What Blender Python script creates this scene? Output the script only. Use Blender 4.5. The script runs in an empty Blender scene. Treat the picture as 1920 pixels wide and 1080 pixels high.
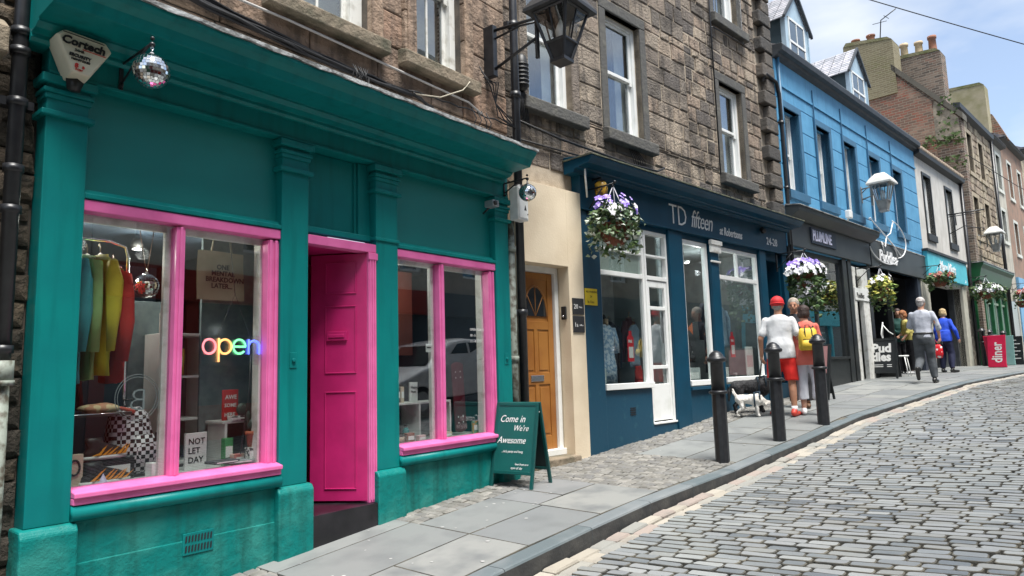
import bpy, bmesh, math, random
from mathutils import Vector, Matrix, noise as mnoise
R_ = random.Random(7)
rad = math.radians
scene = bpy.context.scene
COL = scene.collection

# ---------------------------------------------------------------- camera
cam_d = bpy.data.cameras.new('camera'); cam = bpy.data.objects.new('camera', cam_d); COL.objects.link(cam)
RM = Matrix(((0.62861686, -0.07555491, -0.77403637), (-0.77716736, -0.09837562, -0.62155702), (-0.02918462, 0.99227702, -0.12055938)))
# rows above are world axes seen from the camera; the lens is 24 mm equivalent
cam_right = Vector((RM[0][0], RM[1][0], RM[2][0])); cam_up = Vector((RM[0][1], RM[1][1], RM[2][1])); cam_back = Vector((RM[0][2], RM[1][2], RM[2][2]))
cam.matrix_world = Matrix(((cam_right.x, cam_up.x, cam_back.x, 0), (cam_right.y, cam_up.y, cam_back.y, 0), (cam_right.z, cam_up.z, cam_back.z, 0), (0, 0, 0, 1)))
cam_d.sensor_width = 36; cam_d.lens = 36 * 1280.6 / 1920
cam_d.clip_start = .05; cam_d.clip_end = 3000
scene.camera = cam
scene.render.resolution_x = 1024; scene.render.resolution_y = 576

# ---------------------------------------------------------------- sky, sun, exposure
SUN_EL, SUN_AZ = rad(69), rad(204)      # azimuth measured from +y (north) clockwise
w = bpy.data.worlds.new("World"); scene.world = w; w.use_nodes = True
nt = w.node_tree; nt.nodes.clear()
def N(nt, t, **k):
    n = nt.nodes.new(t)
    for a, b in k.items():
        if hasattr(n, a): setattr(n, a, b)
        else: n.inputs[a.replace('_', ' ')].default_value = b
    return n
L = lambda nt, a, b: nt.links.new(a, b)
sky = N(nt, 'ShaderNodeTexSky', sky_type='NISHITA', sun_disc=False, sun_elevation=SUN_EL, sun_rotation=SUN_AZ, air_density=1.0, dust_density=.5, ozone_density=2.0)
tc = N(nt, 'ShaderNodeTexCoord'); mp = N(nt, 'ShaderNodeMapping'); mp.inputs['Scale'].default_value = (1, 1, 2.6); mp.inputs['Location'].default_value = (.35, .1, .2)
cn = N(nt, 'ShaderNodeTexNoise'); cn.inputs['Scale'].default_value = 2.1; cn.inputs['Detail'].default_value = 6; cn.inputs['Roughness'].default_value = .5
cr = N(nt, 'ShaderNodeValToRGB'); cr.color_ramp.elements[0].position = .42; cr.color_ramp.elements[0].color = (.22, .22, .22, 1); cr.color_ramp.elements[1].position = .60; cr.color_ramp.elements[1].color = (.97, .97, .97, 1)
mx = N(nt, 'ShaderNodeMix', data_type='RGBA'); mx.inputs[7].default_value = (4.5, 4.75, 5.0, 1)
bg = N(nt, 'ShaderNodeBackground'); bg.inputs['Strength'].default_value = .12
out = N(nt, 'ShaderNodeOutputWorld')
L(nt, tc.outputs['Generated'], mp.inputs[0]); L(nt, mp.outputs[0], cn.inputs['Vector']); L(nt, cn.outputs['Fac'], cr.inputs[0])
L(nt, cr.outputs[0], mx.inputs[0]); L(nt, sky.outputs[0], mx.inputs[6]); L(nt, mx.outputs[2], bg.inputs[0]); L(nt, bg.outputs[0], out.inputs[0])
sd = bpy.data.lights.new('sun', 'SUN'); sd.energy = 4.3; sd.angle = rad(28); sd.color = (1, .97, .92)
so = bpy.data.objects.new('sun', sd); COL.objects.link(so)
sdir = Vector((math.sin(SUN_AZ) * math.cos(SUN_EL), math.cos(SUN_AZ) * math.cos(SUN_EL), math.sin(SUN_EL)))
so.rotation_euler = sdir.to_track_quat('Z', 'Y').to_euler()
scene.view_settings.view_transform = 'Standard'; scene.view_settings.look = 'None'
scene.view_settings.exposure = .9; scene.view_settings.gamma = 1

# ---------------------------------------------------------------- materials
MATS = {}
def mat(name, col, rough=.6, col2=None, nscale=6, ndetail=5, lo=.4, hi=.65, bump=0, bscale=40, bdist=.01, island=0, pal=None, metal=0, spec=.5, rvar=0, streak=None, ivar=0, emit=None, estr=1, sheen=0):
    """procedural principled material; pal = palette picked per stone (mesh island), col2 = second tone by noise, streak = run-down dirt colour"""
    if name in MATS: return MATS[name]
    m = bpy.data.materials.new(name); m.use_nodes = True; nt = m.node_tree; b = nt.nodes['Principled BSDF']
    MATS[name] = m
    b.inputs['Roughness'].default_value = rough; b.inputs['Metallic'].default_value = metal; b.inputs['Specular IOR Level'].default_value = spec
    c4 = lambda c: (c[0], c[1], c[2], 1)
    tc = N(nt, 'ShaderNodeTexCoord'); src = None
    if pal:
        g = N(nt, 'ShaderNodeNewGeometry'); r = N(nt, 'ShaderNodeValToRGB'); r.color_ramp.interpolation = 'CONSTANT'
        els = r.color_ramp.elements
        while len(els) < len(pal): els.new(.5)
        for i, c in enumerate(pal): els[i].position = i / len(pal); els[i].color = c4(c)
        L(nt, g.outputs['Random Per Island'], r.inputs[0]); src = r.outputs[0]
    if col2 or not src:
        n = N(nt, 'ShaderNodeTexNoise'); n.inputs['Scale'].default_value = nscale; n.inputs['Detail'].default_value = ndetail
        L(nt, tc.outputs['Object'], n.inputs['Vector'])
        r = N(nt, 'ShaderNodeMapRange'); r.inputs[1].default_value = lo; r.inputs[2].default_value = hi; L(nt, n.outputs['Fac'], r.inputs[0])
        x = N(nt, 'ShaderNodeMix', data_type='RGBA'); L(nt, r.outputs[0], x.inputs[0])
        if src: L(nt, src, x.inputs[6])
        else: x.inputs[6].default_value = c4(col)
        x.inputs[7].default_value = c4(col2 or [v * .86 for v in col]); src = x.outputs[2]
        if rvar:
            rr = N(nt, 'ShaderNodeMapRange'); rr.inputs[3].default_value = rough - rvar; rr.inputs[4].default_value = rough + rvar; L(nt, n.outputs['Fac'], rr.inputs[0]); L(nt, rr.outputs[0], b.inputs['Roughness'])
    if streak:
        mp = N(nt, 'ShaderNodeMapping'); mp.inputs['Scale'].default_value = (7, 7, .7); L(nt, tc.outputs['Object'], mp.inputs[0])
        n = N(nt, 'ShaderNodeTexNoise'); n.inputs['Scale'].default_value = 1.6; n.inputs['Detail'].default_value = 6; L(nt, mp.outputs[0], n.inputs['Vector'])
        r = N(nt, 'ShaderNodeMapRange'); r.inputs[1].default_value = .5; r.inputs[2].default_value = .78; L(nt, n.outputs['Fac'], r.inputs[0])
        x = N(nt, 'ShaderNodeMix', data_type='RGBA'); L(nt, r.outputs[0], x.inputs[0]); L(nt, src, x.inputs[6]); x.inputs[7].default_value = c4(streak); src = x.outputs[2]
    L(nt, src, b.inputs['Base Color'])
    if bump:
        n = N(nt, 'ShaderNodeTexNoise'); n.inputs['Scale'].default_value = bscale; n.inputs['Detail'].default_value = 7; n.inputs['Roughness'].default_value = .62
        L(nt, tc.outputs['Object'], n.inputs['Vector'])
        bn = N(nt, 'ShaderNodeBump'); bn.inputs['Strength'].default_value = bump; bn.inputs['Distance'].default_value = bdist
        L(nt, n.outputs['Fac'], bn.inputs['Height']); L(nt, bn.outputs[0], b.inputs['Normal'])
    if emit:
        b.inputs['Emission Color'].default_value = c4(emit); b.inputs['Emission Strength'].default_value = estr
    return m
def brickmat(name, c1, c2, mortar, bw=.22, bh=.075, bump=.6, mix=None, mscale=1.5, axis='yz', col3=None):
    m = bpy.data.materials.new(name); m.use_nodes = True; nt = m.node_tree; b = nt.nodes['Principled BSDF']; MATS[name] = m
    b.inputs['Roughness'].default_value = .9
    tc = N(nt, 'ShaderNodeTexCoord'); sx = N(nt, 'ShaderNodeSeparateXYZ'); cb = N(nt, 'ShaderNodeCombineXYZ'); L(nt, tc.outputs['Object'], sx.inputs[0])
    ad = N(nt, 'ShaderNodeMath', operation='ADD'); L(nt, sx.outputs[0], ad.inputs[0]); L(nt, sx.outputs[1], ad.inputs[1])
    L(nt, ad.outputs[0], cb.inputs[0]); L(nt, sx.outputs[2], cb.inputs[1])
    nz = N(nt, 'ShaderNodeTexNoise'); nz.inputs['Scale'].default_value = 3; L(nt, tc.outputs['Object'], nz.inputs['Vector'])
    wv = N(nt, 'ShaderNodeVectorMath', operation='SCALE'); wv.inputs['Scale'].default_value = .05; L(nt, nz.outputs['Color'], wv.inputs[0])
    va = N(nt, 'ShaderNodeVectorMath', operation='ADD'); L(nt, cb.outputs[0], va.inputs[0]); L(nt, wv.outputs[0], va.inputs[1])
    bt = N(nt, 'ShaderNodeTexBrick'); bt.inputs['Scale'].default_value = 1; bt.inputs['Brick Width'].default_value = bw; bt.inputs['Row Height'].default_value = bh
    bt.inputs['Mortar Size'].default_value = bh * .13; bt.inputs['Mortar Smooth'].default_value = .3
    bt.inputs['Color1'].default_value = (*c1, 1); bt.inputs['Color2'].default_value = (*c2, 1); bt.inputs['Mortar'].default_value = (*mortar, 1)
    L(nt, va.outputs[0], bt.inputs['Vector'])
    src = bt.outputs[0]
    if mix:
        n = N(nt, 'ShaderNodeTexNoise'); n.inputs['Scale'].default_value = mscale; n.inputs['Detail'].default_value = 5; L(nt, tc.outputs['Object'], n.inputs['Vector'])
        r = N(nt, 'ShaderNodeMapRange'); r.inputs[1].default_value = .48; r.inputs[2].default_value = .6; L(nt, n.outputs['Fac'], r.inputs[0])
        x = N(nt, 'ShaderNodeMix', data_type='RGBA'); L(nt, r.outputs[0], x.inputs[0]); x.inputs[6].default_value = (*c1, 1); x.inputs[7].default_value = (*mix, 1); L(nt, x.outputs[2], bt.inputs['Color1'])
    L(nt, src, b.inputs['Base Color'])
    iv = N(nt, 'ShaderNodeMath', operation='SUBTRACT'); iv.inputs[0].default_value = 1; L(nt, bt.outputs['Fac'], iv.inputs[1])
    bn = N(nt, 'ShaderNodeBump'); bn.inputs['Strength'].default_value = bump; bn.inputs['Distance'].default_value = .02
    L(nt, iv.outputs[0], bn.inputs['Height']); L(nt, bn.outputs[0], b.inputs['Normal'])
    return m
def glassmat(name, tint=(.93, .96, .95), boost=1.5, rough=.0, base=.02):
    m = bpy.data.materials.new(name); m.use_nodes = True; nt = m.node_tree; nt.nodes.clear(); MATS[name] = m
    o = N(nt, 'ShaderNodeOutputMaterial'); tr = N(nt, 'ShaderNodeBsdfTransparent'); tr.inputs[0].default_value = (*tint, 1)
    gl = N(nt, 'ShaderNodeBsdfGlossy'); gl.inputs['Roughness'].default_value = rough; gl.inputs['Color'].default_value = (.95, .97, 1, 1)
    fr = N(nt, 'ShaderNodeFresnel'); ge = N(nt, 'ShaderNodeNewGeometry'); ri = N(nt, 'ShaderNodeMapRange'); ri.inputs[3].default_value = 1.5; ri.inputs[4].default_value = 1 / 1.5; L(nt, ge.outputs['Backfacing'], ri.inputs[0]); L(nt, ri.outputs[0], fr.inputs[0])
    ml = N(nt, 'ShaderNodeMath', operation='MULTIPLY_ADD', use_clamp=True); ml.inputs[1].default_value = boost; ml.inputs[2].default_value = base; L(nt, fr.outputs[0], ml.inputs[0])
    tcn = N(nt, 'ShaderNodeTexCoord'); nz = N(nt, 'ShaderNodeTexNoise'); nz.inputs['Scale'].default_value = 1.1; nz.inputs['Detail'].default_value = 1; L(nt, tcn.outputs['Object'], nz.inputs['Vector'])
    bn = N(nt, 'ShaderNodeBump'); bn.inputs['Strength'].default_value = .05; bn.inputs['Distance'].default_value = .05; L(nt, nz.outputs['Fac'], bn.inputs['Height']); L(nt, bn.outputs[0], gl.inputs['Normal'])
    mx = N(nt, 'ShaderNodeMixShader'); L(nt, ml.outputs[0], mx.inputs[0]); L(nt, tr.outputs[0], mx.inputs[1]); L(nt, gl.outputs[0], mx.inputs[2]); L(nt, mx.outputs[0], o.inputs[0])
    return m

# ---------------------------------------------------------------- frames: local (s along wall, y into the wall, z up)
class Frame:
    def __init__(s, o, rz): s.o = Vector(o); s.rz = rz; s.M = Matrix.Translation(s.o) @ Matrix.Rotation(rz, 4, 'Z')
    def p(s, v): return s.M @ Vector(v)
FW = Frame((0, 0, 0), 0)                 # world
FA = Frame((0, 4.6, 0), 0)               # near facades
FB = Frame((7.13, 4.6, 0), rad(-6.5))    # facades further up the street

def fr_point(x, y):                       # world xy -> FB s,y
    v = FB.M.inverted() @ Vector((x, y, 0)); return v.x, v.y

# ---------------------------------------------------------------- mesh builder
class MB:
    def __init__(s): s.v = []; s.f = []; s.sm = []
    def add(s, vs, fs, M=None, smooth=False):
        o = len(s.v)
        if M is not None: vs = [M @ Vector(p) for p in vs]
        s.v += [tuple(p) for p in vs]; s.f += [tuple(i + o for i in f) for f in fs]; s.sm += [smooth] * len(fs)
        return s
    def box(s, x0, x1, y0, y1, z0, z1, M=None):
        if x0 > x1: x0, x1 = x1, x0
        if y0 > y1: y0, y1 = y1, y0
        if z0 > z1: z0, z1 = z1, z0
        return s.add([(x0, y0, z0), (x1, y0, z0), (x1, y1, z0), (x0, y1, z0), (x0, y0, z1), (x1, y0, z1), (x1, y1, z1), (x0, y1, z1)],
                     [(0, 3, 2, 1), (4, 5, 6, 7), (0, 1, 5, 4), (1, 2, 6, 5), (2, 3, 7, 6), (3, 0, 4, 7)], M)
    def cbox(s, c, sx, sy, sz, M=None): return s.box(c[0] - sx / 2, c[0] + sx / 2, c[1] - sy / 2, c[1] + sy / 2, c[2] - sz / 2, c[2] + sz / 2, M)
    def prism(s, pts, a0, a1, plane='yz', M=None):
        """extrude a polygon given in a plane along the third axis from a0 to a1"""
        n = len(pts)
        def mk(p, a):
            if plane == 'yz': return (a, p[0], p[1])
            if plane == 'xz': return (p[0], a, p[1])
            return (p[0], p[1], a)
        vs = [mk(p, a0) for p in pts] + [mk(p, a1) for p in pts]
        fs = [tuple(range(n))[::-1], tuple(range(n, 2 * n))] + [(i, (i + 1) % n, n + (i + 1) % n, n + i) for i in range(n)]
        return s.add(vs, fs, M)
    def tube(s, pts, r, n=8, M=None, closed=False, smooth=True):
        pts = [Vector(p) for p in pts]; rs = r if isinstance(r, (list, tuple)) else [r] * len(pts); vs = []; fs = []; prev = None
        for i, p in enumerate(pts):
            a = pts[max(i - 1, 0)]; b = pts[min(i + 1, len(pts) - 1)]
            if closed: a = pts[(i - 1) % len(pts)]; b = pts[(i + 1) % len(pts)]
            d = (b - a).normalized() if (b - a).length > 1e-9 else Vector((0, 0, 1))
            ref = prev if prev is not None else (Vector((0, 0, 1)) if abs(d.z) < .9 else Vector((1, 0, 0)))
            u = (ref - d * ref.dot(d)); u = u.normalized() if u.length > 1e-6 else d.orthogonal().normalized()
            prev = u; v = d.cross(u)
            for k in range(n):
                t = 2 * math.pi * k / n; vs.append(p + (u * math.cos(t) + v * math.sin(t)) * rs[i])
        m = len(pts)
        for i in range(m if closed else m - 1):
            j = (i + 1) % m
            for k in range(n): fs.append((i * n + k, i * n + (k + 1) % n, j * n + (k + 1) % n, j * n + k))
        if not closed: fs.append(tuple(range(n))[::-1]); fs.append(tuple(range((m - 1) * n, m * n)))
        return s.add(vs, fs, M, smooth)
    def lathe(s, prof, c=(0, 0, 0), n=20, M=None, sx=1, sy=1, smooth=True):
        vs = []; fs = []; c = Vector(c)
        for r, z in prof:
            for k in range(n): t = 2 * math.pi * k / n; vs.append((c.x + math.cos(t) * r * sx, c.y + math.sin(t) * r * sy, c.z + z))
        for i in range(len(prof) - 1):
            for k in range(n): fs.append((i * n + k, i * n + (k + 1) % n, (i + 1) * n + (k + 1) % n, (i + 1) * n + k))
        fs.append(tuple(range(n))[::-1]); fs.append(tuple(range((len(prof) - 1) * n, len(prof) * n)))
        return s.add(vs, fs, M, smooth)
    def ell(s, c, rx, ry, rz, n=16, m=10, M=None):
        vs = [(c[0], c[1], c[2] - rz)]; fs = []
        for i in range(1, m):
            a = -math.pi / 2 + math.pi * i / m
            for k in range(n): t = 2 * math.pi * k / n; vs.append((c[0] + rx * math.cos(a) * math.cos(t), c[1] + ry * math.cos(a) * math.sin(t), c[2] + rz * math.sin(a)))
        vs.append((c[0], c[1], c[2] + rz)); top = len(vs) - 1
        for k in range(n): fs.append((0, 1 + (k + 1) % n, 1 + k)); fs.append((top, top - n + k, top - n + (k + 1) % n))
        for i in range(m - 2):
            for k in range(n): a = 1 + i * n; fs.append((a + k, a + (k + 1) % n, a + n + (k + 1) % n, a + n + k))
        return s.add(vs, fs, M, True)
    def loft(s, rings, n=20, M=None, pw=2.0):
        """rings: (cx,cy,cz,rx,ry) horizontal super-ellipses"""
        vs = []; fs = []
        for cx, cy, cz, rx, ry in rings:
            for k in range(n):
                t = 2 * math.pi * k / n; a, b = math.cos(t), math.sin(t)
                vs.append((cx + rx * math.copysign(abs(a) ** (2 / pw), a), cy + ry * math.copysign(abs(b) ** (2 / pw), b), cz))
        for i in range(len(rings) - 1):
            for k in range(n): fs.append((i * n + k, i * n + (k + 1) % n, (i + 1) * n + (k + 1) % n, (i + 1) * n + k))
        fs.append(tuple(range(n))[::-1]); fs.append(tuple(range((len(rings) - 1) * n, len(rings) * n)))
        return s.add(vs, fs, M, True)
    def cap(s, p0, p1, r0, r1, n=12):
        p0, p1 = Vector(p0), Vector(p1); d = (p1 - p0); l = d.length; d = d.normalized() if l > 1e-6 else Vector((0, 0, 1))
        pts = []; rs = []
        for a in (80, 55, 30): pts.append(p0 - d * r0 * math.sin(rad(a))); rs.append(r0 * math.cos(rad(a)))
        pts += [p0, p1]; rs += [r0, r1]
        for a in (30, 55, 80): pts.append(p1 + d * r1 * math.sin(rad(a))); rs.append(r1 * math.cos(rad(a)))
        return s.tube(pts, rs, n)
    def text(s, txt, size, M, depth=.004, off=0, shear=0, align='LEFT', sx=1, space=1):
        cu = bpy.data.curves.new('lettering', 'FONT'); cu.body = txt; cu.size = size; cu.extrude = depth; cu.offset = off; cu.shear = shear; cu.align_x = align; cu.resolution_u = 2; cu.space_character = space
        ob = bpy.data.objects.new('lettering', cu); COL.objects.link(ob)
        bpy.context.view_layer.update()
        me = bpy.data.meshes.new_from_object(ob.evaluated_get(bpy.context.evaluated_depsgraph_get()))
        s.add([(v.co.x * sx, v.co.y, v.co.z) for v in me.vertices], [tuple(p.vertices) for p in me.polygons], M)
        bpy.data.objects.remove(ob); bpy.data.curves.remove(cu); bpy.data.meshes.remove(me)
        return s
    def mesh(s, name, base=(0, 0, 0)):
        me = bpy.data.meshes.new(name); b = Vector(base)
        me.from_pydata([tuple(Vector(v) - b) for v in s.v] if b.length else s.v, [], s.f); me.polygons.foreach_set('use_smooth', s.sm); me.update()
        return me
def wallM(s, y, z, rz=0): return Matrix.Translation((s, y, z)) @ Matrix.Rotation(rz, 4, 'Z') @ Matrix.Rotation(rad(90), 4, 'X')
def setmat(me, m):
    me.materials.clear(); me.materials.append(m if not isinstance(m, str) else MATS[m])
def bevel(o, w, seg=2, ang=35):
    b = o.modifiers.new('bevel', 'BEVEL'); b.width = w; b.segments = seg; b.limit_method = 'ANGLE'; b.angle_limit = rad(ang); return o
LABELS = set()
class Thing:
    """an Empty at the thing's base; parts are its children"""
    def __init__(s, name, label, cat, F=FW, base=(0, 0, 0), group=None, rz=0):
        s.F = F; s.base = Vector(base); s.o = bpy.data.objects.new(name, None); COL.objects.link(s.o); s.o.empty_display_size = .1
        s.o.matrix_world = Matrix.Translation(F.p(base)) @ Matrix.Rotation(F.rz + rz, 4, 'Z')
        s.o['label'] = label; s.o['category'] = cat
        if group: s.o['group'] = group
    def part(s, name, mb, m, parent=None, bev=0, label=None):
        me = mb.mesh(name, s.base); setmat(me, m); o = bpy.data.objects.new(name, me); COL.objects.link(o); o.parent = parent or s.o
        if bev: bevel(o, bev)
        if label: o['label'] = label
        return o
def single(name, mb, m, label, cat, F=FW, base=(0, 0, 0), group=None, bev=0, kind=None):
    me = mb.mesh(name, base); setmat(me, m); o = bpy.data.objects.new(name, me); COL.objects.link(o)
    o.matrix_world = Matrix.Translation(F.p(base)) @ Matrix.Rotation(F.rz, 4, 'Z')
    if kind: o['kind'] = kind
    if label: o['label'] = label; o['category'] = cat
    if group: o['group'] = group
    if bev: bevel(o, bev)
    return o
def structure(name, mb, m, F=FW, base=(0, 0, 0)):
    return single(name, mb, m, None, None, F, base, kind='structure')
def copy_thing(src, M, label, group=None):
    """copy an Empty with parts and sub-parts; M = new world matrix"""
    def rec(o, par):
        c = o.copy(); COL.objects.link(c); c.parent = par
        for ch in list(o.children): rec(ch, c)
        return c
    kids = list(src.children); r = src.copy(); COL.objects.link(r)
    for ch in kids: rec(ch, r)
    r.matrix_world = M; r['label'] = label
    if group: r['group'] = group
    return r
def remesh(mb, vox, smooth=3):
    """fuse overlapping closed shapes into one continuous skin"""
    me = mb.mesh('tmp'); o = bpy.data.objects.new('tmp', me); COL.objects.link(o)
    r = o.modifiers.new('r', 'REMESH'); r.mode = 'VOXEL'; r.voxel_size = vox; r.use_smooth_shade = True
    s = o.modifiers.new('s', 'SMOOTH'); s.iterations = smooth; s.factor = .5
    bpy.context.view_layer.update()
    n = bpy.data.meshes.new_from_object(o.evaluated_get(bpy.context.evaluated_depsgraph_get()))
    res = MB(); res.v = [tuple(v.co) for v in n.vertices]; res.f = [tuple(p.vertices) for p in n.polygons]; res.sm = [True] * len(res.f)
    bpy.data.objects.remove(o); bpy.data.meshes.remove(me); bpy.data.meshes.remove(n)
    return res

# ---------------------------------------------------------------- wall generators
def cells(s0, s1, z0, z1, ops):
    xs = sorted({s0, s1, *[min(max(v, s0), s1) for o in ops for v in o[:2]]}); zs = sorted({z0, z1, *[min(max(v, z0), z1) for o in ops for v in o[2:4]]})
    for a, b in zip(xs, xs[1:]):
        run = None
        for c, d in zip(zs, zs[1:]):
            mx, mz = (a + b) / 2, (c + d) / 2
            if any(o[0] < mx < o[1] and o[2] < mz < o[3] for o in ops):
                if run: yield a, b, run[0], run[1]; run = None
            else: run = (run[0], d) if run else (c, d)
        if run: yield a, b, run[0], run[1]
def slab(mb, s0, s1, z0, z1, ops, y0, y1):
    for a, b, c, d in cells(s0, s1, z0, z1, ops): mb.box(a, b, y0, y1, c, d)
    return mb
def ashlar(mb, s0, s1, z0, z1, ops, ch=.3, ln=(.32, .7), y=0, proud=.018, jit=.012, bev=.014, joint=.01, seed=1, rough=.0):
    r = random.Random(seed); brk = sorted({z0, z1, *[v for o in ops for v in o[2:4] if z0 < v < z1]})
    zs = [z0]
    for a, b in zip(brk, brk[1:]):
        n = max(1, round((b - a) / ch))
        for i in range(n): zs.append(a + (b - a) * (i + 1) / n + (r.uniform(-.06, .06) * ch if i < n - 1 else 0))
    for a, b in zip(zs, zs[1:]):
        mid = (a + b) / 2; iv = [(s0, s1)]
        for o in ops:
            if o[2] < mid < o[3]:
                nv = []
                for p, q in iv:
                    if o[1] <= p or o[0] >= q: nv.append((p, q)); continue
                    if o[0] > p: nv.append((p, o[0]))
                    if o[1] < q: nv.append((o[1], q))
                iv = nv
        for p, q in iv:
            x = p
            while x < q - 1e-4:
                l = r.uniform(*ln)
                if q - (x + l) < ln[0] * .6: l = q - x
                x1 = min(x + l, q); j = joint / 2
                a_, b_ = a + j, b - j; u0, u1 = x + j, x1 - j
                yf = y - proud - r.uniform(0, jit); q4 = [(u0, a_), (u1, a_), (u1, b_), (u0, b_)]
                if rough: q4 = [(u + r.uniform(-rough, rough), v + r.uniform(-rough, rough)) for u, v in q4]
                cx, cz = (u0 + u1) / 2, (a_ + b_) / 2
                ins = [(u + bev * (1 if u < cx else -1), v + bev * (1 if v < cz else -1)) for u, v in q4]
                vs = [(u, y + .004, v) for u, v in q4] + [(u, yf + bev * .5, v) for u, v in q4] + [(u, yf + r.uniform(-.003, .003), v) for u, v in ins]
                fs = [(8, 9, 10, 11)]
                for k in range(4):
                    n = (k + 1) % 4; fs += [(k, n, 4 + n, 4 + k), (4 + k, 4 + n, 8 + n, 8 + k)]
                mb.add(vs, fs); x = x1
    return mb

# ================================================================ THE STREET
HX = [-40, -20, 0, 1.5, 3.16, 3.93, 5.38, 7.13, 9.15, 10.48, 16.15, 20, 24, 28, 40, 80, 140]
HZ = [-5.2, -3.2, -1.56, -1.43, -1.29, -1.22, -1.12, -1.05, -.89, -.74, -.44, -.33, -.28, -.27, -.22, .1, .8]
KX = [-40, 0, 3.9, 4.85, 6.07, 7.06, 8.58, 9.91, 13.2, 16.8, 20, 24, 30, 45, 80, 140]
KY = [3.1, 3.05, 3.01, 2.95, 2.88, 2.84, 2.68, 2.45, 2.01, 1.5, .85, .25, -.6, -2.6, -7.0, -15]
def interp(x, X, Y):
    if x <= X[0]: return Y[0]
    for a, b, c, d in zip(X, X[1:], Y, Y[1:]):
        if x <= b: return c + (d - c) * (x - a) / (b - a)
    return Y[-1]
def facy(x): return 4.6 if x < 7.13 else 4.6 - math.tan(rad(6.5)) * (x - 7.13)
def kerby(x): return sum(interp(x + d, KX, KY) for d in (-2, -1.2, -.5, 0, .5, 1.2, 2)) / 7
def pave(x, y): return interp(x, HX, HZ) - .02 * (facy(x) - y)
def KHx(x): return interp(x, [2, 5, 9, 14], [.13, .11, .065, .05])
def roadz(x, y):
    k = kerby(x); h = interp(x, HX, HZ) - .02 * (facy(x) - k) - KHx(x)
    return h + .012 * min(max(k - y, 0), 2.5)
def facB(s): p = FB.p((s, 0, 0)); return p.x, p.y

mat('sett', (.2, .22, .24), .42, pal=[(.19, .20, .21), (.155, .168, .18), (.235, .245, .25), (.18, .195, .21), (.27, .28, .28), (.115, .13, .145), (.205, .21, .205), (.225, .235, .245)], col2=(.225, .24, .235), nscale=1.0, lo=.42, hi=.75, bump=.5, bscale=55, bdist=.006, rvar=.12, spec=.6)
mat('sett_pale', (.4, .36, .3), .7, pal=[(.33, .30, .25), (.28, .27, .24), (.36, .33, .28), (.30, .25, .22), (.25, .25, .23)], col2=(.22, .2, .18), nscale=5, lo=.5, hi=.8, bump=.6, bscale=45, bdist=.008)
mat('sett_small', (.3, .29, .27), .75, pal=[(.21, .205, .19), (.175, .172, .165), (.25, .24, .22), (.145, .143, .14)], col2=(.14, .135, .12), nscale=9, bump=.6, bscale=60, bdist=.006)
mat('road_joint', (.06, .06, .054), .9, col2=(.13, .12, .095), nscale=4, bump=.6, bscale=90, bdist=.01)
mat('flag', (.3, .3, .29), .62, pal=[(.18, .19, .187), (.205, .215, .21), (.165, .175, .177), (.225, .23, .22), (.19, .195, .197)], col2=(.13, .138, .14), nscale=3.2, lo=.45, hi=.75, bump=.22, bscale=160, bdist=.004, rvar=.1)
mat('kerb_stone', (.13, .155, .165), .5, pal=[(.12, .145, .155), (.15, .17, .18), (.105, .13, .14)], col2=(.2, .215, .22), nscale=3, lo=.5, hi=.8, bump=.3, bscale=80, bdist=.004)
mat('dirt', (.05, .048, .045), .95, bump=.6, bscale=60)
mat('gum', (.45, .45, .44), .8)

# wide ground sheet below the whole street
g = MB(); xs = [-1500, -400, -150, -60, -40, -20, 0, 1.5, 3.2, 5.4, 7.1, 10.5, 16, 20, 24, 28, 40, 80, 140, 400, 1500]; ys = [-1500, -300, -60, -20, -8, 0, 8, 20, 60, 300, 1500]
for x in xs:
    for y in ys: g.v.append((x, y, interp(x, HX, HZ) - .45))
for i in range(len(xs) - 1):
    for j in range(len(ys) - 1): a = i * len(ys) + j; g.f.append((a, a + len(ys), a + len(ys) + 1, a + 1)); g.sm.append(False)
structure('ground', g, 'dirt')

# road: bed, individual setts running across, two pale rows along the kerb
bed = MB(); xs = [i * .5 - 12 for i in range(190)]
for x in xs:
    for k in range(12): y = kerby(x) + .05 - k * 1.0; bed.v.append((x, y, roadz(x, y) - .034))
for i in range(len(xs) - 1):
    for j in range(11): a = i * 12 + j; bed.f.append((a, a + 12, a + 13, a + 1)); bed.sm.append(True)
road = structure('road', bed, 'road_joint')
def stone(mb, q, zf, b=.014, dz=.012, lift=0, cham=None):
    """one worn stone: q = 4 xy corners, zf = height function"""
    n_ = len(q); cx = sum(p[0] for p in q) / n_; cy = sum(p[1] for p in q) / n_
    vs = [(x, y, zf(x, y) - .045 + lift) for x, y in q] + [(x, y, zf(x, y) - dz + lift) for x, y in q]
    for x, y in q:
        dx, dy = cx - x, cy - y; l = math.hypot(dx, dy); vs.append((x + dx / l * b * 1.4, y + dy / l * b * 1.4, zf(x, y) + lift))
    fs = [tuple(range(2 * n_, 3 * n_))]
    for k in range(n_): n = (k + 1) % n_; fs += [(k, n, n_ + n, n_ + k), (n_ + k, n_ + n, 2 * n_ + n, 2 * n_ + k)]
    o = len(mb.v); mb.v += vs; mb.f += [tuple(i + o for i in f) for f in fs]; mb.sm += [False] * len(fs)
rr = random.Random(3); setts = MB(); ca, sa = math.cos(rad(6)), math.sin(rad(6))
x0 = -6.0
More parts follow.
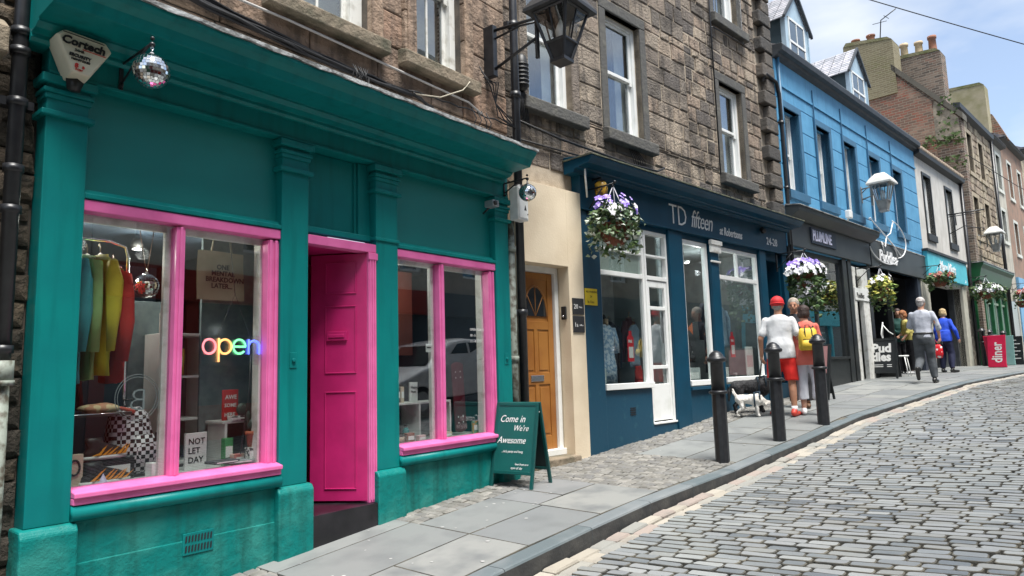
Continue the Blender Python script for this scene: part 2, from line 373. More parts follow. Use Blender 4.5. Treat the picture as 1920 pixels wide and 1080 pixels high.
while x0 < 52:
    pitch = rr.uniform(.085, .102); wob = rr.uniform(0, 6)
    t = .0
    # start where the row meets the pale kerb rows
    ks = kerby(x0) - .27; y = ks; xc = x0 - (ks - 3) * sa * 0
    off = rr.uniform(0, .2); d = -off * .3
    while d < (6.8 if x0 > 1 else 4.0):
        l = rr.uniform(.15, .26); a, b = d + .004, d + l - .006
        hw = pitch / 2 - .0085; lift = rr.uniform(-.0035, .0035); tl = rr.uniform(-.004, .004)
        q = []
        for dd, ww in ((a, -hw), (a, hw), (b, hw), (b, -hw)):
            jx = rr.uniform(-.005, .005); jy = rr.uniform(-.008, .008)
            px = x0 + dd * sa + ww * ca + jx + .012 * math.sin(dd * 1.7 + x0 * .6); py = ks - dd * ca + ww * sa * -1 + jy
            q.append((px, py))
        q0 = q[0]
        if 2 < x0 < 15:
            q2 = []
            for k_ in range(4):
                p_, a_, b_ = Vector(q[k_]), Vector(q[k_ - 1]), Vector(q[(k_ + 1) % 4]); c1, c2 = rr.uniform(.008, .02), rr.uniform(.008, .02)
                q2 += [tuple(p_ + (a_ - p_).normalized() * c1), tuple(p_ + (b_ - p_).normalized() * c2)]
            q = q2
        stone(setts, q, lambda x, y: roadz(x, y) + tl * (y - q[0][1]) * 4, b=.0055, dz=.005, lift=lift); d += l
    x0 += pitch
ro = structure('road_setts', setts, 'sett'); ro.data.materials.append(MATS['road_joint'])
cnt = 0
for p in ro.data.polygons:
    if p.normal.z < .965 and len(p.vertices) == 4 and abs(p.area) < .012 and (max(ro.data.vertices[v].co.z for v in p.vertices) - min(ro.data.vertices[v].co.z for v in p.vertices)) > .0042: p.material_index = 1
pale = MB()
for row in range(2):
    x = -6.0
    while x < 52:
        l = rr.uniform(.17, .3); y0 = kerby(x) - .012 - row * .13; y1 = kerby(x + l) - .012 - row * .13; w_ = .115
        j = lambda: rr.uniform(-.008, .008)
        stone(pale, [(x + .006, y0 + j() - .003), (x + l - .008, y1 + j() - .003), (x + l - .008, y1 - w_ + j()), (x + .006, y0 - w_ + j())], roadz, b=.014, dz=.014, lift=rr.uniform(-.012, .006)); x += l
structure('road_gutter', pale, 'sett_pale')
# kerb
kb = MB(); x = -12.0
while x < 60:
    l = rr.uniform(.75, 1.05); n = 3
    for k in range(n):
        pass
    xa, xb = x + .003, x + l - .003; W = .145
    def P(xx, dy, dz): return (xx, kerby(xx) + dy, pave(xx, kerby(xx)) + dz)
    pts = []
    for xx in (xa, xb): pts += [P(xx, 0, -.3), P(xx, 0, -.018), P(xx, .006, -.005), P(xx, .02, 0), P(xx, W, 0.0), P(xx, W, -.3)]
    kb.add(pts, [(i, i + 1, 7 + i, 6 + i) for i in range(5)] + [(0, 1, 2, 3, 4, 5), (6, 7, 8, 9, 10, 11)]); x += l
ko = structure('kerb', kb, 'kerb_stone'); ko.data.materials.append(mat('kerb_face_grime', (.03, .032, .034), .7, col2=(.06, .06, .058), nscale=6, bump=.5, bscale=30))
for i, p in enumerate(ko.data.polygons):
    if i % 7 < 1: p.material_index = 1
# pavement: bed, flags, small setts
pb = MB(); xs = [i * .5 - 12 for i in range(145)]
for x in xs:
    for k in range(4):
        y = kerby(x) + .1 + (facy(x) + .35 - kerby(x) - .1) * k / 3; pb.v.append((x, y, pave(x, y) - .012))
for i in range(len(xs) - 1):
    for j in range(3): a = i * 4 + j; pb.f.append((a, a + 4, a + 5, a + 1)); pb.sm.append(False)
structure('pavement', pb, 'road_joint')
flags = MB(); small = MB()
def smallzone(xa, xb, ya, yb):
    """ya,yb: functions of x for the near (road) and far (wall) edge"""
    x = xa; k = 0
    while x < xb:
        pw = rr.uniform(.075, .1); y = ya(x) + rr.uniform(0, .04)
        while y < yb(x) - .02:
            l = min(rr.uniform(.085, .135), yb(x) - y); j = lambda: rr.uniform(-.006, .006)
            if l > .03: stone(small, [(x + .004 + j(), y + .004 + j()), (x + pw - .005 + j(), y + .004 + j()), (x + pw - .005 + j(), y + l - .005 + j()), (x + .004 + j(), y + l - .005 + j())], pave, b=.012, dz=.01, lift=rr.uniform(-.006, .005))
            y += l
        x += pw
SZ = (5.85, 7.45)
def strip_w(x): return 0 if 2.75 < x < 4.0 else (.32 if x < 14 else 0)
smallzone(-6, 2.75, lambda x: facy(x) - .30, lambda x: facy(x) + .3)
smallzone(4.0, SZ[0], lambda x: facy(x) - .33, lambda x: facy(x) + .3)
smallzone(SZ[0], SZ[1], lambda x: kerby(x) + .15, lambda x: facy(x) + .35)
smallzone(SZ[1], 13.5, lambda x: facy(x) - .42, lambda x: facy(x) + .05)
so_ = structure('pavement_small_setts', small, 'sett_small'); so_.data.materials.append(MATS['road_joint'])
for i, p in enumerate(so_.data.polygons):
    if i % 9 and (i % 9) % 2: p.material_index = 1
def edge(x):
    if x < 2.75: return facy(x) - .30
    if x < 4.0: return facy(x) + .3
    if x < 7.45: return facy(x) - .33
    if x < 13.5: return facy(x) - .42
    return facy(x) + .3
segs = [(-6, 2.75), (2.75, 4.0), (4.0, SZ[0]), (SZ[1], 13.5), (13.5, 56)]
for a, b in segs:
    n = max(1, round((b - a) / .95)); e0 = edge((a + b) / 2)
    for i in range(n):
        xa, xb = a + (b - a) * i / n, a + (b - a) * (i + 1) / n
        nr = max(2, round((edge(xa + .01) - kerby(xa) - .15) / .62)); fr = [0] + sorted((k + rr.uniform(-.1, .1)) / nr for k in range(1, nr)) + [1]
        for c, d in zip(fr, fr[1:]):
            cuts = [xa, xb]
            if rr.random() < .4: cuts = [xa, xa + (xb - xa) * rr.choice((.4, .5, .6)), xb]
            for u, v in zip(cuts, cuts[1:]):
                Y = lambda x, t: (kerby(x) + .15) * (1 - t) + edge(min(max(x, a + .01), b - .01)) * t
                g_ = .0055; ti = rr.uniform(-.004, .004)
                stone(flags, [(u + g_, Y(u, c) + g_), (v - g_, Y(v, c) + g_), (v - g_, Y(v, d) - g_), (u + g_, Y(u, d) - g_)], pave, b=.003, dz=.006, lift=ti * .5)
fo = structure('pavement_flags', flags, 'flag'); fo.data.materials.append(MATS['road_joint'])
for i, p in enumerate(fo.data.polygons):
    if i % 9: p.material_index = 1
gm = MB()
for i in range(170):
    x = rr.uniform(2, 16); y = rr.uniform(kerby(x) + .2, edge(x) - .1); r = rr.uniform(.006, .018)
    if SZ[0] < x < SZ[1]: continue
    gm.add([(x + r * math.cos(t) * rr.uniform(.8, 1.2), y + r * math.sin(t) * rr.uniform(.8, 1.2), pave(x, y) + .004) for t in [k * math.pi / 4 for k in range(8)]], [tuple(range(8))])
structure('pavement_gum_marks', gm, 'gum')

# ================================================================ MATERIALS OF THE BUILDINGS
TEAL = mat('teal_paint', (.0035, .195, .185), .38, streak=(.002, .13, .125), col2=(.003, .165, .165), nscale=2.5, bump=.18, bscale=22, bdist=.004, rvar=.06, spec=.22)
TEALR = mat('teal_render', (.003, .175, .16), .5, streak=(.01, .10, .085), col2=(.03, .23, .2), nscale=3.5, lo=.45, hi=.7, bump=.6, bscale=14, bdist=.02, rvar=.1, spec=.22)
PINK = mat('pink_paint', (.76, .16, .40), .42, col2=(.66, .12, .33), nscale=5, bump=.15, bscale=30, bdist=.004)
PINKD = mat('pink_door_paint', (.52, .016, .15), .4, col2=(.42, .012, .12), nscale=4, bump=.12, bscale=30, bdist=.003)
WHITE = mat('white_paint', (.78, .79, .77), .45, col2=(.66, .67, .63), nscale=6, lo=.5, hi=.8, bump=.1, bscale=30, bdist=.003)
WHITEW = mat('weathered_white_paint', (.72, .72, .68), .6, col2=(.42, .4, .34), nscale=9, lo=.5, hi=.75, bump=.3, bscale=40, bdist=.004)
LEAD = mat('lead_flashing', (.42, .43, .43), .7, col2=(.13, .13, .125), nscale=9, lo=.42, hi=.62, bump=.8, bscale=25, bdist=.02)
BLACK = mat('black_metal', (.012, .013, .016), .38, col2=(.022, .023, .026), nscale=14, bump=.15, bscale=60, bdist=.002)
BLACKP = mat('black_plastic', (.02, .02, .02), .5)
STONEA = mat('brown_sandstone', (.3, .2, .14), .92, pal=[(.33, .235, .17), (.28, .195, .14), (.38, .28, .205), (.24, .17, .125), (.33, .215, .15), (.36, .255, .18), (.29, .215, .165)], col2=(.12, .085, .06), nscale=5, lo=.46, hi=.72, bump=1, bscale=14, bdist=.05, streak=(.055, .045, .036))
STONEB = mat('tan_sandstone', (.3, .24, .18), .92, pal=[(.39, .31, .235), (.32, .255, .20), (.25, .21, .17), (.44, .36, .275), (.18, .155, .13), (.34, .28, .22), (.23, .19, .155), (.38, .29, .22), (.15, .13, .115)], col2=(.075, .062, .05), nscale=2.6, ndetail=9, lo=.46, hi=.68, bump=1, bscale=26, bdist=.06, streak=(.05, .043, .038))
STONEQ = mat('sooty_sandstone', (.1, .09, .08), .92, pal=[(.12, .105, .09), (.09, .08, .07), (.16, .135, .11), (.07, .065, .06)], col2=(.22, .18, .14), nscale=4, lo=.55, hi=.8, bump=1, bscale=22, bdist=.03)
MORT = mat('pale_mortar', (.46, .39, .30), .95, col2=(.2, .16, .12), nscale=3, lo=.4, hi=.62, bump=.6, bscale=50)
MORTD = mat('dark_mortar', (.12, .1, .08), .95, col2=(.05, .045, .04), nscale=5, bump=.6, bscale=50)
RUBBLE = mat('rubble_stone', (.13, .10, .07), .95, pal=[(.16, .12, .085), (.12, .095, .07), (.19, .145, .10), (.09, .075, .06)], col2=(.05, .045, .035), nscale=8, lo=.42, hi=.68, bump=1, bscale=20, bdist=.06)
SILLS = mat('sill_stone', (.26, .21, .15), .9, col2=(.09, .085, .055), nscale=5, lo=.4, hi=.7, bump=.9, bscale=18, bdist=.03)
SILLD = mat('dark_sill_stone', (.09, .088, .082), .85, col2=(.15, .145, .12), nscale=6, lo=.5, hi=.8, bump=.8, bscale=25, bdist=.02)
CREAM = mat('cream_render', (.72, .61, .45), .85, col2=(.64, .53, .38), nscale=2.2, bump=.35, bscale=40, bdist=.008)
GLASS = glassmat('shop_glass', boost=1.5, base=.05)
GLASSU = glassmat('sash_glass', boost=1.5, base=.07, tint=(.85, .88, .88))
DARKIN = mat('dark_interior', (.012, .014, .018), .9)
NAVYIN = mat('navy_interior_wall', (.008, .02, .035), .8)
GREYIN = mat('grey_display_board', (.13, .17, .175), .8, col2=(.10, .13, .14), nscale=20)
SHELFW = mat('white_shelf_board', (.62, .64, .62), .5)
CHROME = mat('chrome', (.75, .76, .78), .18, metal=1)
WOODF = mat('dark_floor_boards', (.06, .045, .035), .6)
CURT = mat('pale_curtain', (.55, .56, .54), .9, col2=(.35, .36, .36), nscale=3)
BLACKG = mat('black_step_paint', (.008, .008, .01), .3, col2=(.02, .018, .022), nscale=5, bump=.25, bscale=70, bdist=.003)
SLATE = mat('slate', (.14, .14, .16), .6, pal=[(.15, .15, .17), (.19, .18, .2), (.12, .12, .14), (.23, .21, .22)], col2=(.22, .2, .2), nscale=4, bump=.4, bscale=30)

def sash(T, s0, s1, z0, z1, y=.14, rail=None, wt=.05, blind=None, backing=.55, curtain=True, m=None, bars=False, name='window', frame=.09):
    """sliding sash window as a part: white box frame, two sashes, glass, curtain and the dark room behind"""
    m = m or WHITE; rail = rail if rail is not None else (z0 + z1) / 2
    b = MB(); f = frame
    b.box(s0, s0 + f, y, y + .11, z0, z1); b.box(s1 - f, s1, y, y + .11, z0, z1); b.box(s0 + f, s1 - f, y, y + .11, z1 - .06, z1); b.box(s0 + f, s1 - f, y - .015, y + .11, z0, z0 + .045)
    a, c = s0 + f, s1 - f
    # upper sash (front), lower sash (behind)
    for (p, q, yy) in ((rail - .02, z1 - .06, y + .03), (z0 + .045, rail + .02, y + .065)):
        b.box(a, a + wt, yy, yy + .03, p, q); b.box(c - wt, c, yy, yy + .03, p, q); b.box(a + wt, c - wt, yy, yy + .03, q - .045, q); b.box(a + wt, c - wt, yy, yy + .03, p, p + .05)
        if bars: b.box((a + c) / 2 - .012, (a + c) / 2 + .012, yy + .003, yy + .027, p + .05, q - .045)
    for xx in (a + .004, c - wt - .0): b.box(xx, xx + wt - .004, y + .028, y + .058, rail - .07, rail - .021)   # horns
    w = T.part(name, b, m, bev=.004)
    g = MB(); g.box(a + wt - .005, c - wt + .005, y + .043, y + .047, rail + .02, z1 - .1); g.box(a + wt - .005, c - wt + .005, y + .078, y + .082, z0 + .09, rail - .02)
    T.part('pane', g, GLASSU, w)
    if blind:
        bl = MB(); z = z1 - .09
        while z > (blind if isinstance(blind, float) else z0 + .06):
            bl.add([(a + .03, y + .13, z), (c - .03, y + .13, z), (c - .03, y + .165, z - .03), (a + .03, y + .165, z - .03)], [(0, 1, 2, 3)]); z -= .045
        T.part('blind', bl, CURT, w)
    elif curtain:
        cu = MB(); W_ = (c - a) * .30
        for p, q in ((a + .02, a + .02 + W_), (c - .02 - W_, c - .02)):
            n = 14; vs = []
            for i in range(n + 1):
                t = p + (q - p) * i / n; yy = y + .17 + .02 * math.sin(i * 2.1); vs += [(t, yy, z0 + .03), (t, yy, z1 - .05)]
            cu.add(vs, [(2 * i, 2 * i + 2, 2 * i + 3, 2 * i + 1) for i in range(n)], smooth=True)
        T.part('curtain', cu, CURT, w)
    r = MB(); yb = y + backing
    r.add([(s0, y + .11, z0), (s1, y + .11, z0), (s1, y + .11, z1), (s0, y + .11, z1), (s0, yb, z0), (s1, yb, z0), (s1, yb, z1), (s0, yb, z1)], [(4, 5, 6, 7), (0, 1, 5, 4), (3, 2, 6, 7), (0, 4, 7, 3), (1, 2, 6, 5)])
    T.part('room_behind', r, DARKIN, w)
    return w
def room(T, s0, s1, y0, y1, z0, z1, m, fm=None, name='shop_interior'):
    r = MB(); r.add([(s0, y0, z0), (s1, y0, z0), (s1, y0, z1), (s0, y0, z1), (s0, y1, z0), (s1, y1, z0), (s1, y1, z1), (s0, y1, z1)], [(4, 5, 6, 7), (3, 2, 6, 7), (0, 4, 7, 3), (1, 2, 6, 5)])
    p = T.part(name, r, m)
    f = MB(); f.box(s0, s1, y0, y1, z0 - .04, z0 - .002); T.part('floor', f, fm or WOODF, p)
    return p
def surround(mb, s0, s1, z0, z1, w=.13, d=.03, y=0, sill=None):
    mb.box(s0 - w, s0, y - d, y + .1, z0, z1); mb.box(s1, s1 + w, y - d, y + .1, z0, z1); mb.box(s0 - w, s1 + w, y - d - .001, y + .1, z1, z1 + w * 1.15)

# ================================================================ NEIGHBOUR AT THE FAR LEFT
T = Thing('stone_house', 'dark rubble stone house at the left edge beside the teal shop', 'house', FA, (-3, 0, -1.6))
mb = MB(); ashlar(mb, -6, 1.33, -2.2, 3.2, [], ch=.15, ln=(.14, .34), y=.16, proud=.01, jit=.035, bev=.03, joint=.02, seed=5, rough=.012)
ashlar(mb, -6, 2.0, 3.2, 8.5, [], ch=.3, ln=(.3, .7), y=.16, proud=.01, jit=.02, seed=6)
T.part('wall', mb, RUBBLE)
mb = MB(); mb.box(-6, 1.33, .165, .5, -2.2, 8.5); T.part('wall_core', mb, MORTD)
mb = MB(); mb.prism([(-.13, 1.86), (.16, 1.86), (.16, 2.1), (-.02, 2.1), (-.13, 2.02)], -.4, 1.10, 'yz'); T.part('string_course', mb, SILLS, bev=.015)
dp = MB(); dp.tube([(1.19, .02, 4.5), (1.19, .02, .12)], .042, 14)
for z in (2.05, 1.93, 1.62, 1.22, .98, .18): dp.tube([(1.19, .02, z), (1.19, .02, z + .045)], .053, 14)
dp.tube([(.6, .06, 2.72), (1.0, .03, 2.42), (1.17, .02, 2.3)], .035, 10); dp.cbox((1.19, .06, 1.64), .17, .07, .05)
d = T.part('drainpipe', dp, BLACK)
dp = MB(); dp.tube([(1.19, .02, .12), (1.19, .02, -1.7)], .044, 14); dp.tube([(1.19, .02, .02), (1.19, .02, .14)], .06, 14); dp.tube([(1.19, .02, .0), (1.19, .02, .03)], .066, 14)
T.part('lower_pipe', dp, mat('bare_grey_pipe', (.25, .28, .24), .6, col2=(.08, .07, .05), nscale=14, lo=.45, hi=.6, bump=.5, bscale=60, bdist=.004), d)
cb = MB(); cb.tube([(.95, .13, 2.2), (1.0, .10, 1.75), (1.1, .09, 1.55), (1.12, .1, 1.3), (1.08, .1, 1.2)], .008, 6); T.part('cable', cb, mat('grey_cable', (.35, .34, .3), .6))

# ================================================================ THE TEAL SHOP AND THE STONE HOUSE ABOVE IT
T = Thing('shop_building', 'brown stone house with the teal and pink shopfront at the near left', 'shop building', FA, (3.5, 0, -1.3))
TS = T
SA0, SA1 = 1.33, 5.86
opA = [(2.98, 3.86, 3.10, 4.95), (4.42, 5.12, 3.10, 4.95)]
mb = MB(); ashlar(mb, SA0, SA1, 2.25, 8.2, [(2.83, 4.02, 3.10, 5.15), (4.28, 5.26, 3.10, 5.15)], ch=.34, ln=(.35, .8), y=.12, proud=.004, jit=.016, bev=.012, joint=.012, seed=11)
T.part('wall', mb, STONEA)
mb = MB(); slab(mb, SA0, SA1, 1.9, 8.2, opA, .125, .5); T.part('wall_core', mb, MORTD)
for i, o in enumerate(opA):
    mb = MB(); a, b, c, d = o
    for q in (0, 1):
        x0, x1 = ((a - .145, a) if q == 0 else (b, b + .155)); z = c
        while z < d - .01: z2 = min(z + .42, d); mb.box(x0 + .004, x1 - .004, .065, .3, z + .003, z2 - .003); z = z2
        mb.box(x0 + .03 if q == 0 else x0 - .0, x1 if q == 0 else x1 - .03, .045, .07, c, d)
    mb.box(a - .15, b + .16, .06, .3, d + .004, d + .2)
    T.part('window_surround', mb, STONEA, bev=.012)
    w = sash(T, a, b, c, d, y=.20, blind=True, m=WHITEW, frame=.08 if i else .13, rail=4.0, bars=True)
    mb = MB(); mb.prism([(-.02, 2.94), (.2, 2.94), (.2, 3.10), (.06, 3.10), (-.02, 3.07)], a - .2, b + .17, 'yz'); T.part('sill', mb, SILLS, w, bev=.012)
# timber shopfront
FS, HD, SL = 1.86, 1.13, -.62
piers = [(1.33, 1.56), (2.92, 3.16), (3.85, 4.10), (5.47, 5.69)]
for i, (a, b) in enumerate(piers):
    p = MB(); p.box(a, b, 0, .16, -.8, FS)
    for z, h_, o in ((1.80, .055, .035), (1.745, .03, .022), (1.60, .035, .03)):
        p.box(a - o, b + o, -o, .15, z, z + h_)
    p.box(a - .012, b + .012, -.012, .15, 1.71, 1.745)
    if i == 2: p.box(a - .015, b + .015, -.015, .14, 1.17, 1.2)
    T.part('pilaster', p, TEAL, bev=.006)
    q = MB(); zb = -1.9
    q.prism([(-.055, zb), (.15, zb), (.15, -.8), (0, -.8), (-.03, -.805), (-.055, -.84)], a - .03, b + .03, 'yz'); T.part('plinth', q, TEALR, bev=.012)
# fascia, cornice and its lead capping
mb = MB(); mb.box(1.33, 5.69, -.005, .16, FS, 2.12); mb.box(1.33, 5.69, -.02, .0, FS + .0, FS + .022)
T.part('fascia', mb, TEAL, bev=.005)
mb = MB(); prof = [(.12, 2.02), (-.03, 2.02), (-.05, 2.04), (-.05, 2.065), (-.12, 2.075), (-.16, 2.10), (-.16, 2.115), (-.40, 2.125), (-.41, 2.15), (-.43, 2.19), (-.47, 2.225), (-.49, 2.25), (-.49, 2.285), (.12, 2.36)]
mb.prism(prof, 1.22, 5.60, 'yz'); T.part('cornice', mb, TEAL, bev=.004)
mb = MB(); n = 60
for i in range(n):
    x0, x1 = 1.2 + 4.42 * i / n, 1.2 + 4.42 * (i + 1) / n; dz0, dz1 = .008 * math.sin(i * 1.3) + R_.uniform(-.004, .004), .008 * math.sin((i + 1) * 1.3)
    mb.add([(x0, -.505, 2.272 + dz0), (x1, -.505, 2.272 + dz1), (x1, -.505, 2.30), (x0, -.505, 2.30), (x0, .1, 2.42), (x1, .1, 2.42), (x0, -.48, 2.27), (x1, -.48, 2.27)], [(0, 1, 2, 3), (3, 2, 5, 4), (6, 7, 1, 0)])
T.part('lead_capping', mb, LEAD)
# sign panels between the piers
mb = MB()
PM = (mat('teal_panel_paint', (.0035, .20, .19), .42, col2=(.006, .225, .21), nscale=1.4, lo=.5, hi=.72, bump=.12, bscale=9, bdist=.01))
for a, b in ((1.56, 2.92), (4.10, 5.47)): T.part('sign_panel', MB().box(a, b, .085, .15, HD + .06, FS), PM)
mb = MB(); mb.box(3.16, 3.85, .12, .17, HD + .05, FS); mb.box(3.16, 3.85, .06, .12, HD + .03, HD + .085); mb.box(3.72, 3.85, .08, .12, HD + .08, FS); mb.box(3.69, 3.72, .1, .12, HD + .08, FS)
T.part('transom_panel', mb, TEAL, bev=.008)
def shopwindow(T, a, b, m0, m1):
    f = MB(); y = .03
    f.box(a, b, y - .02, y + .09, HD - .072, HD)                      # head
    f.box(b - .092, b, y, y + .09, SL, HD - .085); f.box(b - .085, b - .06, y - .012, y, SL, HD - .085); f.box(b - .04, b - .015, y - .012, y, SL, HD - .085)
    f.box(a, a + .02, y + .05, y + .09, SL, HD - .085)
    f.box(m0, m1, y, y + .09, SL, HD - .085); f.box(m0 + .02, m1 - .02, y - .012, y, SL, HD - .085)
    f.prism([(-.055, SL - .045), (.14, SL - .045), (.14, SL + .005), (.03, SL + .002), (-.055, SL - .015)], a, b, 'yz')
    f.prism([(-.035, SL - .085), (.1, SL - .085), (.1, SL - .045), (-.035, SL - .045)], a, b, 'yz')
    w = T.part('display_window', f, PINK, bev=.006)
    g = MB(); g.box(a + .01, m0, .085, .091, SL, HD - .08); g.box(m1, b - .1, .085, .091, SL, HD - .08); T.part('pane', g, GLASS, w)
    i = MB(); i.box(b - .105, b - .075, .121, .21, SL, HD - .1); i.box(m0 - .035, m1 - .02, .121, .16, SL, HD - .1); i.box(a, b, .121, .15, HD - .12, HD - .05)
    T.part('inner_lining', i, WHITEW, w, bev=.004)
    h_ = MB(); h_.prism([(.0, HD + .005), (.12, HD + .005), (.12, HD + .07), (.05, HD + .07), (.03, HD + .045), (.0, HD + .035)], a, b, 'yz'); T.part('head_moulding', h_, TEAL, w, bev=.004)
    r = MB(); r.tube([(a, -.01, -.752), (b, -.01, -.752)], .043, 16); r.box(a, b, 0, .15, -.80, SL - .085); T.part('roll_moulding', r, TEAL, w)
    return w
shopwindow(T, 1.56, 2.92, 2.14, 2.20); shopwindow(T, 4.10, 5.47, 4.65, 4.72)
T.part('stall_riser', MB().box(1.5, 2.95, .01, .4, -1.9, -.80).box(1.5, 2.95, .002, .1, -1.9, -1.04), TEALR, bev=.006); T.part('stall_riser', MB().box(4.05, 5.5, .01, .4, -1.9, -.80), TEALR, bev=.006)
v = MB()
for i in range(9):
    for j in range(2):
        c = 2.235 + i * .021; z = -1.055 - j * .062
        v.add([(c, -.0065, z), (c + .012, -.0065, z + .004), (c + .015, -.0065, z + .045), (c + .003, -.0065, z + .04)], [(0, 1, 2, 3)])
T.part('air_vent', v, DARKIN)
fb = MB(); fb.box(2.222, 2.43, -.004, .003, -1.135, -.995); T.part('vent_frame', fb, TEAL, bev=.003)
# doorway
mb = MB(); mb.box(3.16, 3.85, .0, .1, HD - .075, HD); mb.box(3.765, 3.85, .0, .12, -1.05, HD - .075)
for k in range(3): mb.box(3.775 + k * .026, 3.789 + k * .026, -.01, 0, -1.03, HD - .1)
mb.box(3.16, 3.18, .05, .12, -1.05, HD - .075); mb.box(3.757, 3.858, -.014, 0, HD - .14, HD - .08); T.part('door_frame', mb, PINK, bev=.005)
mb = MB(); mb.box(3.14, 3.92, -.04, .9, -1.9, -1.05); T.part('door_step', mb, BLACKG, bev=.008)
def leaf(T):
    d = MB(); W, t = .50, .045; z0, z1 = -1.035, HD - .08
    M = Matrix.Translation((3.80, .05, 0)) @ Matrix.Rotation(rad(180 - 58), 4, 'Z')
    d.box(0, W, 0, t, z0, z1, M)
    for a, b in ((-.94, -.13), (.02, .60), (.70, .98)):
        for (p, q, r_, s_) in ((.09, W - .13, a, a + .012), (.09, W - .13, b - .012, b), (.09, .102, a + .012, b - .012), (W - .142, W - .13, a + .012, b - .012)):
            d.box(p, q, t, t + .008, r_, s_, M)
    o = T.part('shop_door', d, PINKD, bev=.004)
    l = MB(); l.box(.17, .35, t, t + .02, .30, .38, M); l.box(.19, .33, t + .02, t + .028, .325, .355, M); T.part('letterbox', l, PINKD, o, bev=.004)
    return o
leaf(T)
mb = MB(); mb.box(3.155, 3.175, .13, .9, -1.05, HD); T.part('doorway_lining', mb, mat('beige_wall', (.36, .27, .2), .85))
mb = MB(); mb.box(3.14, 3.92, .12, 1.3, HD - .07, HD + .0); T.part('doorway_ceiling', mb, PINKD)
mb = MB(); mb.box(3.86, 3.9, .12, 1.3, -1.05, HD); T.part('doorway_side', mb, PINKD)
room(T, 1.40, 3.13, .16, 2.6, -.66, 1.16, NAVYIN); room(T, 3.93, 5.62, .16, 2.6, -.66, 1.16, NAVYIN)
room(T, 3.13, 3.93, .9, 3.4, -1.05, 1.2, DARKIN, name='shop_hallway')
T.part('side_post', MB().box(1.34, 1.4, .12, .4, -.7, 1.2), TEAL); T.part('side_post', MB().box(5.62, 5.72, .12, .4, -.9, 2.1), TEAL)
# small fixtures on the piers
for (a, z) in ((3.03, .07), (5.6, .07)):
    k = MB(); k.box(a - .03, a + .03, -.006, 0, z, z + .12); k.tube([(a, -.004, z + .06), (a, -.02, z + .06)], .016, 10); T.part('pipe_cover_plate', k, TEAL, bev=.003)
# roof over the house (seen only from a step away)
mb = MB(); mb.prism([(-.1, 8.2), (4, 11.5), (8, 8.2)], -6, 5.86, 'yz'); T.part('roof', mb, SLATE)
mb = MB(); mb.box(-5.9, 5.8, .5, 7.9, -1.5, -1.4); mb.box(-5.9, 5.8, 7.6, 7.9, -1.5, 8.2); T.part('rear_wall', mb, MORTD)

# ---- things on and around the teal shop
T = Thing('alarm_box', 'cream wedge shaped burglar alarm box above the left teal pilaster', 'alarm box', FA, (1.43, -.1, 1.95))
M = Matrix.Translation((1.46, -.02, 1.95)) @ Matrix.Rotation(rad(-3), 4, 'Z') @ Matrix.Rotation(rad(4), 4, 'Y')
out_ = [(-.155, .09), (-.115, .135), (.115, .135), (.155, .09), (.05, -.125), (-.05, -.125)]
b = MB(); n = 6; vs = [(x * 1.0, 0, z) for x, z in out_] + [(x * .97, -.15, z * .97) for x, z in out_] + [(x * .9, -.175, z * .92) for x, z in out_]
b.add(vs, [tuple(range(12, 18))] + [(i, (i + 1) % 6, 6 + (i + 1) % 6, 6 + i) for i in range(6)] + [(6 + i, 6 + (i + 1) % 6, 12 + (i + 1) % 6, 12 + i) for i in range(6)], M)
bd = T.part('case', b, mat('cream_plastic', (.66, .62, .47), .45, col2=(.6, .56, .42), nscale=5), bev=.006)
b = MB(); b.loft([(0, -.05, -.185, .035, .03), (0, -.06, -.12, .05, .045)], 4, M @ Matrix.Rotation(0, 4, 'Z')); T.part('strobe_base', b, BLACKP)
Mt = lambda x, z: M @ wallM(x, -.1765, z)
b = MB(); b.text('Cortech', .068, Mt(-.123, .045), off=.0025, shear=.12); b.box(-.12, .10, -.178, -.1755, .108, .113, M); b.text('24HR', .022, Mt(-.05, .012)); b.text('SECURITY', .026, Mt(-.075, -.022), off=.001); b.text('MONITORED', .017, Mt(-.062, -.043), off=.0005)
T.part('lettering', b, mat('black_ink', (.01, .01, .01), .6), bd)
b = MB(); b.box(-.01, .115, -.178, -.1755, .033, .0375, M); b.text('8', .04, Mt(-.04, -.087), off=.001); b.text('a', .03, Mt(0, -.082), off=.001); b.text('01289', .016, Mt(-.035, -.103)); T.part('red_lettering', b, mat('red_ink', (.6, .03, .02), .6), bd)

def mirrorball(mb, c, r, n=26, seed=1):
    rr_ = random.Random(seed); rings = n // 2
    for i in range(rings):
        a0, a1 = -math.pi / 2 + math.pi * i / rings, -math.pi / 2 + math.pi * (i + 1) / rings; m = max(6, int(n * math.cos((a0 + a1) / 2)))
        for k in range(m):
            t0, t1 = 2 * math.pi * k / m, 2 * math.pi * (k + 1) / m; g_ = .06; da = (a1 - a0) * g_; dt = (t1 - t0) * g_
            q = [Vector((math.cos(a) * math.cos(t), math.cos(a) * math.sin(t), math.sin(a))) * r for a, t in ((a0 + da, t0 + dt), (a0 + da, t1 - dt), (a1 - da, t1 - dt), (a1 - da, t0 + dt))]
            cc = (q[0] + q[1] + q[2] + q[3]) / 4; ax = Vector((rr_.uniform(-1, 1), rr_.uniform(-1, 1), rr_.uniform(-1, 1))).normalized(); Rm = Matrix.Rotation(rr_.gauss(0, .045), 3, ax)
            mb.add([cc + Rm @ (v - cc) + Vector(c) for v in q], [(0, 1, 2, 3)])
MIRROR = mat('mirror_tile', (.88, .9, .9), .04, metal=1)
GROUT = mat('mirror_ball_core', (.3, .31, .32), .6)
